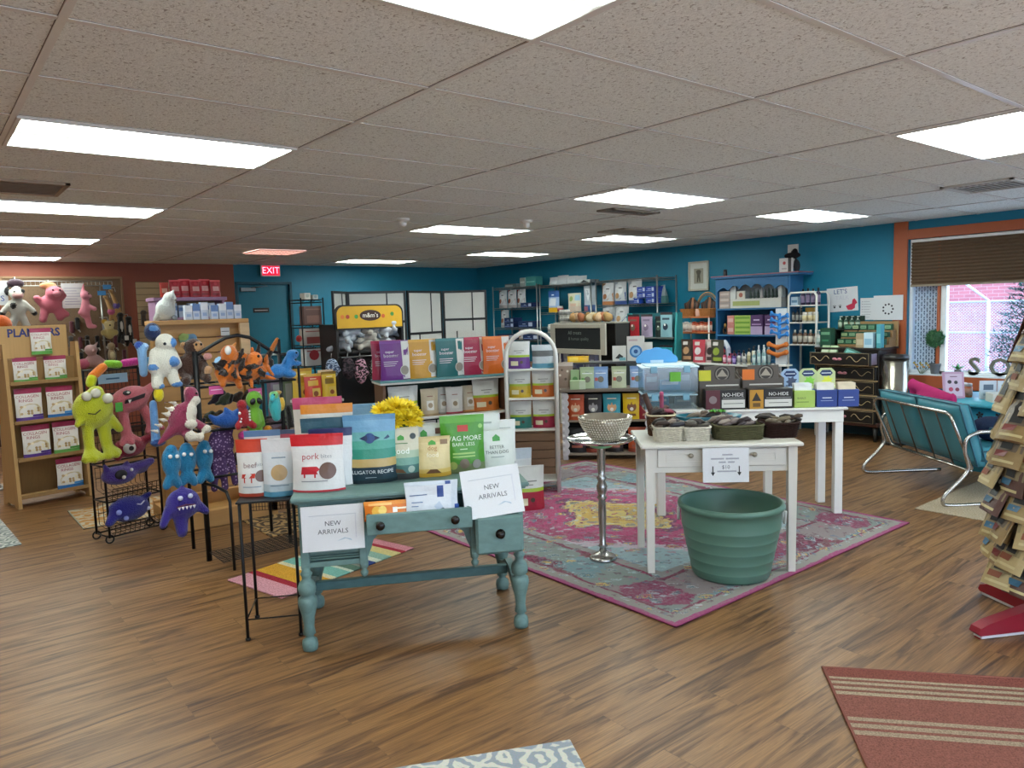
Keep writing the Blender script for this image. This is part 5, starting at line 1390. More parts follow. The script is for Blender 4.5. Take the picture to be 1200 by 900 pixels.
for i in range(11): mb.tube([(0, -.005 - .029 * i, .06), (.56, -.005 - .029 * i, .06)], .003, BK, 4)
for i in range(15): mb.tube([(.04 * i, -.005, .06), (.04 * i, -.30, .06)], .003, BK, 4)
mb.build('low_mesh_shelf', rb)
for (x, z, lab) in ((.11, 1.1, 'left of two small pink cards on the black plush rack'), (.365, 1.06, 'right of two small pink cards on the black plush rack')):
    mb = MB(); mb.bx(-.045, .045, -.003, 0, 0, .055, M('c04a86', .5)); mb.text('fluff & tuff', (0, -.003, .03), .017, M('e8c8d8', .5)); tag(mb.build('shelf_card', None, RB.g(x, -.022, z), 0), lab, 'sign')

def hang(name, label, x, y, z, prims, parts=(), voxel=.011, rz=0, tilt=(0, 0), fr=RB, kind='fur'):
    return plush(name, label, 'plush toy', fr.g(x, y, z), fr.a + rz, prims, parts, voxel, None, tilt, kind)
# white and blue bear hanging on the left
W, B_ = 'ccc8bc', '4a7ab4'
hang('plush_puppy', 'white plush puppy with blue patches and blue feet hanging left of the black rack', -.185, .02, 1.17,
    [('e', (0, 0, .17), (.07, .055, .1), W), ('e', (.015, -.005, .28), (.06, .05, .06), W), ('c', (-.05, 0, .22), (-.075, -.02, .12), .032, .03, W), ('c', (.05, 0, .22), (.075, -.02, .14), .032, .03, W), ('c', (-.04, 0, .09), (-.055, -.02, .02), .04, .035, W), ('c', (.04, 0, .09), (.05, -.02, .03), .04, .035, W), ('e', (.05, -.045, .16), (.032, .025, .03), B_), ('e', (.055, -.035, .28), (.022, .03, .03), B_), ('e', (.06, -.035, .015), (.038, .028, .02), B_), ('e', (-.075, -.03, .13), (.03, .025, .025), B_), ('e', (-.04, -.035, .01), (.03, .02, .018), B_)],
    [('nose', E((.0, -.055, .275), .01, '20242c'))], .009)
hang('plush_ball', 'dark blue round plush head above the white and blue puppy', -.215, .12, 1.46, [('e', (0, 0, .06), (.05, .05, .06), '1c2c54'), ('e', (0, -.03, .08), (.028, .03, .022), '4a78b0')], (), .009)
hang('plush_toy_bone', 'light blue and white plush hanging at the far left beside the dark blue head', -.285, .12, 1.26, [('c', (0, 0, 0), (0, 0, .16), .026, .03, '7aa4d0'), ('e', (-.015, 0, .18), (.03, .025, .028), '2c4a94'), ('e', (.02, 0, .17), (.025, .025, .025), '9ab8dc')], (), .009)
hang('plush_duck_foot', 'small yellow plush foot hanging under the white and blue puppy', -.235, .0, 1.085, [('e', (0, 0, .045), (.032, .025, .05), 'd8c41c')], (), .009)
hang('plush_blue_leg', 'long pale blue plush strip hanging below the yellow foot', -.26, .05, .80, [('c', (0, 0, .02), (.0, 0, .27), .03, .024, '5f8cc0'), ('e', (.01, -.01, .02), (.05, .035, .025), '2a4a84')], (), .01)
BR = '3a2218'
hang('plush_monkey', 'dark brown plush monkey sitting on the left of the black rack', -.01, .06, 1.19,
    [('e', (0, 0, .1), (.08, .06, .09), BR), ('e', (.02, -.01, .22), (.06, .055, .06), BR), ('e', (.035, -.05, .225), (.038, .02, .035), 'a87e56'), ('c', (-.06, 0, .14), (-.09, -.04, .04), .03, .028, BR), ('c', (.06, 0, .14), (.07, -.06, .08), .03, .028, BR), ('c', (-.04, -.02, .04), (-.06, -.08, .01), .03, .03, BR), ('c', (.05, -.02, .04), (.07, -.08, .02), .03, .03, BR), ('e', (-.1, -.05, .035), (.028, .02, .028), 'a87e56'), ('e', (.08, -.09, .075), (.026, .02, .026), 'b98e68'), ('e', (.085, -.07, .16), (.03, .025, .025), 'c48a86'), ('e', (-.04, 0, .24), (.022, .015, .022), 'a87e56')],
    [('eye', E((.02, -.068, .24), .008, '0c0a0a')), ('eye', E((.05, -.07, .24), .008, '0c0a0a'))], .009)
# orange spiky dragons
OR, OB = 'c4671c', '20140e'
def spiky(seed, n=22):
    r_ = random.Random(seed); out = []
    for k in range(n):
        a = r_.uniform(0, 6.28); x = r_.uniform(-.07, .07); z = .08 + r_.uniform(-.05, .07)
        out.append(('c', (x, 0, z), (x + cos(a) * .075, -.055 + r_.uniform(-.035, .03), z + sin(a) * .09), .025, .011, OB if k % 3 else OR))
    return out
hang('plush_dragon', 'orange and black spiky dragon plush with a white eye patch under the arch', .20, -.02, 1.16, [('e', (0, 0, .09), (.07, .05, .08), OR), ('e', (-.0, -.03, .2), (.055, .05, .06), OR), ('c', (.02, 0, .22), (.06, 0, .27), .022, .008, 'c87a2c'), ('c', (-.03, 0, .05), (-.06, -.05, -.0), .028, .02, OR), ('c', (.04, 0, .05), (.05, -.05, -.02), .028, .02, OR)] + spiky(1), [('eye', lambda mb: mb.ball((-.02, -.075, .225), (.022, .012, .03), M('d8d0cc', .4), 12, 8))], .008)
hang('plush_dragon', 'orange and black spiky dragon plush sprawling in the middle of the top shelf', .335, -.03, 1.165, [('e', (0, 0, .075), (.09, .055, .07), OR), ('e', (.03, -.03, .15), (.05, .045, .05), 'd8742a')] + spiky(2, 16), [('eye', E((.04, -.07, .17), .01, '111111'))], .008)
hang('plush_dragon', 'orange plush with black stripes and a long raised tail, right of the dragons', .44, -.0, 1.17, [('e', (-.03, 0, .07), (.06, .05, .06), OR), ('c', (0, 0, .1), (.06, 0, .19), .025, .02, OB), ('c', (.06, 0, .19), (.11, 0, .27), .02, .014, 'a8642c')] + spiky(3, 9), (), .008)
hang('plush_tag_card', 'pale blue square toy card beside the spiky dragons', .145, -.03, 1.265, [('e', (0, 0, .04), (.042, .012, .045), '8fb4d4')], (), .01, kind='fabric')
BL = '2f74b4'
hang('plush_dinosaur', 'bright blue long necked dinosaur plush lying at the right end of the top shelf', .53, -.01, 1.165, [('e', (0, 0, .055), (.075, .05, .05), BL), ('c', (.06, 0, .07), (.10, 0, .15), .04, .032, BL), ('e', (.115, -.01, .165), (.045, .035, .035), BL), ('c', (-.06, 0, .05), (-.14, -.02, .03), .04, .025, BL), ('e', (-.1, -.03, .035), (.04, .04, .03), BL), ('e', (.08, -.03, .03), (.045, .04, .03), BL), ('e', (.14, -.02, .1), (.035, .025, .02), BL)], [('eye', E((.13, -.042, .175), .007, '101820')), ('eye', E((-.12, -.06, .055), .007, '101820'))], .009)
# maroon dragon with white belly
MA, CR = '8a3350', 'cfc6ba'
hang('plush_dragon', 'maroon plush dragon with cream belly, paws and back spikes leaning on the rack', -.10, -.07, .83,
    [('e', (-.03, 0, .14), (.07, .06, .11), MA, (0, rad(25), 0)), ('e', (.02, -.04, .17), (.035, .03, .07), CR, (0, rad(15), 0)), ('e', (.04, 0, .28), (.045, .045, .06), MA), ('e', (.055, -.03, .25), (.032, .03, .03), CR), ('e', (.02, 0, .30), (.025, .02, .04), 'd88a9a'), ('c', (-.08, 0, .08), (-.17, .0, .0), .04, .012, MA), ('c', (-.02, 0, .07), (.0, -.05, .02), .035, .03, MA), ('c', (.03, -.02, .12), (.09, -.05, .07), .028, .028, MA), ('e', (.0, -.075, .03), (.035, .028, .035), CR), ('e', (.10, -.06, .065), (.032, .026, .028), CR), ('e', (.05, -.08, .02), (.03, .028, .03), CR), ('e', (.01, -.07, .105), (.034, .026, .03), CR)] +
    [('c', (-.06 - .023 * k, .0, .24 - .033 * k), (-.10 - .023 * k, .0, .255 - .033 * k), .014, .006, CR) for k in range(6)], [('eye', E((.06, -.045, .295), .007, '101010'))], .009)
BF = '227aa8'
for k, (x, rz, lab) in enumerate(((-.205, .1, 'leftmost of three turquoise fish plush hanging under the maroon dragon'), (-.11, -.1, 'middle turquoise fish plush with white eyes under the maroon dragon'), (.0, .3, 'turquoise fish plush hanging just left of the thick black post'))):
    hang('plush_fish', lab, x, -.06 + .01 * k, .535, [('e', (0, 0, .17), (.06, .045, .1), BF), ('c', (0, 0, .09), (-.04, 0, .02), .035, .028, BF), ('c', (0, 0, .09), (.035, 0, .015), .035, .028, BF), ('e', (0, -.01, .25), (.035, .03, .03), BF)], [('eye', E((-.02, -.045, .21), .013, 'd8dce0')), ('eye', E((.022, -.045, .205), .013, 'd8dce0'))], .01, rz)
VI = '382c86'
hang('plush_monster', 'violet shaggy plush monster with white teeth hanging low beside the wooden base', -.17, -.12, .27, [('e', (0, 0, .17), (.105, .07, .1), VI), ('c', (-.08, 0, .15), (-.13, -.02, .06), .035, .025, VI), ('c', (.08, 0, .15), (.13, -.02, .1), .035, .025, VI), ('c', (-.02, 0, .1), (-.02, -.01, -.01), .05, .035, VI), ('c', (0, 0, .22), (0, 0, .275), .04, .015, VI)],
    [('eye', E((-.03, -.066, .22), .016, 'c8ccec')), ('eye', E((.03, -.066, .225), .016, 'c8ccec')), ('teeth', lambda mb: [mb.prism([(-.05 + .022 * k, .165), (-.032 + .022 * k, .165), (-.041 + .022 * k, .145)], -.075, -.062, M('e4e0e8', .4), 'y') for k in range(5)]), ('mouth', lambda mb: mb.tube([(-.055, -.062, .165), (0, -.07, .175), (.055, -.062, .165)], .005, M('5a1c3a', .5), 6))], .011)
PURPLE_SPOTS, nt_, b_ = new_mat('purple_spots')
v_ = nt_.nodes.new('ShaderNodeTexVoronoi'); v_.inputs['Scale'].default_value = 55; nt_.links.new(coords(nt_), v_.inputs['Vector'])
q_ = ramp(nt_, [(0, 'a488b0'), (.3, '4c3260')], 'CONSTANT'); nt_.links.new(v_.outputs['Distance'], q_.inputs['Fac']); nt_.links.new(q_.outputs['Color'], b_.inputs['Base Color']); b_.inputs['Roughness'].default_value = .9
DP = '5c3c6c'
hang('plush_giraffe', 'purple spotted giraffe plush with long hanging legs inside the black rack', .145, .06, .44, [('e', (0, 0, .32), (.085, .05, .11), DP), ('c', (-.05, 0, .24), (-.065, 0, .02), .026, .024, DP), ('c', (.0, 0, .24), (.0, -.02, .02), .026, .024, DP), ('c', (.055, 0, .24), (.075, 0, .04), .026, .024, DP), ('c', (.05, 0, .38), (.08, 0, .45), .03, .02, DP)], [], .01).children[0].data.materials[0] = PURPLE_SPOTS
DB = '1f4f98'
hang('plush_shark', 'dark blue shark plush with white teeth on the middle shelf', .18, -.02, .862, [('e', (0, 0, .06), (.09, .05, .055), DB), ('c', (.05, 0, .09), (.11, -.01, .13), .035, .025, DB), ('c', (-.08, 0, .06), (-.12, 0, .1), .03, .015, DB), ('c', (0, 0, .1), (-.02, 0, .14), .03, .012, DB)], [('teeth', lambda mb: [mb.ball((.06 + .008 * k, -.05 + .003 * k, .045 + .02 * k), .009, M('e0e0e4', .4), 6, 4) for k in range(4)]), ('eye', E((.06, -.04, .1), .01, 'dcdcdc'))], .009)
RD = '9c1c26'
hang('plush_lobster', 'red plush lobster with white teeth left of the green alien', .27, -.04, .862, [('e', (0, 0, .07), (.045, .04, .07), RD), ('e', (-.01, -.01, .155), (.035, .03, .035), RD), ('c', (.02, 0, .05), (.05, -.04, .01), .03, .025, RD), ('c', (-.03, 0, .04), (-.05, -.03, .01), .03, .022, RD)], [('teeth', lambda mb: [mb.ball((.03, -.035, .05 + .02 * k), .008, M('e4e0dc', .4), 6, 4) for k in range(4)])], .009)
GA = '6ea634'
hang('plush_alien', 'lime green alien plush with black eyes hanging between two shelves', .345, -.05, .77, [('e', (0, 0, .275), (.055, .04, .06), GA), ('c', (0, 0, .22), (0, 0, .12), .03, .042, GA), ('c', (-.035, 0, .19), (-.05, -.01, .1), .017, .015, GA), ('c', (.035, 0, .19), (.05, -.01, .1), .017, .015, GA), ('c', (-.02, 0, .1), (-.025, 0, .0), .024, .022, GA), ('c', (.02, 0, .1), (.028, 0, .0), .024, .022, GA)],
    [('eye', lambda mb: mb.ball((-.022, -.038, .265), (.018, .008, .024), M('0c0c0c', .2), 12, 8, Matrix.Rotation(.5, 3, 'Y'))), ('eye', lambda mb: mb.ball((.022, -.038, .265), (.018, .008, .024), M('0c0c0c', .2), 12, 8, Matrix.Rotation(-.5, 3, 'Y')))], .008)
SE = '3fb0b8'
hang('plush_seahorse', 'turquoise seahorse plush with a yellow fin at the right of the rack', .495, -.04, .885, [('c', (0, 0, .02), (-.01, 0, .1), .03, .042, SE), ('c', (-.01, 0, .1), (-.01, 0, .16), .04, .03, SE), ('e', (-.015, -.01, .175), (.032, .03, .03), '7fc87a'), ('c', (-.02, -.02, .18), (-.04, -.04, .15), .018, .014, SE), ('e', (.045, 0, .11), (.022, .018, .05), 'd2a83c'), ('e', (.02, 0, .19), (.03, .015, .018), 'b89040')], [('eye', E((-.02, -.038, .18), .006, '101010'))], .008)
hang('plush_lizard', 'dark red sequinned plush lying on the lower right of the rack', .52, .1, .72, [('e', (0, 0, .05), (.10, .07, .045), '6e1420'), ('c', (.06, 0, .06), (.15, 0, .09), .045, .02, '5c1820'), ('e', (-.1, -.02, .02), (.06, .05, .03), '8a1c28')], (), .011)
hang('plush_chicks', 'small pink and yellow plush birds beneath the red lobster', .30, -.05, .72, [('e', (-.03, 0, .09), (.05, .035, .035), 'b82c7c'), ('e', (.03, -.01, .06), (.03, .03, .035), 'e2b83a'), ('e', (.04, -.02, .1), (.02, .02, .02), 'e8c85a'), ('e', (.0, -.01, .025), (.035, .03, .025), 'c23c3c')], (), .009)
hang('plush_orange_ball', 'small orange ball plush beside the alien legs', .43, -.04, .80, [('e', (0, 0, .03), (.03, .028, .03), 'c8841e')], (), .009)
hang('plush_shoe', 'black plush sandal hanging from the right post of the rack', .60, -.04, .74, [('c', (0, 0, .03), (-.02, 0, .22), .03, .022, '14100f'), ('e', (0, -.02, .05), (.03, .02, .04), '7a6a5c')], (), .01)
# clutter of small dark toys between
rr = random.Random(12)
for k in range(22):
    x = rr.uniform(-.05, .5); z = rr.choice((.57, .88, 1.0)); hx = rr.choice(('241c1a', '3a2c22', '4a3a2c', '2c2430', '3c4430', '5a4838'))
    r0 = rr.uniform(.025, .045)
    tag(bpy.data.objects.new('small_plush', blob_mesh('small_plush', [('e', (0, 0, r0), (r0, r0 * .8, r0), hx), ('e', (r0 * .6, -.01, r0 * 1.8), (r0 * .6, r0 * .5, r0 * .6), hx), ('c', (0, 0, r0), (-r0 * 1.5, 0, r0 * .4), r0 * .45, r0 * .3, hx)], .01)), 'small dark plush toy tucked in the back of the black rack', 'plush toy', 'small dark plush in the black rack')
    o = bpy.data.objects[-1] if False else [q for q in bpy.data.objects if q.name.startswith('small_plush') and not q.users_collection][0]
    COL.objects.link(o); o.location = RB.g(x, rr.uniform(.12, .3), z)

# --- things on and behind the gondola
hang('plush_owl', 'fluffy pale grey plush owl sitting on top of the wooden gondola', .09, .05, 1.59, [('e', (0, 0, .085), (.075, .06, .09), 'b9bcb8', (0, rad(15), 0)), ('e', (.035, -.01, .17), (.05, .045, .055), 'c4c6c2'), ('c', (.05, 0, .2), (.07, 0, .235), .025, .01, 'c4c6c2'), ('c', (-.04, 0, .05), (-.08, 0, .01), .04, .02, 'a4a8a6')], [('beak', E((.07, -.045, .16), .009, '8a8478')), ('foot', E((.05, -.05, .02), .022, '6a7078'))], .01, fr=GO)
for k in range(7):
    x = .27 + .062 * k + (.02 if k > 2 else 0)
    carton('white and blue supplement box standing along the gondola top', GO.g(x, .10 + .01 * (k % 2), 1.591), 0, .056, .115 + .012 * (k % 3), .05, 'b4c0d4', [('r', 0, 1, .55, 1, '5a78ac' if k % 2 else 'd4d8e0'), ('r', .2, .8, .2, .4, '8aa0c8')], group='white and blue boxes on the gondola')
cl = thing('folded_bandana', 'small green and blue bandana draped on the gondola planks', 'pet clothes', GO.g(.22, -.01, 1.39), 0)
o = bpy.data.objects.new('cloth', blob_mesh('cloth', [('e', (0, 0, .05), (.07, .02, .045), '7aa08a'), ('e', (-.03, -.01, .07), (.04, .02, .03), '9ab06a'), ('e', (.04, -.01, .06), (.035, .02, .035), '6a8aa8')], .01, kind='fabric')); COL.objects.link(o); o.parent = cl
LI = M('a07a9c', .5, 0, 'worn', .1)
ls = thing('lilac_bookcase', 'lilac painted shelf unit behind the wooden gondola, red bags on top', 'shelf', (2.05, 8.5, 0), 0)
mb = MB(); mb.bx(0, .03, 0, .3, 0, 1.82, LI, .003); mb.build('side_panel', ls); mb = MB(); mb.bx(.69, .72, 0, .3, 0, 1.82, LI, .003); mb.build('side_panel', ls)
for z in (.3, .8, 1.3, 1.6): mb = MB(); mb.bx(.03, .69, .01, .3, z, z + .025, LI, .003); mb.build('shelf', ls)
mb = MB(); mb.bx(-.02, .74, -.02, .31, 1.80, 1.838, LI, .004); mb.build('top', ls)
mb = MB(); mb.bx(.03, .69, .28, .295, .05, 1.80, M('8a6a4a', .7)); mb.build('back_panel', ls)
for k in range(5):
    pouch('bright red treat bag with a pale badge in the row on the lilac shelf', (2.27 + .105 * k, 8.55 + .03 * (k % 2), 1.839), rad(-4 + 3 * k), .115, .185 + .012 * (k % 2), .05, 'b01c2c', [(.9, 1, 'd8484c')], [('r', .2, .8, .35, .62, 'd89a98'), ('d', .5, .78, .16, 'c83a44'), ('r', .15, .85, .12, .22, '8a1420')], group='red treat bags on the lilac shelf')
for k in range(6): carton('pale blue box on the lilac shelf under the red bags', (2.14 + .1 * k, 8.6, 1.626), 0, .085, .13 + .02 * (k % 2), .06, 'a8b4c8', [('r', 0, 1, .5, .8, '4a6aa0')], group='blue boxes in the lilac shelf')
pouch('orange red treat bag lying left of the red bags on the lilac shelf', (2.16, 8.55, 1.839), 0, .09, .16, .05, 'b83a2c', [], [('r', .2, .8, .3, .6, 'd8a08a')])

# --- rust wall: pegboard with hanging plush, slat panel
PB_ = thing('pegboard_panel', 'brown framed pegboard on the rust wall behind the hanging plush', 'wall panel', (1.02, 11.88, .85), 0)
mb = MB(); mb.bx(0, 1.40, 0, .015, 0, 1.36, M('6e5640', .8)); 
hole = M('2c221a', .9)
for i in range(27):
    for j in range(26): mb.patch(.03 + .051 * i, .036 + .051 * i, .03 + .051 * j, .036 + .051 * j, hole, y=0, off=.0006)
mb.build('board', PB_)
mb = MB(); FRM = M('8a6a4c', .6, 0, 'wood', .15)
for (a, b, c, e) in ((-.03, 0, -.03, 1.39), (1.40, 1.43, -.03, 1.39), (0, 1.4, -.03, 0), (0, 1.4, 1.36, 1.39)): mb.bx(a, b, -.015, .015, c, e, FRM, .003)
mb.build('frame', PB_)
gr = thing('grid_rail', 'long chrome grid rail across the top of the pegboard', 'rail', (.9, 11.55, 2.10), 0)
mb = MB(); CH = M('a8a8a4', .3, .8)
for z in (0, .06): mb.tube([(0, 0, z), (1.35, 0, z)], .006, CH, 6)
for k in range(28): mb.tube([(.05 * k, 0, 0), (.05 * k, 0, .06)], .003, CH, 4)
mb.tube([(1.2, 0, .0), (1.2, 0, -1.2)], .012, CH, 8); mb.tube([(.0, 0, 0), (0, .33, 0)], .005, CH, 6); mb.tube([(1.3, 0, 0), (1.3, .33, 0)], .005, CH, 6); mb.build('rail', gr)
mb = MB(); mb.bx(0, .27, 0, .003, 0, .33, M('c8c4c4', .7))
for k in range(7): mb.patch(.03, .24 - .03 * (k % 3), .05 + .035 * k, .058 + .035 * k, M('8a88a0', .7), y=0)
tag(mb.build('price_list', None, (1.63, 11.5, 1.80), 0), 'white price list sheet behind the pink plush on the pegboard', 'paper')
mb = MB(); mb.bx(0, .12, 0, .003, 0, .3, M('c8c8cc', .7)); mb.text('S', (.06, 0, .08), .1, M('2c4a9a', .6)); tag(mb.build('price_list', None, (.90, 11.3, 1.85), 0), 'white sheet with a blue letter at the left edge behind the cow', 'paper')
def wallplush(name, label, x, z, prims, parts=(), voxel=.016, y=11.3, rz=0.0):
    top = max([p[1][2] + p[2][2] * .8 if p[0] == 'e' else max(p[1][2], p[2][2]) for p in prims])
    return plush(name, label, 'plush toy', (x, y, z), rz, prims, list(parts) + ([('hanging_loop', lambda mb: mb.tube([(0, 0, top - .03), (0, .05, top + .03), (0, 11.885 - y, top + .03)], .004, CH, 5))] if y > 9 else []), voxel)
CW, CK = 'c2bfb6', '1c1a1c'
wallplush('plush_cow', 'white plush cow with black spots and black hooves hanging at the far left', 1.11, 1.58, [('e', (0, 0, .22), (.09, .07, .13), CW), ('e', (0, -.04, .41), (.08, .08, .08), CW), ('e', (0, -.11, .38), (.06, .04, .04), 'c09490'), ('c', (-.07, 0, .3), (-.16, -.02, .19), .035, .035, CW), ('c', (.07, 0, .3), (.16, -.02, .19), .035, .035, CW), ('c', (-.04, 0, .12), (-.08, 0, .0), .05, .045, CW), ('c', (.04, 0, .12), (.08, 0, .0), .05, .045, CW), ('e', (-.17, -.02, .16), (.04, .035, .035), CK), ('e', (.17, -.02, .16), (.04, .035, .035), CK), ('e', (0, 0, .54), (.1, .06, .06), '3a2430'), ('e', (-.05, -.06, .26), (.03, .03, .035), CK), ('e', (.06, -.08, .44), (.03, .03, .03), CK), ('e', (-.1, 0, .44), (.03, .03, .06), CK)], [('eye', E((-.03, -.105, .43), .012, '0a0a0a'))])
PKD = 'cf6f80'
wallplush('plush_pig', 'large coral pink plush pig hanging in front of the pegboard', 1.47, 1.66, [('e', (0, 0, .2), (.13, .1, .12), PKD), ('e', (.05, -.06, .33), (.11, .09, .09), PKD), ('e', (-.01, 0, .43), (.1, .08, .05), 'c88a5c'), ('c', (-.1, 0, .2), (-.15, -.03, .27), .045, .045, PKD), ('c', (-.07, 0, .12), (-.1, -.02, .0), .055, .05, PKD), ('c', (.07, 0, .12), (.09, -.02, .02), .055, .05, PKD), ('c', (.11, -.03, .26), (.15, -.05, .3), .04, .035, PKD), ('e', (.06, -.15, .32), (.045, .025, .035), 'e08a98'), ('c', (.1, 0, .12), (.16, -.02, .06), .045, .045, PKD)], [('eye', E((.02, -.14, .37), .012, '201014')), ('eye', E((.1, -.13, .37), .012, '201014'))])
PKM = 'd88694'
wallplush('plush_rabbit', 'slim pink plush rabbit hanging in profile right of the pink pig', 1.87, 1.54, [('c', (-.02, 0, .18), (0, 0, .34), .065, .05, PKM), ('e', (0, -.01, .42), (.06, .055, .065), PKM), ('c', (-.02, 0, .46), (-.01, 0, .57), .03, .012, PKM), ('c', (0, 0, .3), (.09, -.05, .24), .03, .032, PKM), ('c', (0, 0, .18), (.02, -.02, .02), .042, .04, PKM), ('e', (.05, -.04, .01), (.06, .035, .03), PKM), ('c', (-.04, 0, .25), (-.08, -.02, .19), .03, .028, PKM), ('e', (.055, -.04, .41), (.025, .025, .025), 'e2a0a8')], [('eye', E((.035, -.05, .44), .009, '18101a'))], .014)
GI = 'b08a58'
for k, (x, z, lab) in enumerate(((2.235, 1.70, 'tan giraffe plush with a purple bandana, upper one of two'), (2.165, 1.62, 'tan giraffe plush with a pink bandana, lower one of two'))):
    wallplush('plush_giraffe', lab, x, z, [('c', (-.05, 0, .30), (0, 0, .14), .022, .035, GI), ('e', (-.06, -.02, .32), (.035, .03, .022), GI), ('e', (0, 0, .12), (.05, .04, .05), '5c4a88' if k == 0 else 'b85a80'), ('c', (0, 0, .1), (-.02, 0, .0), .026, .022, GI), ('c', (.02, 0, .1), (.05, 0, .0), .026, .022, GI)], [('tag', lambda mb: mb.box((-.1, -.02, .37), (.1, .004, .06), M('3a84c0', .5)))], .012)
wallplush('plush_lion', 'cream plush lion with a yellow cap below the giraffes', 2.12, 1.36, [('e', (0, 0, .1), (.07, .06, .09), 'b8a468'), ('e', (0, -.03, .2), (.065, .06, .06), 'c8b682'), ('e', (-.05, 0, .25), (.04, .035, .035), 'c89a2c'), ('e', (.05, 0, .24), (.03, .03, .03), 'b8a468'), ('e', (-.08, -.02, .1), (.03, .03, .04), 'b8a468'), ('e', (.08, -.02, .1), (.03, .03, .04), 'b8a468')], [('nose', E((0, -.09, .2), .012, '3a2a1c'))], .013)
for k, (x, z, lab) in enumerate(((2.27, 1.33, 'left black and white plush skunk hanging by the pegboard edge'), (2.37, 1.28, 'right black plush skunk with white tags by the pegboard edge'))):
    wallplush('plush_skunk', lab, x, z, [('c', (0, 0, .12), (0, 0, .3), .05, .04, '181614'), ('e', (0, -.01, .36), (.045, .04, .04), '181614'), ('c', (-.02, 0, .1), (-.04, 0, 0), .028, .025, '181614'), ('c', (.02, 0, .1), (.05, 0, 0), .028, .025, '181614'), ('e', (0, -.035, .2), (.015, .02, .09), 'b8b4ac')], [('tag', lambda mb: mb.box((.05, -.04, .05), (.05, .004, .06), M('c8c6c0', .5)))], .013)
wallplush('plush_pig', 'dusty pink plush pig sitting low behind the plywood rack', 1.88, 1.0, [('e', (.03, 0, .09), (.11, .09, .09), 'b08a88'), ('e', (.0, -.03, .24), (.08, .07, .075), 'b4908e'), ('c', (.05, 0, .28), (.09, 0, .34), .025, .012, 'b08a88'), ('e', (-.1, -.02, .06), (.08, .07, .07), 'b85a74'), ('c', (.1, -.02, .1), (.15, -.04, .07), .035, .03, 'b08a88')], [('nose', E((.02, -.1, .23), .02, 'c89a98'))], .015)
wallplush('plush_bear', 'small tan plush bear standing under the cream lion', 2.13, 1.05, [('e', (0, 0, .1), (.055, .05, .1), '8f7a5c'), ('e', (0, -.01, .23), (.05, .05, .05), 'a08a68'), ('e', (.0, -.045, .1), (.03, .02, .05), 'b8a884')], (), .014)
for k in range(16):
    rr = random.Random(40 + k); x = 1.75 + .105 * (k % 7) + rr.uniform(-.02, .02); z = 1.02 + .22 * (k // 7) + rr.uniform(-.03, .03)
    hx = rr.choice(('2a2420', '1c1a1a', '3c3028', '4a4440', '5a2c34'))
    o = bpy.data.objects.new('hanging_toy', blob_mesh('hanging_toy', [('c', (0, 0, .05), (0, 0, .15), .035, .03, hx), ('e', (0, -.01, .17), (.035, .03, .03), hx), ('e', (.02, -.02, .0), (.02, .015, .025), 'b8b4ac')], .016)); COL.objects.link(o); o.location = (x, 11.85, z)
    tag(o, 'dark dog toy hanging on the lower pegboard', 'dog toy', 'dark toys on the pegboard')
sp = thing('slatwall_panel', 'beige slatted panel on the rust wall left of the red bags', 'wall panel', (2.62, 11.87, 1.0), 0)
mb = MB()
for k in range(13): mb.bx(0, .62, 0, .02, .09 * k, .09 * k + .082, M('b49a74', .6, 0, 'wood', .1), .002)
mb.build('slats', sp)
mb = MB(); mb.bx(0, .62, .02, .028, 0, 1.17, M('6a5438', .8)); mb.build('backing', sp)
for k in range(4):
    hx = ('4a3c34', '2c2624', '8a8078', '5c4c40')[k]
    o = bpy.data.objects.new('hanging_toy', blob_mesh('hanging_toy', [('c', (0, 0, .04), (0, 0, .16), .04, .035, hx), ('e', (.0, -.02, .2), (.045, .04, .045), hx)], .014)); COL.objects.link(o); o.location = (2.68 + .11 * k, 11.83, 1.52 + .03 * (k % 2)); 
    tag(o, 'small dark plush hanging on the beige slatted panel', 'plush toy', 'small plush on the slatted panel')
# orange plush at the left edge
wallplush('plush_octopus', 'orange plush octopus at the left edge of the picture behind the plywood rack', .70, 1.35, [('e', (0, 0, .25), (.1, .07, .1), 'c4581a'), ('c', (-.05, 0, .2), (-.07, 0, 0), .035, .02, 'c4581a'), ('c', (0, 0, .2), (0, 0, 0), .035, .02, 'c4581a'), ('c', (.05, 0, .2), (.08, 0, .01), .035, .02, 'c4581a')], (), .014, 8.7)
wallplush('plush_chick', 'yellow and orange plush chick at the left edge low behind the plywood rack', .57, .52, [('e', (0, 0, .2), (.09, .08, .1), 'c8842c'), ('e', (0, 0, .33), (.07, .06, .06), 'c89a4c'), ('c', (0, 0, .12), (-.02, 0, 0), .05, .03, 'c4581a')], (), .014, 8.7)
st_ = thing('toy_stand', 'grey metal stand carrying the orange and yellow plush at the left edge', 'stand', (.64, 8.85, 0), 0)
mb = MB(); mb.tube([(0, 0, 0), (0, 0, 1.75)], .014, CH, 8); mb.tube([(-.1, 0, 1.5), (.1, -.1, 1.5)], .008, CH, 6); mb.build('pole', st_)
mb = MB(); mb.lathe([(.16, 0), (.16, .015), (.03, .03)], CH, n=20); mb.build('base', st_)
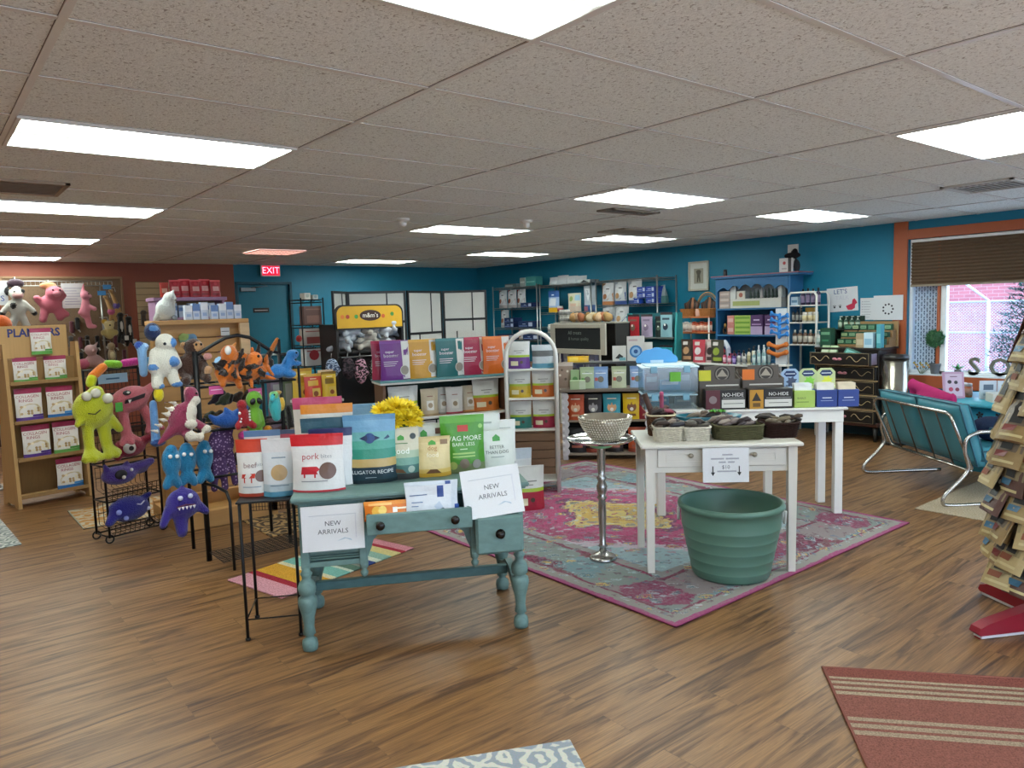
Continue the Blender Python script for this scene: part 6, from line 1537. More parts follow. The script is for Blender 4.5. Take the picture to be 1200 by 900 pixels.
# ================================================================ MIDDLE: TEAL SHELF, ARCHED SHELF, SCREEN, CLOTHES RACK
TS = Fr(4.42, 5.534, -15.4)
ts = thing('storage_shelf', 'wooden shelf with a teal and white top holding colourful pouches behind the desk', 'shelf', TS.g(0, 0), TS.a)
TT = M('5f9094', .5, 0, 'worn', .15); WDB = M('6a4a36', .6, 0, 'woodz', .2); WHT = M('cfcdc8', .5)
mb = MB(); mb.bx(-1.26, .0, -.02, .34, .98, 1.0, TT, .004); mb.bx(-1.255, -.005, -.012, .33, .962, .98, WHT, .002); mb.build('top', ts)
for x in (-1.235, -.06):
    mb = MB(); mb.bx(x, x + .03, .0, .32, 0, .962, WDB, .003); mb.build('side_panel', ts)
for z in (.632, .30, .06):
    mb = MB(); mb.bx(-1.205, -.06, .0, .32, z, z + .02, M('a8805c', .6, 0, 'wood', .15), .002); mb.bx(-1.205, -.06, -.006, 0, z - .004, z + .022, WHT, .002); mb.build('shelf', ts)
mb = MB(); mb.bx(-1.205, -.06, .31, .325, .06, .96, M('1c3430', .8)); mb.build('back_panel', ts)
def super_bag(lab, x, y, col, dark, seed):
    pouch(lab, TS.g(x * 1.093, y, 1.001), TS.a + rad(5), .285, .352, .08, col, [(.93, 1, dark)],
        [('r', .70, .985, 0.02, .98, 'd4d0cc'), ('r', .76, .92, .62, .92, col), ('t', 'super', .30, .72, .10, 'e8dce4'), ('t', 'booster', .34, .62, .12, 'e8dce4'), ('r', .1, .55, .46, .475, 'd8ccd4'), ('r', .1, .5, .41, .425, 'd8ccd4'), ('r', .1, .45, .36, .375, 'd8ccd4'), ('d', .76, .24, .16, 'c8c4be'), ('d', .76, .24, .14, '8f8478')], seed=seed)
super_bag('purple pouch with a white side strip, leftmost on the teal topped shelf', -1.0, .06, '6a2a7e', '7c3a90', 1)
super_bag('crimson pouch peeking out behind the purple one on the teal topped shelf', -1.045, .18, '9c1f44', 'b02a50', 2)
super_bag('amber pouch with a white side strip, second in the row on the teal topped shelf', -.755, .08, 'c8922a', 'd8a23a', 3)
super_bag('dark teal pouch with a white side strip, middle of the teal topped shelf', -.525, .06, '1d6264', '2a7274', 4)
super_bag('crimson pouch with a white side strip, fourth in the row on the teal topped shelf', -.30, .09, '9c1a42', 'b0284e', 5)
super_bag('orange pouch with a white side strip at the right end of the teal topped shelf', -.105, .06, 'd0641c', 'dc7a30', 6)
def lime_bag(lab, loc, rz, w, h, col, seed=0, d=.09):
    pouch(lab, loc, rz, w, h, d, 'ccccc8', [(0, .42, col), (.42, .50, '9cb428')], [('t', 'the honest', .5, .66, .085, '7a7a78'), ('t', 'kitchen', .5, .58, .07, '7a7a78'), ('r', .12, .45, .12, .28, 'd8d0b0'), ('d', .6, .24, .07, '4a3a2c')], seed=seed)
S2 = .653
lime_bag('crumpled white bag with a lime band at the left of the middle shelf', TS.g(-1.02, .12, S2), TS.a, .28, .28, 'c0c4a8', 1)
lime_bag('white bag with lime and orange bands at the right of the middle shelf', TS.g(-.22, .1, S2), TS.a, .27, .295, 'c8702a', 2)
for k, (x, b, c, lab) in enumerate(((-.72, 'b8a88c', 'a08c6a', 'tan treat pouch, first of the small pouches on the middle shelf'), (-.585, 'b8b4ac', '8a8480', 'grey white treat pouch behind the others on the middle shelf'), (-.50, 'c4c0bc', 'a83a4a', 'white treat pouch with a red base in the middle of the shelf'), (-.345, 'bcae98', 'c07a3a', 'cream treat pouch with an orange base on the middle shelf'))):
    pouch(lab, TS.g(x * 1.093, .07 + .05 * (k % 2), S2), TS.a, .165, .245, .06, b, [(0, .06, c)], [('r', .3, .7, .2, .55, 'd0ccc4'), ('t', 'treats', .5, .72, .1, '8a5a50'), ('d', .5, .38, .14, '9a8468')], seed=k)
for k in range(5): pouch('white pouch standing on the lowest visible shelf behind the desk pouches', TS.g(-1.04 + .215 * k, .1, .321), TS.a, .2, .28, .08, 'cacac6', [(0, .1, '9aa0a4')], [('r', .2, .8, .4, .6, 'b4b4b8'), ('r', .7, .85, .75, .9, '8a2a3c')], group='white pouches on the lower teal shelf')

# arched white shelf
LD = Fr(4.28, 4.73, -40)
ld = thing('arched_shelf', 'tall white shelf with an arched tubular top holding lime banded bags', 'shelf', LD.g(0, 0), LD.a)
WM = M('d4d2cc', .35)
for y in (.0, .24):
    pts = [(-.43, y, 0)] + [(-.215 - .215 * cos(a), y, 1.19 + .215 * sin(a)) for a in [pi * k / 14 for k in range(15)]] + [(0, y, 0)]
    mb = MB(); mb.tube(pts, .017, WM, 8); mb.build('arch_frame', ld)
for x in (-.43, 0):
    mb = MB(); mb.bx(x - .012, x + .012, .0, .24, .02, .06, WM, .003); mb.bx(x - .004, x + .004, .0, .24, .10, 1.19, WM, .002); mb.build('side_panel', ld)
for z in (1.085, .835, .565, .12):
    mb = MB(); mb.bx(-.42, -.01, .0, .24, z - .016, z, WM, .003); mb.build('shelf', ld)
for (z, x, c, lab) in ((1.086, -.315, '5c2f7a', 'white and purple bag with a lime band on the top tier of the arched shelf'), (.836, -.315, 'c0a020', 'white and yellow bag with a lime band on the arched shelf'), (.836, -.115, 'c06424', 'white and orange bag with a lime band on the arched shelf'), (.566, -.315, '1f6a62', 'white and teal bag with a lime band on the arched shelf'), (.566, -.115, '98203e', 'white and crimson bag with a lime band on the arched shelf')):
    lime_bag(lab, LD.g(x, .10, z), LD.a, .19, .235, c, int(z * 10), .08)
o = pouch('collapsed pale bag slumped on the top tier of the arched shelf', LD.g(-.11, .11, 1.086), LD.a, .19, .2, .1, 'b4bcc4', [(0, .2, '5a94ac'), (.5, .75, '5c5e60')], [])
sl = thing('slat_crate', 'brown slatted wooden crate standing behind the white arched shelf', 'crate', LD.g(-.30, .60), LD.a)
mb = MB()
for k in range(13): mb.bx(-.10, .34, 0, .018, .03 + .082 * k, .105 + .082 * k, M('7a5a42', .7, 0, 'wood', .25), .002)
mb.build('front_slats', sl)
mb = MB()
for k in range(13): mb.bx(-.10, .34, .30, .318, .03 + .082 * k, .105 + .082 * k, M('7a5a42', .7, 0, 'wood', .25), .002)
for x in (-.10, .32): mb.bx(x, x + .02, .018, .30, .0, 1.10, M('6a4a34', .7, 0, 'woodz', .2), .002)
mb.build('frame', sl)
lime_bag('white lime and crimson food bag standing on the floor right of the desk', (3.74, 4.50, .009), rad(-30), .26, .35, 'a01c34', 9, .12)
pouch('white food bag standing on the floor behind the crimson one', (3.84, 4.78, .009), rad(-30), .28, .44, .1, 'c8ccd0', [(.8, 1, 'b4c0cc')], [('r', .2, .8, .5, .6, 'a8b4c0')])

# shoji screen
SF = M('101216', .5); SP = M('d6d5cf', .8, 0, 'fabric', .03)
sj = thing('folding_screen', 'folding screen of white panels in black frames along the teal wall', 'folding screen', (0, 0, 0), 0)
pts = [(3.87, 8.12), (4.20, 8.42), (4.92, 8.20), (5.62, 8.46), (6.13, 8.12)]
for i in range(4):
    a, b = Vector((*pts[i], 0)), Vector((*pts[i + 1], 0)); w = (b - a).length - .012; an = math.atan2(b.y - a.y, b.x - a.x)
    mb = MB(); T_ = 1.88
    mb.bx(0.006, .036, -.012, .012, .01, T_, SF, .002); mb.bx(w - .03, w, -.012, .012, .01, T_, SF, .002)
    for z in (.03, .44, .90, 1.32 + .16 * (i % 2), T_ - .03): mb.bx(.03, w - .03, -.011, .011, z, z + .03, SF)
    for (x, z0, z1) in ((w * .45, .06, .45), (w * .62, .46, .9), (w * .3, .92, 1.34), (w * .66, 1.34, T_)): mb.bx(x, x + .016, -.01, .01, z0, z1, SF)
    fr_ = mb.build('panel_frame', sj, (a.x, a.y, 0), an)
    mb = MB(); mb.bx(.03, w - .03, -.003, .003, .04, T_ - .02, SP); mb.build('paper', fr_)

# black display with yellow header, clothes
CD = Fr(3.455, 7.2, 0)
cd = thing('clothes_display', 'black display stand with a yellow candy header board, heaped with pet clothes', 'display rack', CD.g(0, 0), 0)
BKP = M('1a1614', .45)
mb = MB(); r_ = .09; W_ = .81
pl = [(0, 1.44), (W_, 1.44), (W_, 1.70 - r_)] + [(W_ - r_ + r_ * cos(a), 1.70 - r_ + r_ * sin(a)) for a in [pi / 2 * k / 6 for k in range(1, 7)]] + [(r_ - r_ * sin(a), 1.70 - r_ + r_ * cos(a)) for a in [pi / 2 * k / 6 for k in range(7)]]
mb.prism(pl, 0, .03, BKP, 'y'); inn = [((x - W_ / 2) * .955 + W_ / 2, (z - 1.57) * .88 + 1.57) for x, z in pl]
mb.poly(inn, M('d2a018', .5), y=0, off=.002)
mb.poly([(.405 + .125 * cos(2 * pi * k / 24), 1.585 + .058 * sin(2 * pi * k / 24)) for k in range(24)], M('3a1c10', .5), y=0, off=.004)
mb.text('m&m\u2019s', (.405, 0, 1.585), .068, M('e8e0d8', .5), off=.006, bold=.008)
for (x, hx) in ((.14, 'b0402a'), (.24, '3f8a3a'), (.56, 'c85a2a'), (.67, '4a8a3a'), (.08, 'd8782a')): mb.disc(x, 1.575 + .02 * ((x * 100) % 2), .022, M(hx, .5), y=0, off=.003)
mb.build('header_board', cd)
for x in (0, W_ - .03):
    mb = MB(); mb.bx(x, x + .03, 0, .4, 0, 1.50, BKP, .003); mb.build('side_panel', cd)
for z in (.46, 1.19):
    mb = MB(); mb.bx(.03, W_ - .03, 0, .4, z, z + .03, BKP, .003); mb.build('shelf', cd)
mb = MB(); mb.bx(-.05, .56, -.12, .38, .02, .46, M('141212', .6), .006); mb.build('plinth', cd)
mb = MB(); mb.bx(.03, W_ - .03, .38, .4, .46, 1.22, BKP); mb.build('back_panel', cd)
rr = random.Random(21)
for k in range(18):
    lay = k // 6; x = .12 + .115 * (k % 6) + .04 * lay; z = 1.222 + .075 * lay + (.05 if k % 6 > 2 else 0) * (lay > 0)
    hx = ('a6abb4', '8f97a3', 'b4b6bc', '7a828e', 'aaa49c', '66727e')[(k * 5) % 6]
    o = bpy.data.objects.new('pet_garment', blob_mesh('pet_garment', [('e', (0, 0, .045), (.12, .10, .045), hx), ('e', (.05, -.04, .075), (.08, .07, .045), hx), ('c', (-.05, -.05, .04), (-.12, -.10, .02), .035, .03, hx), ('c', (.06, -.05, .03), (.10, -.12, .0), .03, .025, hx)], .013, kind='fabric')); COL.objects.link(o)
    o.location = CD.g(x, .12 + .08 * (k % 2), z); o.rotation_euler = (0, 0, rr.uniform(-1, 1)); tag(o, 'crumpled grey pet garment heaped on the black display', 'pet clothes', 'grey pet garments on the display')
mb = MB(); mb.tube([(.0, -.1, 1.16), (.75, -.1, 1.16)], .008, M('8a8a8a', .3, .8), 6); mb.tube([(.0, -.1, 1.16), (.02, .1, 1.16)], .006, BK, 6); mb.tube([(.75, -.1, 1.16), (.76, .1, 1.16)], .006, BK, 6); mb.build('hanging_rail', cd)
def leopard(base, ink, sc):
    m, nt, b = new_mat('print_' + base + ink); v = coords(nt, (sc, sc, sc * 1.6)); n = nt.nodes.new('ShaderNodeTexNoise'); n.inputs['Scale'].default_value = 1; n.inputs['Detail'].default_value = 1
    r = ramp(nt, [(0, base), (.5, ink)], 'CONSTANT'); nt.links.new(v, n.inputs['Vector']); nt.links.new(n.outputs['Fac'], r.inputs['Fac']); nt.links.new(r.outputs['Color'], b.inputs['Base Color']); b.inputs['Roughness'].default_value = .9; return m
for (x, z, h, mt, lab) in ((-.12, .95, .21, leopard('a8b8d0', '3a4a68', 45), 'pale blue patterned pet coat hanging left of the black display'), (.06, .93, .23, leopard('4a3a44', '1c1820', 40), 'dark plum pet coat on the display rail'), (.20, .87, .28, leopard('c896ac', '241c20', 36), 'pink and black leopard print pet coat on the display rail'), (.37, .84, .30, leopard('8a928c', '141614', 50), 'black and white speckled pet coat on the display rail'), (.52, .93, .2, leopard('5a7c9c', '1c2a3c', 45), 'blue plaid pet coat at the right of the display rail')):
    t = thing('pet_coat', lab, 'pet clothes', CD.g(x, -.12, z), 0)
    o = bpy.data.objects.new('coat', blob_mesh('coat', [('e', (0, 0, h * .5), (.075, .04, h * .5), 'ffffff'), ('e', (0, 0, h * .75), (.06, .045, h * .25), 'ffffff'), ('c', (-.05, -.02, h * .6), (-.065, -.03, h * .4), .02, .018, 'ffffff'), ('c', (.05, -.02, h * .6), (.065, -.03, h * .4), .02, .018, 'ffffff')], .011)); o.data.materials.clear(); o.data.materials.append(mt); COL.objects.link(o); o.parent = t
    mb = MB(); mb.tube([(0, 0, h * .95), (0, 0, h + .05), (0, .02, 1.168 - z)], .003, CH, 5); mb.build('hanger', t)
for (x, lab) in ((.20, 'left of two red plush shoes on the black plinth'), (.52, 'right of two red plush shoes on the black plinth')):
    hang('plush_shoe', lab, x, -.05, .49 if x > 5 else .462, [('e', (0, 0, .045), (.10, .06, .045), '8a2428'), ('e', (-.03, 0, .08), (.06, .05, .04), '9c3030'), ('e', (.08, -.02, .04), (.035, .03, .03), 'b86a5a')], (), .012, fr=CD)

# black wire shelf at the wall with boxes
WS = Fr(3.39, 7.75, 0)
ws = wire_unit('narrow black wire shelf with small boxes left of the folding screen', WS, .25, .3, 1.79, (.3, .72, 1.06, 1.28, 1.5, 1.77), BK, .008, 'wire_shelf', 'shelf', n=8)
for (x, z, w, h, c, d2, lab) in ((-.03, 1.772, .07, .07, 'd0ccc0', 'a8b0a4', 'white jar box on top of the narrow black shelf'), (.06, 1.772, .06, .05, 'b8bcb4', '8a9a98', 'grey box on top of the narrow black shelf'), (.02, 1.502, .2, .2, '6a4c44', '8a6458', 'brown and red box on the upper tier of the narrow black shelf'), (.01, 1.282, .21, .18, 'b0a498', '8a4038', 'tan printed box on the middle tier of the narrow black shelf'), (.01, 1.062, .2, .19, 'd0d0ce', 'a8343c', 'white box with a red emblem on the narrow black shelf'), (.02, .722, .2, .24, '8a8f94', '5a6a74', 'grey box low on the narrow black shelf')):
    carton(lab, WS.g(x, -.05, z), 0, w, h, .12, c, [('r', .15, .85, .1, .5, d2) if h > .1 and c != 'd0d0ce' else ('d', .5, .6, .28, d2), ('r', .1, .9, .8, .86, d2)])
hang('red_ball', 'small red plush ball at the left edge of the narrow black shelf', -.16, -.13, 1.33, [('e', (0, 0, .03), (.035, .03, .04), 'a02a28')], (), .01, fr=WS)
# small white table with yellow and orange treat bags
SW = Fr(2.84, 6.6, 0)
sw = thing('small_white_table', 'small white table with yellow and orange treat bags behind the plush rack', 'table', SW.g(0, 0), 0)
mb = MB(); mb.bx(-.04, .36, -.03, .3, .775, .80, WHT, .003); mb.build('top', sw)
for (x, y) in ((-.02, 0), (.29, 0), (-.02, .25), (.29, .25)): mb = MB(); mb.bx(x, x + .04, y, y + .04, 0, .775, WHT, .003); mb.build('leg', sw)
for (x, y, w, h, c, d2, lab) in ((.10, .08, .17, .25, 'c8402a', 'd8a83a', 'red orange treat bag at the front of the small white table'), (.27, .09, .15, .26, 'd8b428', '8a6a20', 'yellow treat bag at the front right of the small white table'), (.05, .2, .2, .30, 'd2b034', 'b88a20', 'yellow treat bag at the back left of the small white table'), (.29, .2, .16, .27, 'c05048', 'd8c0a0', 'pinkish red treat bag at the back right of the small white table')):
    pouch(lab, SW.g(x, y, .801), 0, w, h, .06, c, [(.9, 1, d2)], [('r', .2, .8, .55, .75, d2), ('r', .4, .9, .15, .45, 'd8b858'), ('d', .6, .25, .15, '8a4a2a'), ('t', 'chews', .5, .82, .1, 'f0e0b0')])
for (x, c, lab) in ((-.14, '6a5a6c', 'mauve grey box left of the small white table'), (-.02, '5c6a54', 'olive box standing at the left end of the small white table')): carton(lab, SW.g(x + .0, .42, .0), 0, .11, 1.06, .1, c, [('r', .2, .8, .7, .9, '8a8a88')])

# ================================================================ SCALLOPED SHELF, CHALKBOARD
SS = Fr(5.28, 5.76, -45)
ss = thing('scalloped_shelf', 'white shelf with scalloped sides and a grey brown top behind the pedestal', 'shelf', SS.g(0, 0), SS.a)
LW = M('c8c4c8', .5); GB2 = M('6c6058', .6, 0, 'wood', .15)
for x in (0, .93):
    sc = [(.02, .0)]; nsc = 9
    for k in range(nsc):
        z0 = .06 + .66 * k / nsc; z1 = .06 + .66 * (k + 1) / nsc
        for q in range(5): sc.append((-.0 - .022 * sin(pi * q / 5), z0 + (z1 - z0) * q / 5))
    sc += [(0, .72), (.3, .72), (.3, 0)]
    mb = MB(); mb.prism(sc, x, x + .025, LW, 'x')
    f2 = [(x + .025 + .055 - .0, .06)]
    fp = [(x, .02), (x, .715)]
    for k in range(nsc, 0, -1):
        z0 = .05 + .66 * k / nsc; z1 = .05 + .66 * (k - 1) / nsc
        for q in range(5): fp.append((x + (.055 + .018 * sin(pi * q / 5)) * (1 if x == 0 else -1), z0 + (z1 - z0) * q / 5))
    if x: fp = fp[::-1]
    mb.prism(fp, -.01, .008, LW, 'y'); mb.build('scalloped_side', ss)
mb = MB(); mb.bx(-.02, .98, -.03, .32, .72, .75, GB2, .004); mb.build('top', ss)
for z in (.05, .40): mb = MB(); mb.bx(.02, .93, .0, .30, z, z + .02, M('8a7a6c', .6, 0, 'wood', .15), .002); mb.build('shelf', ss)
mb = MB(); mb.bx(.02, .93, .285, .297, .06, .72, M('141414', .8)); mb.build('back_panel', ss)
for x in (.03, .92):
    for y in (0, .25): mb = MB(); mb.bx(x - .025, x + .025, y, y + .05, 0, .05, LW); mb.build('foot', ss)
for k, (x, c, d2, lab) in enumerate(((.14, 'b0461e', 'd0a080', 'shiny burnt orange bag on the upper tier of the scalloped shelf'), (.325, '241f24', '8a8488', 'black bag with a grey dog face on the scalloped shelf'), (.52, '2f94a8', 'c8946a', 'turquoise bag with a dog picture on the scalloped shelf'), (.725, 'd6b018', '7a4a2c', 'bright yellow bag with a dog picture on the scalloped shelf'), (.88, '8a2430', 'c89a80', 'dark red bag half hidden at the right of the scalloped shelf'))):
    pouch(lab, SS.g(x, .06, .421), SS.a, .185, .27, .06, c, [], [('d', .5, .48, .26, d2), ('d', .4, .62, .08, c), ('d', .6, .62, .08, c), ('d', .5, .4, .1, 'e0d8d0'), ('p', [(.25, .14), (.75, .14), (.7, .22), (.3, .22)], d2), ('t', 'chomp', .5, .82, .13, 'e8e0d0')], seed=k)
for k, (x, c, lab) in enumerate(((.15, '1c1a1c', 'black bag at the left of the bottom tier of the scalloped shelf'), (.34, '2a2426', 'dark charcoal bag on the bottom tier of the scalloped shelf'), (.54, '3a2c28', 'dark brown bag on the bottom tier behind the pedestal'), (.78, 'b8502c', 'orange red bag at the right of the bottom tier'))):
    pouch(lab, SS.g(x, .08, .071), SS.a, .19, .26, .08, c, [(0, .15, '8a3a2a' if k in (1, 3) else '141214')], [('d', .5, .5, .22, '5a5452'), ('r', .2, .8, .2, .3, 'a05a4a')], seed=k)
for k, (x, c, lab) in enumerate(((.27, 'a8b896', 'pale green pouch partly behind a small green box on the scalloped shelf'), (.41, '88a4cc', 'pale blue pouch with a round window, left one on the scalloped shelf'), (.60, 'bcc0a4', 'cream green pouch with a round window on the scalloped shelf'), (.79, '90aad0', 'pale blue pouch with a round window, right one on the scalloped shelf'))):
    pouch(lab, SS.g(x, .07, .751), SS.a, .155, .225, .06, c, [(.86, 1, '6a8cc0' if k % 2 else '9cac88')], [('d', .5, .42, .2, '5a5a54'), ('d', .5, .42, .17, '7a7468'), ('r', .1, .3, .35, .5, 'b85a50' if k else '6a9a5a'), ('r', .15, .85, .68, .72, 'dde0e4'), ('t', 'bites', .5, .76, .09, '4a5a7c')], seed=k)
carton('small pale green tent shaped box at the front left of the scalloped shelf', SS.g(.17, .02, .751), SS.a, .16, .09, .1, 'a8bc94', [('r', .6, 1, 0, 1, 'c0ccb8')])
carton('pale green box standing behind the tent shaped box', SS.g(.14, .14, .751), SS.a, .09, .19, .06, '98b086', [('d', .5, .5, .3, '5c8a54')])
pouch('brown and white speckled kibble bag at the left end of the scalloped shelf', SS.g(.02, .2, .751), SS.a, .2, .27, .1, '8a7468', [(.85, 1, 'b8a8a0')], [('d', .3, .5, .06, 'c8bcb0'), ('d', .6, .35, .07, '5a463c'), ('d', .7, .65, .06, 'c8bcb0'), ('d', .4, .7, .06, '5a463c')])
# raised white packs behind
RKp = thing('riser_shelf', 'grey riser behind the pale pouches on the scalloped shelf', 'shelf', SS.g(.5, .38), SS.a)
mb = MB(); mb.bx(-.5, .5, 0, .26, .98, 1.0, M('3c3c40', .6), .002); mb.bx(-.5, -.48, 0, .26, 0, .98, M('3c3c40', .6)); mb.bx(.48, .5, 0, .26, 0, .98, M('3c3c40', .6)); mb.build('frame', RKp)
o = pouch('bright yellow toy pack lying on the grey riser behind the kibble bag', SS.g(.17, .45, 1.001), SS.a, .24, .07, .05, 'd8a818', [], [('r', .1, .5, .2, .8, 'e0c050')])
for (x, w, h, dec, lab) in ((.62, .15, .17, [('p', [(.2, .2), (.5, .5), (.8, .3), (.6, .15)], '2a2a2c'), ('r', .5, .95, .05, .25, '6aa0a8')], 'white toy card with a dark plane shape on the riser'), (.80, .19, .27, [('d', .5, .38, .36, '3a78b0'), ('d', .5, .38, .25, '8ab4d8'), ('d', .5, .38, .12, '1c4a80'), ('r', .1, .6, .8, .88, 'b8a0a0')], 'white toy card with a blue ring toy on the riser'), (.93, .1, .2, [('r', .2, .8, .2, .4, 'c86a70')], 'pinkish white toy card at the right of the blue ring toy')):
    carton(lab, SS.g(x, .45 + .03 * (x > .7), 1.001), SS.a, w, h, .02, 'ccc8c2', dec)
cb_ = thing('chalkboard_sign', 'white framed chalkboard with handwriting in front of the wire shelving', 'sign', (7.0, 7.3, 1.03), rad(-90))
mb = MB(); mb.bx(-.49, .49, -.0, .012, 0, .345, M('1d2022', .85, 0, 'plain', .25)); mb.text('All treats', (-.05, 0, .235), .07, M('7c8480', .9), off=.001); mb.text('& human quality', (.02, 0, .155), .06, M('6c7470', .9), off=.001); mb.build('slate', cb_)
mb = MB(); FC = M('b8b2a4', .6, 0, 'wood', .08)
for (a, b, c, e) in ((-.53, -.44, -.05, .36), (.44, .53, -.05, .36), (-.44, .44, -.05, .02), (-.44, .44, .30, .36)): mb.bx(a, b, -.014, .016, c, e, FC, .004)
mb.build('frame', cb_)
for x in (-.4, .38): mb = MB(); mb.bx(x, x + .02, .016, .04, -1.03, .2, FC); mb.build('stand_leg', cb_)
cr = thing('chew_crate', 'dark two shelf crate with mixed packs beneath the chalkboard', 'crate', (7.25, 7.45, 0), rad(-90))
mb = MB(); mb.bx(-.6, .6, 0, .3, .74, .76, M('3a3634', .7), .002); mb.bx(-.6, .6, 0, .3, 1.38, 1.40, M('8a8478', .7), .002)
for x in (-.6, .0, .58): mb.bx(x, x + .02, .02, .3, 0, 1.38, M('2a2826', .7))
mb.bx(-.6, .6, .28, .3, 0, 1.38, M('33302e', .8)); mb.build('frame', cr)
for k in range(6): carton('dark blue boxed pack beneath the chalkboard sign', (7.32, 7.95 - .13 * k, .761), rad(-90), .11, .24 + .015 * (k % 2), .1, ('3a3c60', '8a8894', '6a6a80')[k % 3], [('r', 0, 1, .75, 1, '2a2c58'), ('r', .2, .8, .3, .5, 'a8a8b4')], group='dark packs beneath the chalkboard')
for (k, (y, c)) in enumerate(((8.03, 'c8c4bc'), (7.97, 'c8c4bc'), (7.9, 'd0ccc4'))):
    jar('white tub in the small stack left of the chalkboard top', (7.4, y, 1.401), .035, .09, c, 'd4d4d0', '8a8a88', 'white tubs above the chalkboard')
for k in range(3): jar('white tub stacked on the tubs left of the chalkboard top', (7.4, 8.03 - .065 * k, 1.492), .035, .09, 'c8c4bc', 'd4d4d0', '8a8a88', 'white tubs above the chalkboard')
for k in range(9):
    y = 7.76 - .085 * k; hx = ('b08a5c', 'c8a888', 'a86a4c', '9a7a50', 'c4b090')[k % 5]
    o = bpy.data.objects.new('stuffed_chew', blob_mesh('stuffed_chew', [('e', (0, 0, .06), (.06, .07, .06), hx), ('e', (.02, .03, .1), (.04, .05, .04), hx)], .013, kind='fabric')); COL.objects.link(o); o.location = (7.38 + .03 * (k % 2), y, 1.40); o.rotation_euler = (0, 0, k)
    tag(o, 'round tan chew heaped above the chalkboard', 'dog chew', 'tan chews above the chalkboard')
# ================================================================ RIGHT WALL: WIRE SHELVING AND FOOD BAGS
CHR = M('9a9c9c', .3, .75)
WU = []
for (y, h, shs, lab) in ((10.22, 2.03, (.15, .6, 1.08, 1.29, 1.64, 2.0), 'chrome wire shelving unit in the far corner, leftmost of three'), (8.935, 2.02, (.15, .7, 1.2, 1.54, 1.99), 'chrome wire shelving unit in the middle of three'), (7.615, 2.03, (.15, .77, 1.30, 1.63, 2.0), 'chrome wire shelving unit on the right of three, beside the teal rack')):
    f = Fr(8.51, y, -90); WU.append(f); wire_unit(lab, f, 1.21, .42, h, shs, CHR, .0125, n=16)
def cat_bag(lab, f, x, z, w=.23, h=.29, blue='27488c', spot='b88a5a', top='8a8e98', group=None):
    pouch(lab, f.g(x, -.06, z + .003), f.a + rad(random.uniform(-5, 5)), w, h, .09, 'c4c6ca', [(0, .16, blue)], [('p', [(.02, .98), (.02, .5), (.35, .98)], top), ('d', .45, .62, .32, 'd4d4d6'), ('p', [(.05, .2), (.6, .25), (.95, .55), (.97, .2), (.97, .03), (.05, .03)], blue), ('d', .34, .38, .17, spot), ('t', 'cat', .55, .72, .16, '5a5a60')], group=group)
a, b, c = WU
for k, x in enumerate((-.50, -.24, .02)): cat_bag('white food bag with rust red oval on the upper tier of the far corner shelving', a, x, 1.64, .25, .32, 'a8a0a0', 'a0583a', '8a2a28', 'rust spotted food bags in the far corner')
cat_bag('single rust spotted food bag on the second tier of the far corner shelving', a, -.46, 1.29, .25, .32, 'a8a0a0', 'a0583a', '8a5a48')
cat_bag('rust spotted food bag low in the far corner, seen over the arched shelf', a, .02, 1.08, .2, .18, 'b0a8a0', 'b0582a', 'b8482a')
def multipack(lab, loc, rz, w, h, d, hx, group):
    o = carton_mb(w, h, d, hx, [('t', 'meow', .4, .55, .3, 'c8d0e4'), ('r', .7, .95, .2, .8, 'b4bcd0'), ('r', 0, 1, 0, .08, '1a2a5c'), ('r', .05, .6, .2, .3, '8a9ac8')]); one(o, 'multipack', lab, 'food pack', loc, rz, group)
for (x, z, w, h) in ((-.22, 1.294, .26, .085), (.24, 1.294, .40, .11), (-.22, 1.381, .26, .085), (.27, 1.642, .3, .08), (-.32, 1.084, .5, .09), (.36, 1.084, .4, .09)): multipack('navy shrink wrapped food pack in the far corner shelving', a.g(x, -.07, z), a.a, w, h, .2, '20305c', 'navy packs in the far corner')
carton('flat teal and grey packet lying on the far corner shelving top', a.g(-.17, -.05, 2.003), a.a, .32, .06, .2, '6a7a7c', [('r', .05, .7, .2, .7, 'a8b0b0')])
carton('grey carton beside the teal one on top of the far corner shelving', a.g(.14, -.05, 2.003), a.a, .14, .15, .16, '9aa4a0', [('r', .1, .9, .4, .6, 'c8ccc8')])
carton('teal carton on top of the far corner shelving', a.g(.36, -.05, 2.003), a.a, .26, .16, .16, '3f8a88', [('r', .1, .9, .4, .5, '8ac0b8')])
for k, (x, z_) in enumerate(((-.42, 0), (-.22, .02), (.0, 0), (.2, -.01))): 
    o = pouch('crumpled silver bag lying on top of the middle shelving', b.g(x, -.02, 1.995), b.a, .26, .13 + z_, .16, 'b0b2b6', [], [], group='silver bags on the middle shelving', seed=k)
carton('black and white open packet lying at the right on top of the middle shelving', b.g(.36, -.02, 1.995), b.a, .28, .05, .2, 'b8bcbe', [('p', [(.2, .1), (.5, .9), (.9, .1)], '1c1c1e')])
pouch('blue topped yellow based food bag on the middle shelving', b.g(-.42, -.06, 1.543), b.a, .27, .36, .1, '8aa4c8', [(.7, 1, '2f5aa0'), (0, .22, 'd0a018')], [('r', .2, .8, .3, .65, 'c4c8d0'), ('t', 'cat', .5, .8, .14, 'dfe4ec')])
pouch('cream food bag with a cat picture on the middle shelving', b.g(.08, -.06, 1.543), b.a, .30, .30, .1, 'c0bca4', [(0, .3, 'bca898')], [('d', .3, .7, .14, '8aa05a'), ('r', .1, .9, .3, .45, 'c4a08c'), ('r', .6, .95, .6, .9, '8ab0c8')])
pouch('tall silver blue food bag at the right end of the middle shelving', b.g(.44, -.07, 1.543), b.a, .26, .40, .1, '9aa2ac', [(0, .25, '3a5688')], [('p', [(.1, .9), (.5, .4), (.7, .9)], 'c4c8cc'), ('r', .1, .5, .02, .2, 'b06a78')])
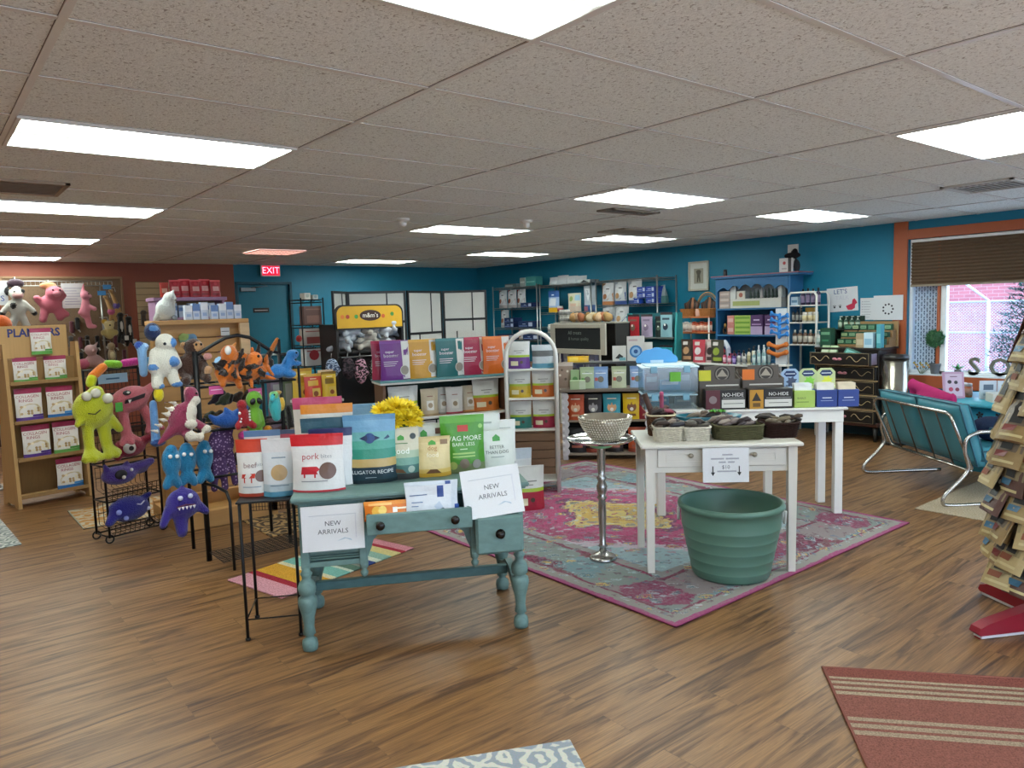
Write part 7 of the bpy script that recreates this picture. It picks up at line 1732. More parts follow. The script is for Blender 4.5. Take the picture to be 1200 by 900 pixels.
jar('white and red tub between the two food bags on the middle shelving', b.g(-.20, -.12, 1.543), .05, .10, 'b8b0ac', 'c8c0bc', 'a04a48')
for k in range(5): jar('white canister on the lower tier of the middle shelving', b.g(-.48 + .1 * k, -.1, 1.203), .045, .14, 'c4c4be', 'd0d0cc', '9a9a98', 'white canisters on the middle shelving')
for k in range(3): multipack('grey blue food pack low on the middle shelving', b.g(-.4 + .38 * k, -.05, .703), b.a, .34, .22, .2, '54607c', 'grey blue packs low on the middle shelving')
cat_bag('tan spotted food bag, first on the top tier of the right shelving', c, -.49, 1.63, .24, .34, 'b87a4c', 'a86a3c', '8a6a4c')
cat_bag('white and blue food bag, second on the top tier of the right shelving', c, -.23, 1.63, .26, .35)
cat_bag('white and blue food bag, third on the top tier of the right shelving', c, .06, 1.63, .28, .36)
for k in range(6): multipack('bright blue food pack stacked on the top tier of the right shelving', c.g(.30 + .0 * k, -.06 + .0 * k, 1.633 + .0) if k == 0 else c.g(.27 + .17 * (k % 2), -.07, 1.633 + .082 * (k // 2)), c.a, .16, .08, .2, '1f3f9c', 'bright blue packs on the right shelving') if k else None
multipack('bright blue wide food pack in front of the stacked ones on the right shelving', c.g(.20, -.145, 1.633), c.a, .1, .08, .1, '2148a8', 'bright blue packs on the right shelving')
pouch('bulging clear bag with green toys at the right end of the top tier', c.g(.47, .08, 1.633), c.a - rad(40), .30, .26, .16, '9aa4a4', [(0, .4, '4f7a74')], [('d', .3, .7, .12, 'b4bcbc')])
cat_bag('white and blue food bag at the left on the second tier of the right shelving', c, -.49, 1.30, .24, .32)
cat_bag('white and blue food bag, second on the second tier of the right shelving', c, -.21, 1.30, .26, .31)
for k in range(3): multipack('pale food pack low on the right shelving', c.g(-.42 + .3 * k, -.06, .773), c.a, .26, .2, .2, '8a8c90', 'pale packs low on the right shelving')
carton('tall narrow tan box left of the teal rack', (8.1, 7.36, .98), rad(-90), .08, .32, .06, 'b89a84', [('d', .5, .6, .3, 'a85a3a'), ('r', .2, .8, .1, .3, 'c86a4a')])
mb = MB(); mb.bx(-.1, .1, -.1, .1, 0, .98, M('2c3034', .7)); tag(mb.build('dark_box_pedestal', None, (8.12, 7.36, 0)), 'dark plinth under the tall tan box', 'plinth')
# teal rack with hanging bags
TRK = Fr(7.9, 6.80, -90)
tr = thing('slat_rack', 'teal painted wooden rack with two rows of treat bags beside the wire shelving', 'display rack', TRK.g(0, 0), TRK.a)
TP = M('2f8a8c', .5, 0, 'worn', .12)
for x in (-.44, .42): mb = MB(); mb.prism([(-.10, 0), (.16, 0), (.12, 1.5), (.02, 1.5)], x, x + .03, TP, 'x'); mb.build('side_board', tr)
mb = MB(); mb.bx(-.41, .42, .10, .12, .2, 1.5, M('1d5c64', .6)); mb.build('back_board', tr)
for z in (1.15, .78, .35): mb = MB(); mb.bx(-.41, .42, -.05, .1, z, z + .02, M('5a5f5c', .6, 0, 'wood', .15), .002); mb.build('shelf', tr)
for (x, z, w, h, cc_, d2, lab) in ((-.30, 1.175, .21, .31, 'a0222c', '6a5a4a', 'red treat bag on the top row of the teal rack'), (-.06, 1.175, .20, .31, '9a8aa0', '7a6a80', 'lilac treat bag on the top row of the teal rack'), (.28, 1.175, .2, .33, '7aa0a8', '2c3a4a', 'grey teal treat bag with a dark dog on the top row of the teal rack'), (.11, 1.175, .14, .28, '2a3434', '5a6a5a', 'dark treat bag set back between the lilac and grey teal bags'), (-.27, .805, .23, .24, 'bc5a34', 'd8a890', 'orange treat bag on the lower row of the teal rack'), (-.04, .805, .2, .24, 'a0685c', 'c8a8a0', 'dusty pink treat bag on the lower row of the teal rack'), (.27, .805, .22, .26, '2f98a4', '8ac4c8', 'turquoise treat bag on the lower row of the teal rack')):
    pouch(lab, TRK.g(x, .0 if x != .11 else .06, z), TRK.a, w, h, .05, cc_, [(.9, 1, '3a3034')], [('d', .5, .42, .22, d2), ('r', .2, .8, .7, .78, d2), ('d', .45, .5, .08, 'd8d0c8')])
pt_ = thing('platter', 'bright blue scalloped plastic platter standing on the clear bin behind the console', 'platter', BT.g(.02, .30, CZ + .335), BT.a)
mb = MB(); pts = []
for k in range(49):
    a = pi * k / 48; r = .155 + .012 * abs(sin(a * 5)); pts.append((r * cos(a), .0 + r * .72 * sin(a)))
mb.prism(pts, -.008, .008, M('4a9cd8', .35), 'y'); mb.build('disc', pt_)
mb = MB(); mb.bx(-.05, .05, -.012, -.008, 0, .022, M('b8d4e8', .4)); mb.build('label', pt_)
carton('deep blue box behind the scalloped platter', (7.55, 6.55, .85), rad(-90), .2, .16, .12, '2a62a8', [('r', .2, .8, .4, .6, '6a9ad0')])
mb = MB(); mb.bx(7.45, 7.72, 5.9, 6.95, .0, .849, M('3c4448', .7), .003); tag(mb.build('low_cabinet', None), 'low dark cabinet in front of the teal rack', 'cabinet')

# picture
pf = thing('framed_picture', 'framed drawing of a standing animal hanging on the teal wall', 'picture', (8.735, 6.62, 1.79), rad(-90))
mb = MB()
for (p, q, r_, s) in ((-.17, -.145, 0, .41), (.145, .17, 0, .41), (-.145, .145, 0, .025), (-.145, .145, .385, .41)): mb.bx(p, q, -.02, .01, r_, s, M('b8b4a4', .5, 0, 'wood', .1), .003)
mb.build('frame', pf)
mb = MB(); mb.bx(-.145, .145, -.004, .006, .025, .385, M('c8c8c0', .6)); mb.patch(-.08, .08, .10, .31, M('9a9484', .7), y=-.004); mb.poly([(-.03, .12), (-.01, .12), (0, .19), (.012, .12), (.03, .12), (.025, .22), (.045, .27), (.02, .29), (-.02, .29), (-.045, .27), (-.025, .22)], M('5a5448', .7), y=-.004, off=.0014); mb.build('mount', pf)

# ================================================================ ORANGE SHELF WITH BASKETS
OS = Fr(8.3, 6.35, -90)
os_ = thing('corner_rack', 'white metal rack with orange wood shelves between the wire shelving and the blue hutch', 'shelf', OS.g(0, 0), OS.a)
OW = M('b0683a', .5, 0, 'wood', .15)
for z in (1.435, 1.225, .86, .4): mb = MB(); mb.bx(-.31, .235, -.02, .3, z - .02, z, OW, .003); mb.build('shelf', os_)
for (x, y) in ((-.30, -.01), (.225, -.01), (-.30, .29), (.225, .29)): mb = MB(); mb.tube([(x, y, 0), (x, y, 1.435)], .01, WM, 8); mb.build('post', os_)
for (x, lab) in ((-.16, 'left wicker basket of dark chews under the framed picture'), (.12, 'right wicker basket of dark chews with a tall arched handle')):
    basket(lab, OS.g(x, .12, 1.436), OS.a, .24, .2, .10, 'a06a3c', 1.15)
    for k in range(6):
        mb = MB(); q = (k - 2.5) * .03; mb.tube([(q, 0, .03), (q * 1.4, .01, .16), (q * .8, .03, .26 - abs(q))], [.022, .026, .016], M(('2c1c14', '4a2c1c', '1c1412', '8a5a3c')[k % 4], .6), 7)
        tag(mb.build('chew', None, OS.g(x, .12, 1.445), OS.a), 'dark chew strip standing in the wicker baskets below the picture', 'dog chew', 'chews in the wicker baskets')
hb = thing('hoop_handle', 'tall wicker hoop rising between the two dark chew baskets', 'hoop', OS.g(.05, .2, 1.436), OS.a)
mb = MB(); mb.tube([(.2 * cos(a_), 0, .02 + .30 * sin(a_)) for a_ in [pi * k / 16 for k in range(17)]], .009, M('a8804c', .6, 0, 'wood', .2), 7); mb.tube([(.18 * cos(a_), 0, .02 + .27 * sin(a_)) for a_ in [pi * k / 16 for k in range(17)]], .007, M('8a6438', .6, 0, 'wood', .2), 7); mb.build('hoop', hb)
jar('small pink cup between the two wicker baskets', OS.g(.02, .03, 1.436), .035, .1, 'c09080', 'c8a090')
for k in range(8): jar('white and orange treat jar in the row under the wicker baskets', OS.g(-.26 + .064 * k, .06, 1.226), .031, .13 + .01 * (k % 2), 'c8b8ac' if k < 3 else 'b85a3c', 'c8c0b8' if k < 3 else 'b0482c', 'b8aca4' if k < 3 else 'd0b0a0', 'treat jars under the wicker baskets')
# ================================================================ BLUE HUTCH
HU = Fr(8.4, 5.5, -90)
hu = thing('painted_hutch', 'bright blue painted hutch with a scalloped valance and pink cornice edge', 'hutch', HU.g(0, 0), HU.a)
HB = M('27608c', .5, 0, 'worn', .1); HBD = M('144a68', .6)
for x in (-.60, .455): mb = MB(); mb.bx(x, x + .03, 0, .3, .0, 1.92, HB, .003); mb.build('side_panel', hu)
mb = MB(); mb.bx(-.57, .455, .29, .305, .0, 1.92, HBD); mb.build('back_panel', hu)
mb = MB(); mb.bx(-.64, .61, -.04, .31, 1.92, 1.945, HB, .004); mb.bx(-.645, .615, -.046, .31, 1.945, 1.957, M('a0606a', .5), .003); mb.build('cornice', hu)
va = [(-.57, 1.92), (-.57, 1.74)]
for k in range(6):
    x0 = -.57 + 1.03 * k / 6
    for q in range(1, 9): va.append((x0 + 1.03 / 6 * q / 8, 1.74 + .05 * sin(pi * q / 8) + (.045 * sin(pi * (k + q / 8) / 6))))
va += [(.46, 1.92)]
mb = MB(); mb.prism(va, -.01, .012, HB, 'y'); mb.build('valance', hu)
for z in (1.53, 1.19, .86, .4): mb = MB(); mb.bx(-.57, .455, -.01, .29, z - .022, z, HB, .003); mb.build('shelf', hu)
pp = thing('landscape_display', 'white fence display with dark green trees on the upper tier of the hutch', 'display', HU.g(-.06, .04, 1.531), HU.a)
mb = MB(); mb.bx(-.34, .40, 0, .12, 0, .12, M('c4c0b8', .5), .003); mb.patch(-.3, .1, .03, .09, M('9aa060', .6), y=0); mb.bx(-.34, -.26, .0, .02, .12, .31, M('c4c4c0', .5), .002); mb.bx(-.34, .40, .10, .12, .12, .31, M('8a9096', .6)); mb.bx(.36, .40, 0, .02, .12, .28, M('c4c4c0', .5), .002); mb.build('box', pp)
for k in range(8):
    mb = MB(); x = -.06 + .052 * k; mb.lathe([(.004, 0), (.022, .015), (.012, .05), (.016, .055), (.004, .11 + .02 * (k % 2))], M('2f3c38' if k != 3 else 'b0a8a8', .8), (x, .05, .12), 8); mb.build('tree', pp)
mb = MB(); mb.bx(-.25, -.13, .02, .03, .12, .22, M('c8c0b4', .5)); mb.disc(-.19, .17, .03, M('a05a4a', .5), y=.02, off=.001); mb.build('card', pp)
for k in range(3): carton('tan boxed set stacked at the left of the upper tier of the hutch', HU.g(-.48, .08, 1.531 + .076 * k), HU.a, .16, .074, .1, '9a8a84', [('r', .1, .9, .3, .7, 'b8a8a0')], group='tan boxes in the hutch')
carton('tall lilac grey board at the right of the upper tier of the hutch', HU.g(.40, .17, 1.531), HU.a, .09, .30, .02, '8a8aa4', [('r', .2, .8, .2, .8, '7a7a98')])
carton('wide grey picture board at the back of the upper tier of the hutch', HU.g(.05, .25, 1.531), HU.a, .5, .26, .02, '9aa0a4', [('r', .1, .5, .6, .9, '5a5452')])
for k in range(4): carton('lime printed box stacked on the middle tier of the hutch', HU.g(-.20 + .0 * k, .07, 1.191 + .062 * k), HU.a, .24, .06, .1, 'a0b858', [('r', .05, .95, .3, .7, '6a9434')], group='lime boxes in the hutch')
for k in range(2): carton('pink printed box beside the lime boxes in the hutch', HU.g(-.38, .07, 1.191 + .125 * k), HU.a, .1, .122, .1, 'c07a70', [('r', .1, .9, .3, .7, 'd0a8a0')], group='pink boxes in the hutch')
for k, x in enumerate((.02, .22, .38)):
    for j in range(1 if k == 2 else 2): carton('purple and lilac boxed jar on the middle tier of the hutch', HU.g(x + .0 * j, .05 + .11 * j, 1.191), HU.a, .17 if k < 2 else .1, .25, .1, '4a2c58', [('r', 0, 1, 0, .42, 'a894b4'), ('t', 'calm', .5, .75, .2, 'c8b4d0'), ('r', .1, .9, .5, .55, 'b090b8')], group='purple boxes in the hutch')
hang('ring_ornament', 'small dark ring ornament at the left of the middle tier of the hutch', -.47, .03, 1.191, [('c', (.03 * cos(2 * pi * k / 10), 0, .05 + .04 * sin(2 * pi * k / 10)), (.03 * cos(2 * pi * (k + 1) / 10), 0, .05 + .04 * sin(2 * pi * (k + 1) / 10)), .012, .012, '3a2c1c') for k in range(10)] + [('e', (0, 0, .12), (.02, .015, .03), '8a6a3c')], (), .006, fr=HU, kind='fabric')
jar('tiny black jar on top of the hutch', HU.g(-.48, .05, 1.957), .025, .085, '15141a', '15141a')
carton('white square card with a red mark on top of the hutch', HU.g(.40, .05, 1.957), HU.a, .17, .17, .03, 'ccc8c6', [('d', .4, .65, .12, 'b04a4a'), ('r', .7, .95, 0, 1, '3a3436'), ('r', .2, .6, .2, .3, 'a8a0a0')])
hang('bird_ornament', 'black and white bird ornament standing behind the white card on the hutch', .44, .12, 1.957, [('e', (0, 0, .2), (.11, .05, .04), '17161a'), ('e', (.06, 0, .07), (.04, .04, .08), '2a2a30'), ('e', (.04, -.01, .25), (.035, .03, .035), '17161a'), ('c', (0, 0, .17), (.04, 0, .05), .03, .025, 'c8c4c0')], (), .01, fr=HU, kind='fabric')
carton('white picture card standing above the bird ornament', HU.g(.42, .17, 2.135), HU.a, .14, .16, .012, 'c8c4c0', [('d', .55, .4, .22, '1c1c20'), ('d', .5, .55, .1, 'b0aca8')])

# counter with small bottles
CT = Fr(7.75, 5.55, -90)
ct = thing('bottle_counter', 'narrow white counter crowded with small bottles in front of the hutch', 'counter', CT.g(0, 0), CT.a)
mb = MB(); mb.bx(-.80, .62, 0, .35, .835, .86, M('c4c2be', .5), .003); mb.build('top', ct)
for x in (-.79, -.02, .59): mb = MB(); mb.bx(x, x + .025, .02, .34, 0, .835, M('a8a6a2', .5), .002); mb.build('side_panel', ct)
mb = MB(); mb.bx(-.78, .60, .32, .34, .05, .83, M('8a8a88', .6)); mb.build('back_panel', ct)
for k, (x, hx, d2, lab) in enumerate(((-.22, '3a2c24', 'a8805c', 'dark brown toy bag at the left of the bottle counter'), (-.08, 'b03a48', 'c8c0c0', 'red and white toy bag on the bottle counter'), (.02, 'c0a8a8', '3a2c2c', 'pink white toy bag on the bottle counter'), (.10, '3c3a30', '8a9a3a', 'dark toy bag with a lime patch on the bottle counter'))):
    pouch(lab, CT.g(-.62 + 1.55 * (x + .22), .14 - .04 * (k % 2), .861), CT.a, .19, .29, .08, hx, [], [('d', .5, .5, .25, d2), ('r', .2, .6, .75, .9, 'c4bcb8'), ('r', .3, .9, .1, .25, d2)], seed=k)
hang('rope_toy', 'blue white and red knotted rope dog toy standing upright on the bottle counter', -.06, .14, .862, [('c', (-.06, 0, .03), (-.05, 0, .2), .03, .03, '6a8cc0'), ('c', (-.05, 0, .2), (.02, 0, .26), .03, .03, 'c8ccd4'), ('c', (.02, 0, .26), (.07, 0, .18), .03, .03, 'c8ccd4'), ('c', (.07, 0, .18), (.07, 0, .02), .03, .03, 'a8b0c0'), ('c', (-.01, 0, .03), (-.01, 0, .16), .028, .03, 'b84a4a')], (), .012, fr=CT, kind='fabric')

cols = (('b03a5a', 'd0a8b4', '1c1c20', 'pink labelled'), ('5a3a8a', 'a08ac0', '1c1c20', 'violet labelled'), ('c4c4c0', '8a8a88', '26262a', 'white'), ('c8c0a4', '9a9270', '26262a', 'cream'), ('7fa0a4', 'b4c4c4', 'c8c8c4', 'pale teal'))
n_ = 0
rr = random.Random(77)
for k in range(34):
    c_, r_ = k % 17, k // 17; q = 0 if c_ < 3 else 1 if c_ < 5 else 2 if c_ < 9 else 3 if c_ < 12 else 4
    rad_, h = (.023, .12 + .03 * r_ + rr.uniform(0, .02)) if c_ < 9 else (.021, .17 + .03 * r_ + rr.uniform(0, .04))
    bottle('%s bottle in the crowd on the white counter' % cols[q][3], CT.g(.02 + .034 * c_, .05 + .10 * r_ + .045 * (c_ % 2), .861), rad_, h, cols[q][0], cols[q][2] if q < 4 else 'd0d4d4', cols[q][1], 'bottles on the white counter: %s' % cols[q][3], pump=(c_ >= 8 and (k % 3) == 0))
clp = thing('clip_strip', 'hanging strip of blue bone toys above orange ones right of the hutch', 'display strip', (7.85, 4.80, .86), rad(-90))
mb = MB(); mb.bx(-.07, .07, 0, .012, .0, .66, M('c4c8cc', .4), .002); mb.bx(-.10, .10, -.06, .08, -.005, .012, WM); mb.build('strip', clp)
for k in range(8):
    o = bpy.data.objects.new('bone_toy', blob_mesh('bone_toy', [('c', (-.05, 0, 0), (.05, 0, 0), .017, .017, '2f78c0'), ('e', (-.055, 0, .014), (.02, .018, .02), '2f78c0'), ('e', (-.055, 0, -.014), (.02, .018, .02), '2f78c0'), ('e', (.055, 0, .014), (.02, .018, .02), '2f78c0'), ('e', (.055, 0, -.014), (.02, .018, .02), '2f78c0')], .009, kind='plain')) if k == 0 else bpy.data.objects.new('bone_toy', me0)
    me0 = o.data; COL.objects.link(o); o.location = (7.83, 4.86 - .10 * (k % 2) - .0, 1.24 + .07 * (k // 2) - .025 * (k % 2)); o.rotation_euler = (0, .25 * (-1) ** k, rad(-90)); tag(o, 'bright blue bone toy on the hanging clip strip', 'dog toy', 'blue bones on the clip strip')
for k in range(4):
    o = bpy.data.objects.new('bone_toy', blob_mesh('bone_toy', [('c', (-.05, 0, 0), (.05, 0, 0), .025, .025, 'b8662a'), ('e', (.06, 0, 0), (.03, .025, .035), 'b8662a'), ('e', (-.06, 0, 0), (.03, .025, .035), 'c07434')], .01, kind='plain')); COL.objects.link(o); o.location = (7.82, 4.88 - .11 * (k % 2), 1.00 + .09 * (k // 2)); o.rotation_euler = (0, .3 * (-1) ** k, rad(-90)); tag(o, 'orange chew toy at the bottom of the clip strip', 'dog toy', 'orange toys on the clip strip')

# white tubular cart
WC = Fr(8.35, 4.825, -90)
wc = thing('tubular_rack', 'white tubular rack of grooming bottles right of the hutch', 'shelf', WC.g(0, 0), WC.a)
for y in (0, .28):
    mb = MB(); w = .18; mb.tube([(-w, y, 0), (-w, y, 1.66), (-w + .03, y, 1.70), (w - .03, y, 1.70), (w, y, 1.66), (w, y, 0)], .014, WM, 8); mb.build('frame', wc)
for z in (1.55, 1.345, 1.08, .7): mb = MB(); mb.bx(-.18, .18, 0, .28, z - .014, z, WM, .003); mb.build('shelf', wc)
for k in range(4): bottle('dark purple topped bottle on the top tier of the white tubular rack', WC.g(-.05 + .065 * k, .1, 1.551), .026, .19 + .01 * (k % 2), '3a2c48', '14121a', '8a7a98', 'purple bottles on the white rack')
carton('pale blue box at the left on the top tier of the white rack', WC.g(-.14, .1, 1.551), WC.a, .09, .1, .08, 'a8bccc', [('r', .1, .9, .3, .6, '5a7c98')])
for k in range(3): bottle('black pump bottle on the second tier of the white rack', WC.g(-.16 + .05 * k, .08, 1.346), .02, .17, '1c1c1e', '1c1c1e', '8a8884', 'black pump bottles on the white rack', pump=True)
carton('amber box on the second tier of the white rack', WC.g(.02, .16, 1.346), WC.a, .1, .17, .08, 'b8903c', [('r', .1, .9, .1, .4, 'd0c0a0')])
for k in range(3): jar('clear jar with a cream label on the second tier of the white rack', WC.g(.0 + .07 * k, .06, 1.346), .03, .12, 'b8b4a8', 'd0ccc4', 'c8b890', 'clear jars on the white rack')
for k in range(5): bottle('brown glass bottle on the third tier of the white rack', WC.g(-.14 + .068 * k, .08, 1.081), .028, .17, '5c4434', 'c8c4bc', 'b8b0a4', 'brown bottles on the white rack')

# ================================================================ BLACK CHEST, GREEN TINS, POSTERS
DC = Fr(8.27, 4.27, -90)
dc = thing('painted_chest', 'black chest of drawers with gold scrollwork and pink handles, top drawer open', 'chest of drawers', DC.g(0, 0), DC.a)
CB = M('16120f', .35, 0, 'plain', .2); GO_ = M('b8a078', .4, .3); PKH = M('c07a86', .4)
mb = MB(); mb.bx(-.355, .39, .02, .45, .22, 1.03, CB, .004); mb.bx(-.36, .41, .0, .46, 1.03, 1.055, M('2a2622', .3), .006)
mb.bx(-.36, .40, .0, .45, .17, .22, M('3a1c14', .4), .01); mb.build('carcass', dc)
for x in (-.31, .35):
    for y in (.05, .40): mb = MB(); mb.lathe([(.018, 0), (.022, .05), (.035, .17)], CB, (x, y, 0), 8); mb.build('foot', dc)
def scroll(mb, z, y, s=1):
    for sg in (-1, 1):
        pts = [(sg * (.10 + .22 * u), y - .003, z + .035 * s * sin(u * 9) * (1 - .4 * u)) for u in [k / 14 for k in range(15)]]
        mb.tube(pts, .0035, GO_, 4)
    mb.tube([(-.325, y - .002, z - .065), (.35, y - .002, z - .065), (.35, y - .002, z + .065), (-.325, y - .002, z + .065)], .0025, GO_, 4, True)
for k in range(5):
    z = .935 - .165 * k; y = -.13 if k == 0 else -.008 - .0
    mb = MB(); mb.bx(-.345, .375, y, y + .02, z - .073, z + .073, CB, .006); scroll(mb, z, y)
    if k == 0:
        for x in (-.34, .355): mb.bx(x, x + .015, y + .02, .3, z - .06, z + .06, M('9a8a9c', .5))
        mb.bx(-.33, .36, y + .02, .3, z - .06, z - .05, M('9a8a9c', .5))
    d_ = mb.build('drawer', dc)
    mb = MB()
    for sg in (-1, 1): mb.ball((sg * .028, y - .018, z), (.028, .012, .016), PKH, 10, 6)
    mb.ball((0, y - .022, z - .006), (.014, .012, .01), PKH, 8, 6); mb.build('handle', d_)
    if k: mb = MB(); mb.bx(-.35, .385, -.004, .02, z + .076, z + .089, GO_, .002); mb.build('rail', dc)
sb_ = thing('steel_bin', 'shiny steel step bin standing between the black chest and the window casing', 'bin', (8.36, 3.73, 0), 0)
mb = MB(); mb.lathe([(.125, .03), (.128, .05), (.128, .93)], M('b0a898', .22, .9, 'plain', .15), n=28); mb.build('body', sb_)
mb = MB(); mb.lathe([(.13, 0), (.132, .03), (.128, .035)], M('1a1a1a', .5), n=28); mb.build('foot_ring', sb_)
mb = MB(); mb.lathe([(.132, .93), (.134, .96), (.12, .985), (.0, .99)], M('2a2826', .35, .3), n=28); mb.build('lid', sb_)
GN, GL = '1d4a36', '7aa88a'
# stepped stand of green tins
stp = thing('step_stand', 'wooden step stand of green soap tins on the black chest', 'display stand', DC.g(.12, .14, 1.056), DC.a)
for k in range(3): mb = MB(); mb.bx(-.27, .29, .08 * k, .08 * k + .08, 0, .03 + .078 * k, M('8a6a44', .6, 0, 'wood', .15), .002); mb.build('step', stp)
mb = MB(); mb.bx(-.29, .31, .24, .26, 0, .285, M('9a7a50', .6, 0, 'wood', .15), .002); mb.build('back_board', stp)
def tin(lab, x, y, z, w, h, hx, lb, group): carton(lab, DC.g(x, y, z), DC.a, w, h, .05, hx, [('r', .12, .88, .25, .75, lb), ('r', .2, .8, .45, .55, hx)], group=group, name='soap_tin', cat='tin')
for k in range(3):
    for j in range(6): tin('small green soap tin in the rows on the step stand', -.115 + .092 * j, .18 + .08 * k, 1.087 + .078 * k, .085, .06 + .008 * (k == 2), ('1f5038', '26583e', '2c6048')[(j + k) % 3], ('8ab08c', 'a8bc8a', '6a9a7c')[(j * 2 + k) % 3], 'green tins on the step stand')
carton('dark green upright box at the left on the black chest', DC.g(-.235, .08, 1.056), DC.a, .13, .22, .1, GN, [('r', .1, .9, .65, .8, '6a9a78'), ('r', .2, .8, .3, .4, '3a7a58')])
rk = thing('soap_rack', 'dark small rack of pump soap bottles at the back of the black chest', 'display stand', DC.g(-.10, .36, 1.056), DC.a)
mb = MB(); mb.bx(-.17, .12, -.06, .08, .185, .20, M('1c2420', .6), .002); mb.bx(-.17, -.155, -.06, .08, 0, .20, M('1c2420', .6)); mb.bx(.105, .12, -.06, .08, 0, .20, M('1c2420', .6)); mb.bx(-.17, .12, .08, .09, 0, .35, M('16352a', .6)); mb.build('frame', rk)
for k in range(4): bottle('green labelled pump soap bottle on the dark rack', DC.g(-.22 + .07 * k, .34, 1.257), .025, .15, '3a5c48', 'b8c0b4', 'a8b8a0', 'soap pump bottles', pump=True)
for k, (x, w, h, c, lb, lab) in enumerate(((.17, .09, .16, 'a89474', 'c0b090', 'tan box right of the green tins'), (.265, .10, .17, 'bcd4e0', '8ab4cc', 'pale blue and white box right of the tan box'), (.365, .05, .26, '4a9aa4', '7ac0c8', 'narrow teal box at the right end of the black chest'))): carton(lab, DC.g(x, .07 if k < 2 else .1, 1.056), DC.a, w, h, .08, c, [('r', .1, .9, .2, .6, lb)])
for k, x in enumerate((-.22, -.12)): o = carton(('left', 'right')[k] + ' of two pale green pouches leaning in the open top drawer', DC.g(x, -.04, .90), DC.a, .09, .19, .03, 'a4bc94', [('r', .1, .9, .2, .7, 'c4d0b4')], name='soap_pouch', cat='pouch'); o.rotation_euler = (rad(-25), 0, DC.a)
o = carton('dark green and teal box tilted in the open top drawer', DC.g(.10, -.03, .93), DC.a, .18, .10, .10, '2f6a5c', [('r', .1, .9, .3, .8, '6ab0a8')]); o.rotation_euler = (rad(-25), rad(20), DC.a)
bottle('white pump bottle standing at the left end of the black chest', DC.g(-.33, .05, 1.056), .025, .2, 'c4c8c4', 'd0d4d0', 'a8b8b0', pump=True)
ps_ = thing('poster', 'white poster with blue LETS lettering and a red bird on the teal wall', 'poster', (8.742, 4.53, 1.46), rad(-90)); ps_.rotation_euler = (0, rad(-3), rad(-90))
mb = MB(); mb.bx(-.19, .19, 0, .004, 0, .285, M('d0d0d4', .6, 0, 'plain', .03)); mb.text("LET'S", (-.02, 0, .235), .075, M('23377c', .6), off=.001); mb.text('TALK', (.0, 0, .16), .07, M('c0bcc8', .6), off=.001)
for x in (-.10, -.03):
    mb.disc(x, .055, .012, M('1c1a20', .6), y=0)
    for q in (-1, 0, 1): mb.disc(x + q * .013, .076 - .004 * abs(q), .005, M('1c1a20', .6), y=0)
mb.poly([(.04, .06), (.065, .015), (.11, .01), (.15, .03), (.155, .07), (.18, .09), (.17, .115), (.15, .145), (.125, .13), (.115, .085), (.08, .075)], M('c02a48', .6), y=0, off=.001); mb.build('sheet', ps_)
for (y, w, h, z, rows, lab) in ((4.225, .185, .255, 1.355, 7, 'white list sheet with faint rows pinned beside the poster'), (3.985, .33, .28, 1.352, 0, 'white sheet with a ring of dark paw dots overlapping the casing')):
    t = thing('paper_sheet', lab, 'paper', (8.742 if rows else 8.715, y, z), rad(-90))
    mb = MB(); mb.bx(-w / 2, w / 2, 0, .003, 0, h, M('ccced2', .6, 0, 'plain', .03))
    for k in range(rows): mb.patch(-w * .32, w * (.1 + .05 * (k % 3)), .03 + .03 * k, .034 + .03 * k, M('8a8a94', .6), y=0); mb.disc(-w * .38, .032 + .03 * k, .004, M('3a3a44', .6), y=0)
    if not rows:
        for k in range(9): mb.disc(-.0 + .055 * cos(2 * pi * k / 9), .125 + .055 * sin(2 * pi * k / 9), .011, M('2a2430', .6), y=0)
    mb.build('sheet', t)

# ================================================================ WINDOW SILL
SL = .7505
def letter(ch, y, lab):
    t = thing('letter_%s' % ch.lower(), lab, 'letter', (8.80, y, SL), rad(-90))
    vs, fs = text_mesh(ch, 'CENTER', .022); s_ = .262; zs = [v[1] for v in vs]; z0 = min(zs)
    mb = MB(); gm = M('6a6a5c', .6)
    bm = bmesh.new(); bv = [bm.verts.new((x * s_, 0, (z - z0) * s_)) for x, z in vs]
    for f in fs:
        try: bm.faces.new([bv[i] for i in f])
        except ValueError: pass
    bmesh.ops.remove_doubles(bm, verts=bm.verts, dist=1e-5)
    g_ = bmesh.ops.extrude_face_region(bm, geom=list(bm.faces)); bmesh.ops.translate(bm, verts=[v for v in g_['geom'] if isinstance(v, bmesh.types.BMVert)], vec=(0, .03, 0)); bmesh.ops.recalc_face_normals(bm, faces=bm.faces)
    bm.verts.index_update(); mb.add([tuple(v.co) for v in bm.verts], [tuple(v.index for v in f.verts) for f in bm.faces], gm); bm.free(); mb.build('letter', t)
letter('S', 3.115, 'grey cut out letter S standing on the window sill'); letter('O', 2.87, 'grey cut out round letter on the sill, half hidden by the hanging packets')
tp = thing('topiary', 'small round topiary tree in a grey pot on the window sill', 'plant', (8.80, 3.50, SL), 0)
mb = MB(); mb.lathe([(.04, 0), (.043, .01), (.056, .10), (.062, .105), (.062, .118), (.05, .118), (.045, .10), (0, .1)], M('6a6c70', .6), n=18); mb.build('pot', tp)
mb = MB(); mb.tube([(0, 0, .1), (.006, 0, .2), (-.003, 0, .31)], .008, M('4a3424', .8), 6); mb.build('stem', tp)
mb = MB(); rr = random.Random(9)
mb.ball((0, 0, .39), .088, M('2c5432', .8), 16, 12)
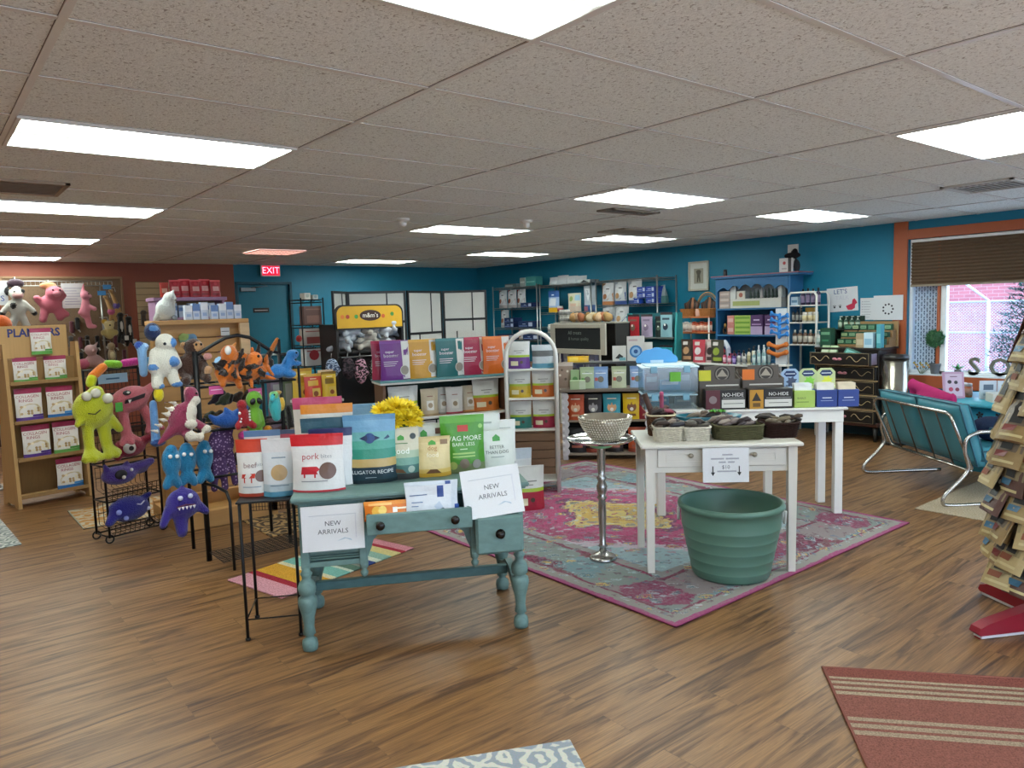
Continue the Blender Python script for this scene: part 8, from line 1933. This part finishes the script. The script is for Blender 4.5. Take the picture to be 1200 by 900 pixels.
for k in range(420):
    z = rr.uniform(-1, 1); a = rr.uniform(0, 6.28); q = math.sqrt(1 - z * z); d = Vector((q * cos(a), q * sin(a), z)); s_ = d.orthogonal().normalized(); s_.rotate(Quaternion(d, rr.uniform(0, 6.28)))
    p = Vector((0, 0, .39)) + d * .084; mb.add([p - s_ * .007, p + s_ * .007, p + d * .03 + s_ * .012], [(0, 1, 2)], M(('3c7446', '4a8650', '2f5c38')[k % 3], .7))
mb.build('foliage', tp)
su = thing('potted_plant', 'small green plant in a round grey pot behind the pink pillow', 'plant', (8.80, 3.27, SL), 0)
mb = MB(); mb.lathe([(.02, 0), (.035, .02), (.035, .05), (.028, .06)], M('6a6e72', .4), n=14); mb.build('pot', su)
mb = MB()
for k in range(12):
    a = k * 2.4; el = .5 + .08 * (k % 5); d = Vector((cos(a) * cos(el), sin(a) * cos(el), sin(el))); s_ = d.cross(Vector((0, 0, 1))).normalized(); b_ = Vector((0, 0, .055)); L_ = .05 + .025 * (k % 3)
    mb.add([b_, b_ + d * L_ * .5 + s_ * .018, b_ + d * L_, b_ + d * L_ * .5 - s_ * .018], [(0, 1, 2, 3)], M('3c8a3c', .5))
mb.build('leaves', su)
fb = thing('dried_flowers', 'sprig of orange and yellow flowers on the sill in front of the lattice', 'flowers', (8.79, 3.64, SL), 0)
mb = MB()
for k in range(9): mb.tube([(0, .02 * (k - 4) * .2, 0), (.01 * (k % 3), .022 * (k - 4), .07 + .02 * (k % 3))], .002, M('5a6a34', .7), 4)
mb.build('stems', fb)
for k in range(9): mb = MB(); mb.ball((.01 * (k % 3), .022 * (k - 4), .075 + .02 * (k % 3)), (.012, .014, .01), M(('d8902a', 'e0b440', 'b8a038')[k % 3], .6), 8, 6); mb.build('flower', fb)
mb = MB(); mb.bx(-.04, .04, -.003, 0, 0, .05, M('b8bcc8', .4)); tag(mb.build('photo_strip', None, (8.82, 3.19, SL + .0), rad(-90)), 'low grey card on the sill between the plant and the letter S', 'card')

# ================================================================ BLUE LOVESEAT
SO = Vector((6.725, 3.269, 0)); wv = Vector((-.602, -.798, 0)); fv = Vector((.798, -.602, 0))
so = thing('loveseat', 'vintage blue vinyl loveseat on a bent chrome tube frame, seen from behind', 'loveseat', SO, 0)
def sp_(w, f, z): return wv * w + fv * f + Vector((0, 0, z))
CHM = M('b4b0aa', .18, .9); SB = M('3a7e8e', .42, 0, 'plain', .08); SBD = M('25566a', .5)
def smooth_path(P, n=6):
    P = [Vector(p) for p in P]; out = []
    for i in range(len(P) - 1):
        p0 = P[max(0, i - 1)]; p1 = P[i]; p2 = P[i + 1]; p3 = P[min(len(P) - 1, i + 2)]
        for k in range(n):
            t = k / n; out.append(.5 * ((2 * p1) + (-p0 + p2) * t + (2 * p0 - 5 * p1 + 4 * p2 - p3) * t * t + (-p0 + 3 * p1 - 3 * p2 + p3) * t ** 3))
    return out + [P[-1]]
for w in (0.0, 1.205):
    mb = MB(); mb.tube(smooth_path([sp_(w, .72, .014), sp_(w, .3, .014), sp_(w, .06, .014), sp_(w, 0, .035), sp_(w, .02, .10), sp_(w, .14, .22), sp_(w, .19, .30), sp_(w, .16, .42), sp_(w, .17, .52), sp_(w, .25, .565), sp_(w, .36, .57), sp_(w, .66, .56)]), .014, CHM, 10); mb.build('side_frame', so)
    mb = MB(); s_ = 1 if w else -1; mb.add(*[[sp_(w - .035, .36, .575), sp_(w + .035, .36, .575), sp_(w + .03, .68, .565), sp_(w - .03, .68, .565), sp_(w - .03, .36, .60), sp_(w + .03, .36, .60), sp_(w + .025, .68, .59), sp_(w - .025, .68, .59)], [(0, 3, 2, 1), (4, 5, 6, 7), (0, 1, 5, 4), (1, 2, 6, 5), (2, 3, 7, 6), (3, 0, 4, 7)]], SBD); mb.build('arm_pad', so)
mb = MB(); B0, B1 = .235, .075          # back frame foot and head, leaning away from the seat
fr_pts = [sp_(.03, B1, .66), sp_(.03, B1 + .01, .62), sp_(.03, B0, .29), sp_(.06, B0 + .005, .265), sp_(1.14, B0 + .005, .265), sp_(1.175, B0, .29), sp_(1.175, B1 + .01, .64), sp_(1.15, B1, .695), sp_(1.10, B1, .71), sp_(.10, B1, .71), sp_(.05, B1, .695)]
mb.tube(fr_pts, .013, CHM, 10, True); mb.build('back_frame', so)
for w in (.22, .46, .72, .96): mb = MB(); mb.tube([sp_(w, B1 - .004, .71), sp_(w, B0 - .002, .265)], .006, M('4a3c30', .5), 6); mb.build('back_strap', so)
mb = MB()
for (f, z) in ((.235, .265), (.70, .31)): mb.tube([sp_(.03, f, z), sp_(1.175, f, z)], .012, CHM, 8)
mb.build('seat_rail', so)
def cushion(name, w0, w1, f0, f1, z0, z1, lean, mt, th):
    """puffed cushion: grid in the w-z (back) or w-f (seat) plane with rounded edges"""
    mb = MB(); n = 10; P = []
    for side in (0, 1):
        for j in range(n + 1):
            for i in range(n + 1):
                u, v = i / n, j / n; e = min(1, min(u, 1 - u, v, 1 - v) * 7); puff = math.sqrt(max(0, 1 - (1 - e) ** 2)); t = th * (.55 + .45 * puff) / 2 * (1 + .12 * sin(pi * u) * sin(pi * v))
                sgn = 1 if side else -1
                if lean is not None: P.append(sp_(w0 + (w1 - w0) * u, f0 + (f1 - f0) * v + sgn * t, z0 + (z1 - z0) * v))
                else: P.append(sp_(w0 + (w1 - w0) * u, f0 + (f1 - f0) * v, (z0 + z1) / 2 + sgn * t))
    m_ = (n + 1) ** 2; F = []
    for j in range(n):
        for i in range(n):
            a = j * (n + 1) + i; F.append((a, a + n + 1, a + n + 2, a + 1)); F.append((m_ + a, m_ + a + 1, m_ + a + n + 2, m_ + a + n + 1))
    rim = [i for i in range(n + 1)] + [j * (n + 1) + n for j in range(1, n + 1)] + [n * (n + 1) + i for i in range(n - 1, -1, -1)] + [j * (n + 1) for j in range(n - 1, 0, -1)]
    for k in range(len(rim)): a, b = rim[k], rim[(k + 1) % len(rim)]; F.append((a, b, m_ + b, m_ + a))
    mb.add(P, F, mt, True); o = mb.build(name, so)
    pm = MB(); pm.tube([P[k] for k in rim], .006, SBD, 5, True); pm.tube([P[m_ + k] for k in rim], .006, SBD, 5, True); pm.build('piping', o)
cushion('back_cushion', .02, .595, .31, .155, .30, .775, 1, SB, .13); cushion('back_cushion', .605, 1.185, .31, .155, .30, .775, 1, SB, .13)
cushion('seat_cushion', .02, .595, .30, .78, .32, .44, None, SB, .13); cushion('seat_cushion', .605, 1.185, .30, .78, .32, .44, None, SB, .13)
pl_ = thing('throw_pillow', 'magenta pink pillow propped on the back of the blue loveseat', 'pillow', SO + sp_(.50, .33, .40), math.atan2(wv.y, wv.x))
o = bpy.data.objects.new('pillow', blob_mesh('pillow', [('c', (-.24, 0, .08), (.24, 0, .08), .07, .07, 'b02c68'), ('c', (-.30, 0, .43), (.24, 0, .36), .05, .05, 'b02c68'), ('e', (0, 0, .23), (.29, .085, .2), 'b02c68'), ('c', (-.24, 0, .08), (-.31, 0, .46), .05, .03, 'b02c68'), ('c', (.24, 0, .08), (.27, 0, .39), .05, .03, 'b02c68')], .018, kind='fabric')); COL.objects.link(o); o.parent = pl_
dkp = thing('throw_pillow', 'dark navy pillow on the seat of the blue loveseat', 'pillow', SO + sp_(.95, .55, .445), math.atan2(wv.y, wv.x))
o = bpy.data.objects.new('pillow', blob_mesh('pillow', [('e', (0, 0, .1), (.2, .13, .1), '1f2c48')], .018, kind='fabric')); COL.objects.link(o); o.parent = dkp

# ================================================================ TEAL ROUND TABLE
TB = (7.90, 2.50)
tt = thing('round_table', 'turquoise round table with black flower cut outs beneath the window', 'table', (*TB, 0), 0)
TQ = M('3fa0b4', .35, 0, 'plain', .06)
mb = MB(); mb.lathe([(0, .60), (.54, .60), (.55, .61), (.55, .63), (.54, .64), (0, .64)], TQ, n=40); mb.build('tabletop', tt)
mb = MB(); mb.lathe([(.44, .0), (.44, .60)], M('2a8ca4', .4), n=40)
bl = M('15181c', .6)
for k in range(26):
    a = rad(150) + rad(6.5) * k; z = .52 - .05 * (k % 3) - (.12 if k % 5 == 2 else 0)
    c = Vector((cos(a) * .442, sin(a) * .442, z)); t_ = Vector((-sin(a), cos(a), 0)); u_ = Vector((0, 0, 1)); nn = Vector((cos(a), sin(a), 0))
    for q in range(5):
        b_ = 2 * pi * q / 5 + k; d = t_ * cos(b_) + u_ * sin(b_); e = t_ * -sin(b_) + u_ * cos(b_)
        mb.add([c + nn * .002, c + nn * .003 + d * .022 + e * .012, c + nn * .003 + d * .038, c + nn * .003 + d * .022 - e * .012], [(0, 1, 2, 3)], bl)
mb.build('drum_base', tt)
def tbx(lab, x, y, w, h, d, hx, dec, rz=-55, name='carton', cat='box', z=.641): return carton(lab, (x + .10, y - .09, z), rad(rz), w, h, d, hx, dec, name=name, cat=cat)
fr2 = tbx('pink framed card of dog pictures leaning on the turquoise table', 7.50, 2.94, .18, .25, .025, 'c49ab8', [('r', .1, .9, .08, .92, 'd4bcd0'), ('d', .3, .62, .1, '3a2a34'), ('d', .6, .6, .09, '3a2a34'), ('d', .35, .34, .11, 'c03a5c'), ('d', .65, .33, .1, '8a2a44'), ('t', 'GIFTS', .5, .82, .1, '7a4a6a')], name='framed_card', cat='card'); fr2.rotation_euler = (rad(-12), 0, rad(-50))
tbx('low white open box with a red heart on the turquoise table', 7.50, 2.52, .26, .08, .16, 'c8c4b8', [('p', [(.42, .5), (.5, .15), (.58, .5), (.54, .65), (.5, .52), (.46, .65)], 'b02c34')], -50, 'gift_box')
for k in range(4): o = tbx('white leaflet stacked loosely on the turquoise table', 7.68 + .06 * k, 2.50 - .08 * k + .05, .15, .012, .2, 'd0d4d8', [], -40 + 17 * k, 'leaflet', 'leaflet', .641 + .013 * k); o['group'] = 'leaflets on the round table'
for k in range(2): o = tbx(('upright white flyer', 'tilted white flyer with a dark photo')[k] + ' in a holder on the turquoise table', 7.62 + .08 * k, 2.70 - .12 * k, .14, .17, .02, 'ccd4dc', [('r', .2, .8, .5, .8, '5a6a7c'), ('r', .2, .8, .2, .3, '9aa8b4')], -48, 'flyer', 'leaflet')
tbx('white tissue box at the left of the turquoise table', 7.86, 3.06, .2, .11, .11, 'b8bcc0', [('r', 0, 1, 0, .3, '9aa4ac')], -50, 'tissue_box')
hang('dog_figurine', 'grey speckled dog figurine beside the tissue box', 0, 0, .641, [('e', (0, 0, .07), (.045, .045, .07), '4c4a4a'), ('e', (.0, -.01, .16), (.035, .035, .035), '5a5654'), ('c', (.02, 0, .18), (.03, 0, .215), .014, .01, '3a3838')], (), .01, fr=Fr(7.82, 2.90, -50), kind='fabric')
jar('small orange jar beside the framed card', (7.78, 2.80, .641), .04, .13, 'b0603c', 'b8b0a8', 'a87860')

# ================================================================ HANGING PACKET TREE
PT = (4.15, 1.07)
pt2 = thing('packet_stand', 'tall stand on red cross feet, hung with tan treat packets at the right edge', 'display stand', (*PT, 0), 0)
REDM = M('8a1428', .4)
mb = MB(); mb.tube([(0, 0, .05), (0, 0, 1.66)], .02, M('5a1420', .4), 10); mb.build('pole', pt2)
for ang in (151, 61, 241, 331):
    mb = MB(); a = rad(ang); c_, s_ = cos(a), sin(a); q = .03
    mb.prism([(.02, .02), (.45, .02), (.46, .03), (.45, .055), (.40, .075), (.02, .16)], -q, q, REDM, 'y'); mb.bx(.03, .44, -q * .8, q * .8, .004, .02, M('d0ccd0', .5))
    mb.bx(.42, .445, -.015, .015, 0, .006, REDM)
    mb.build('foot', pt2, (0, 0, 0), a)
KR = ('a68e60', '94794e', 'b49e70')
def packet_mesh(v):
    mb = MB(); w, h = .175, .25; kr = M(KR[v % 3], .6, 0, 'foil', .12)
    pm = pouch_mb(w, h, .035, KR[v] if v < 3 else '5a3a34', [(.9, 1, '8a7850')], [('r', .05, .95, .30, .82, ('8a7a5c', '6a5a48', '94845c')[v % 3]), ('p', [(.3, .34), (.3, .55), (.24, .66), (.34, .76), (.5, .78), (.62, .72), (.6, .6), (.66, .5), (.66, .34)], '1c1a1c'), ('d', .45, .64, .08, 'c8c4bc'), ('p', [(.18, .18), (.55, .18), (.6, .3), (.2, .3)], ('3a6a8a', '7a2a24', '8a4a2c')[v % 3]), ('r', .3, .7, .86, .92, '3a3028'), ('r', .15, .85, .07, .12, 'c8b888')], seed=v)
    return pm.mesh('packet')
pks = [packet_mesh(v) for v in range(4)]
tiers = ((1.62, .08, 7), (1.50, .13, 9), (1.38, .165, 10), (1.26, .19, 11), (1.14, .205, 12), (1.02, .21, 12), (.90, .22, 12), (.78, .22, 12), (.66, .22, 12), (.54, .215, 12), (.43, .205, 11))
rr = random.Random(33)
hk = MB()
for ti, (z, R_, n) in enumerate(tiers):
    for k in range(n):
        a = 2 * pi * (k + .5 * (ti % 2)) / n + rr.uniform(-.12, .12)
        hk.tube([(0, 0, z + .015), (cos(a) * R_, sin(a) * R_, z + .01)], .003, BK, 4)
        if cos(a - rad(195)) < -.25: continue        # the far side of the stand shows nothing
        o = bpy.data.objects.new('treat_packet', pks[(ti + k) % 4]); COL.objects.link(o)
        tl_ = rad(17 + rr.uniform(-8, 12)); yaw = a + pi / 2 + rr.uniform(-.45, .45)
        rot = Matrix.Rotation(yaw, 4, 'Z') @ Matrix.Rotation(-tl_, 4, 'X')
        top = Vector((PT[0] + cos(a) * R_, PT[1] + sin(a) * R_, z)); o.matrix_world = Matrix.Translation(top - (rot @ Vector((0, 0, .245)))) @ rot
        tag(o, 'tan kraft treat packet hanging on the stand at the right edge', 'treat packet', 'packets on the hanging stand')
hk.build('hooks', pt2)
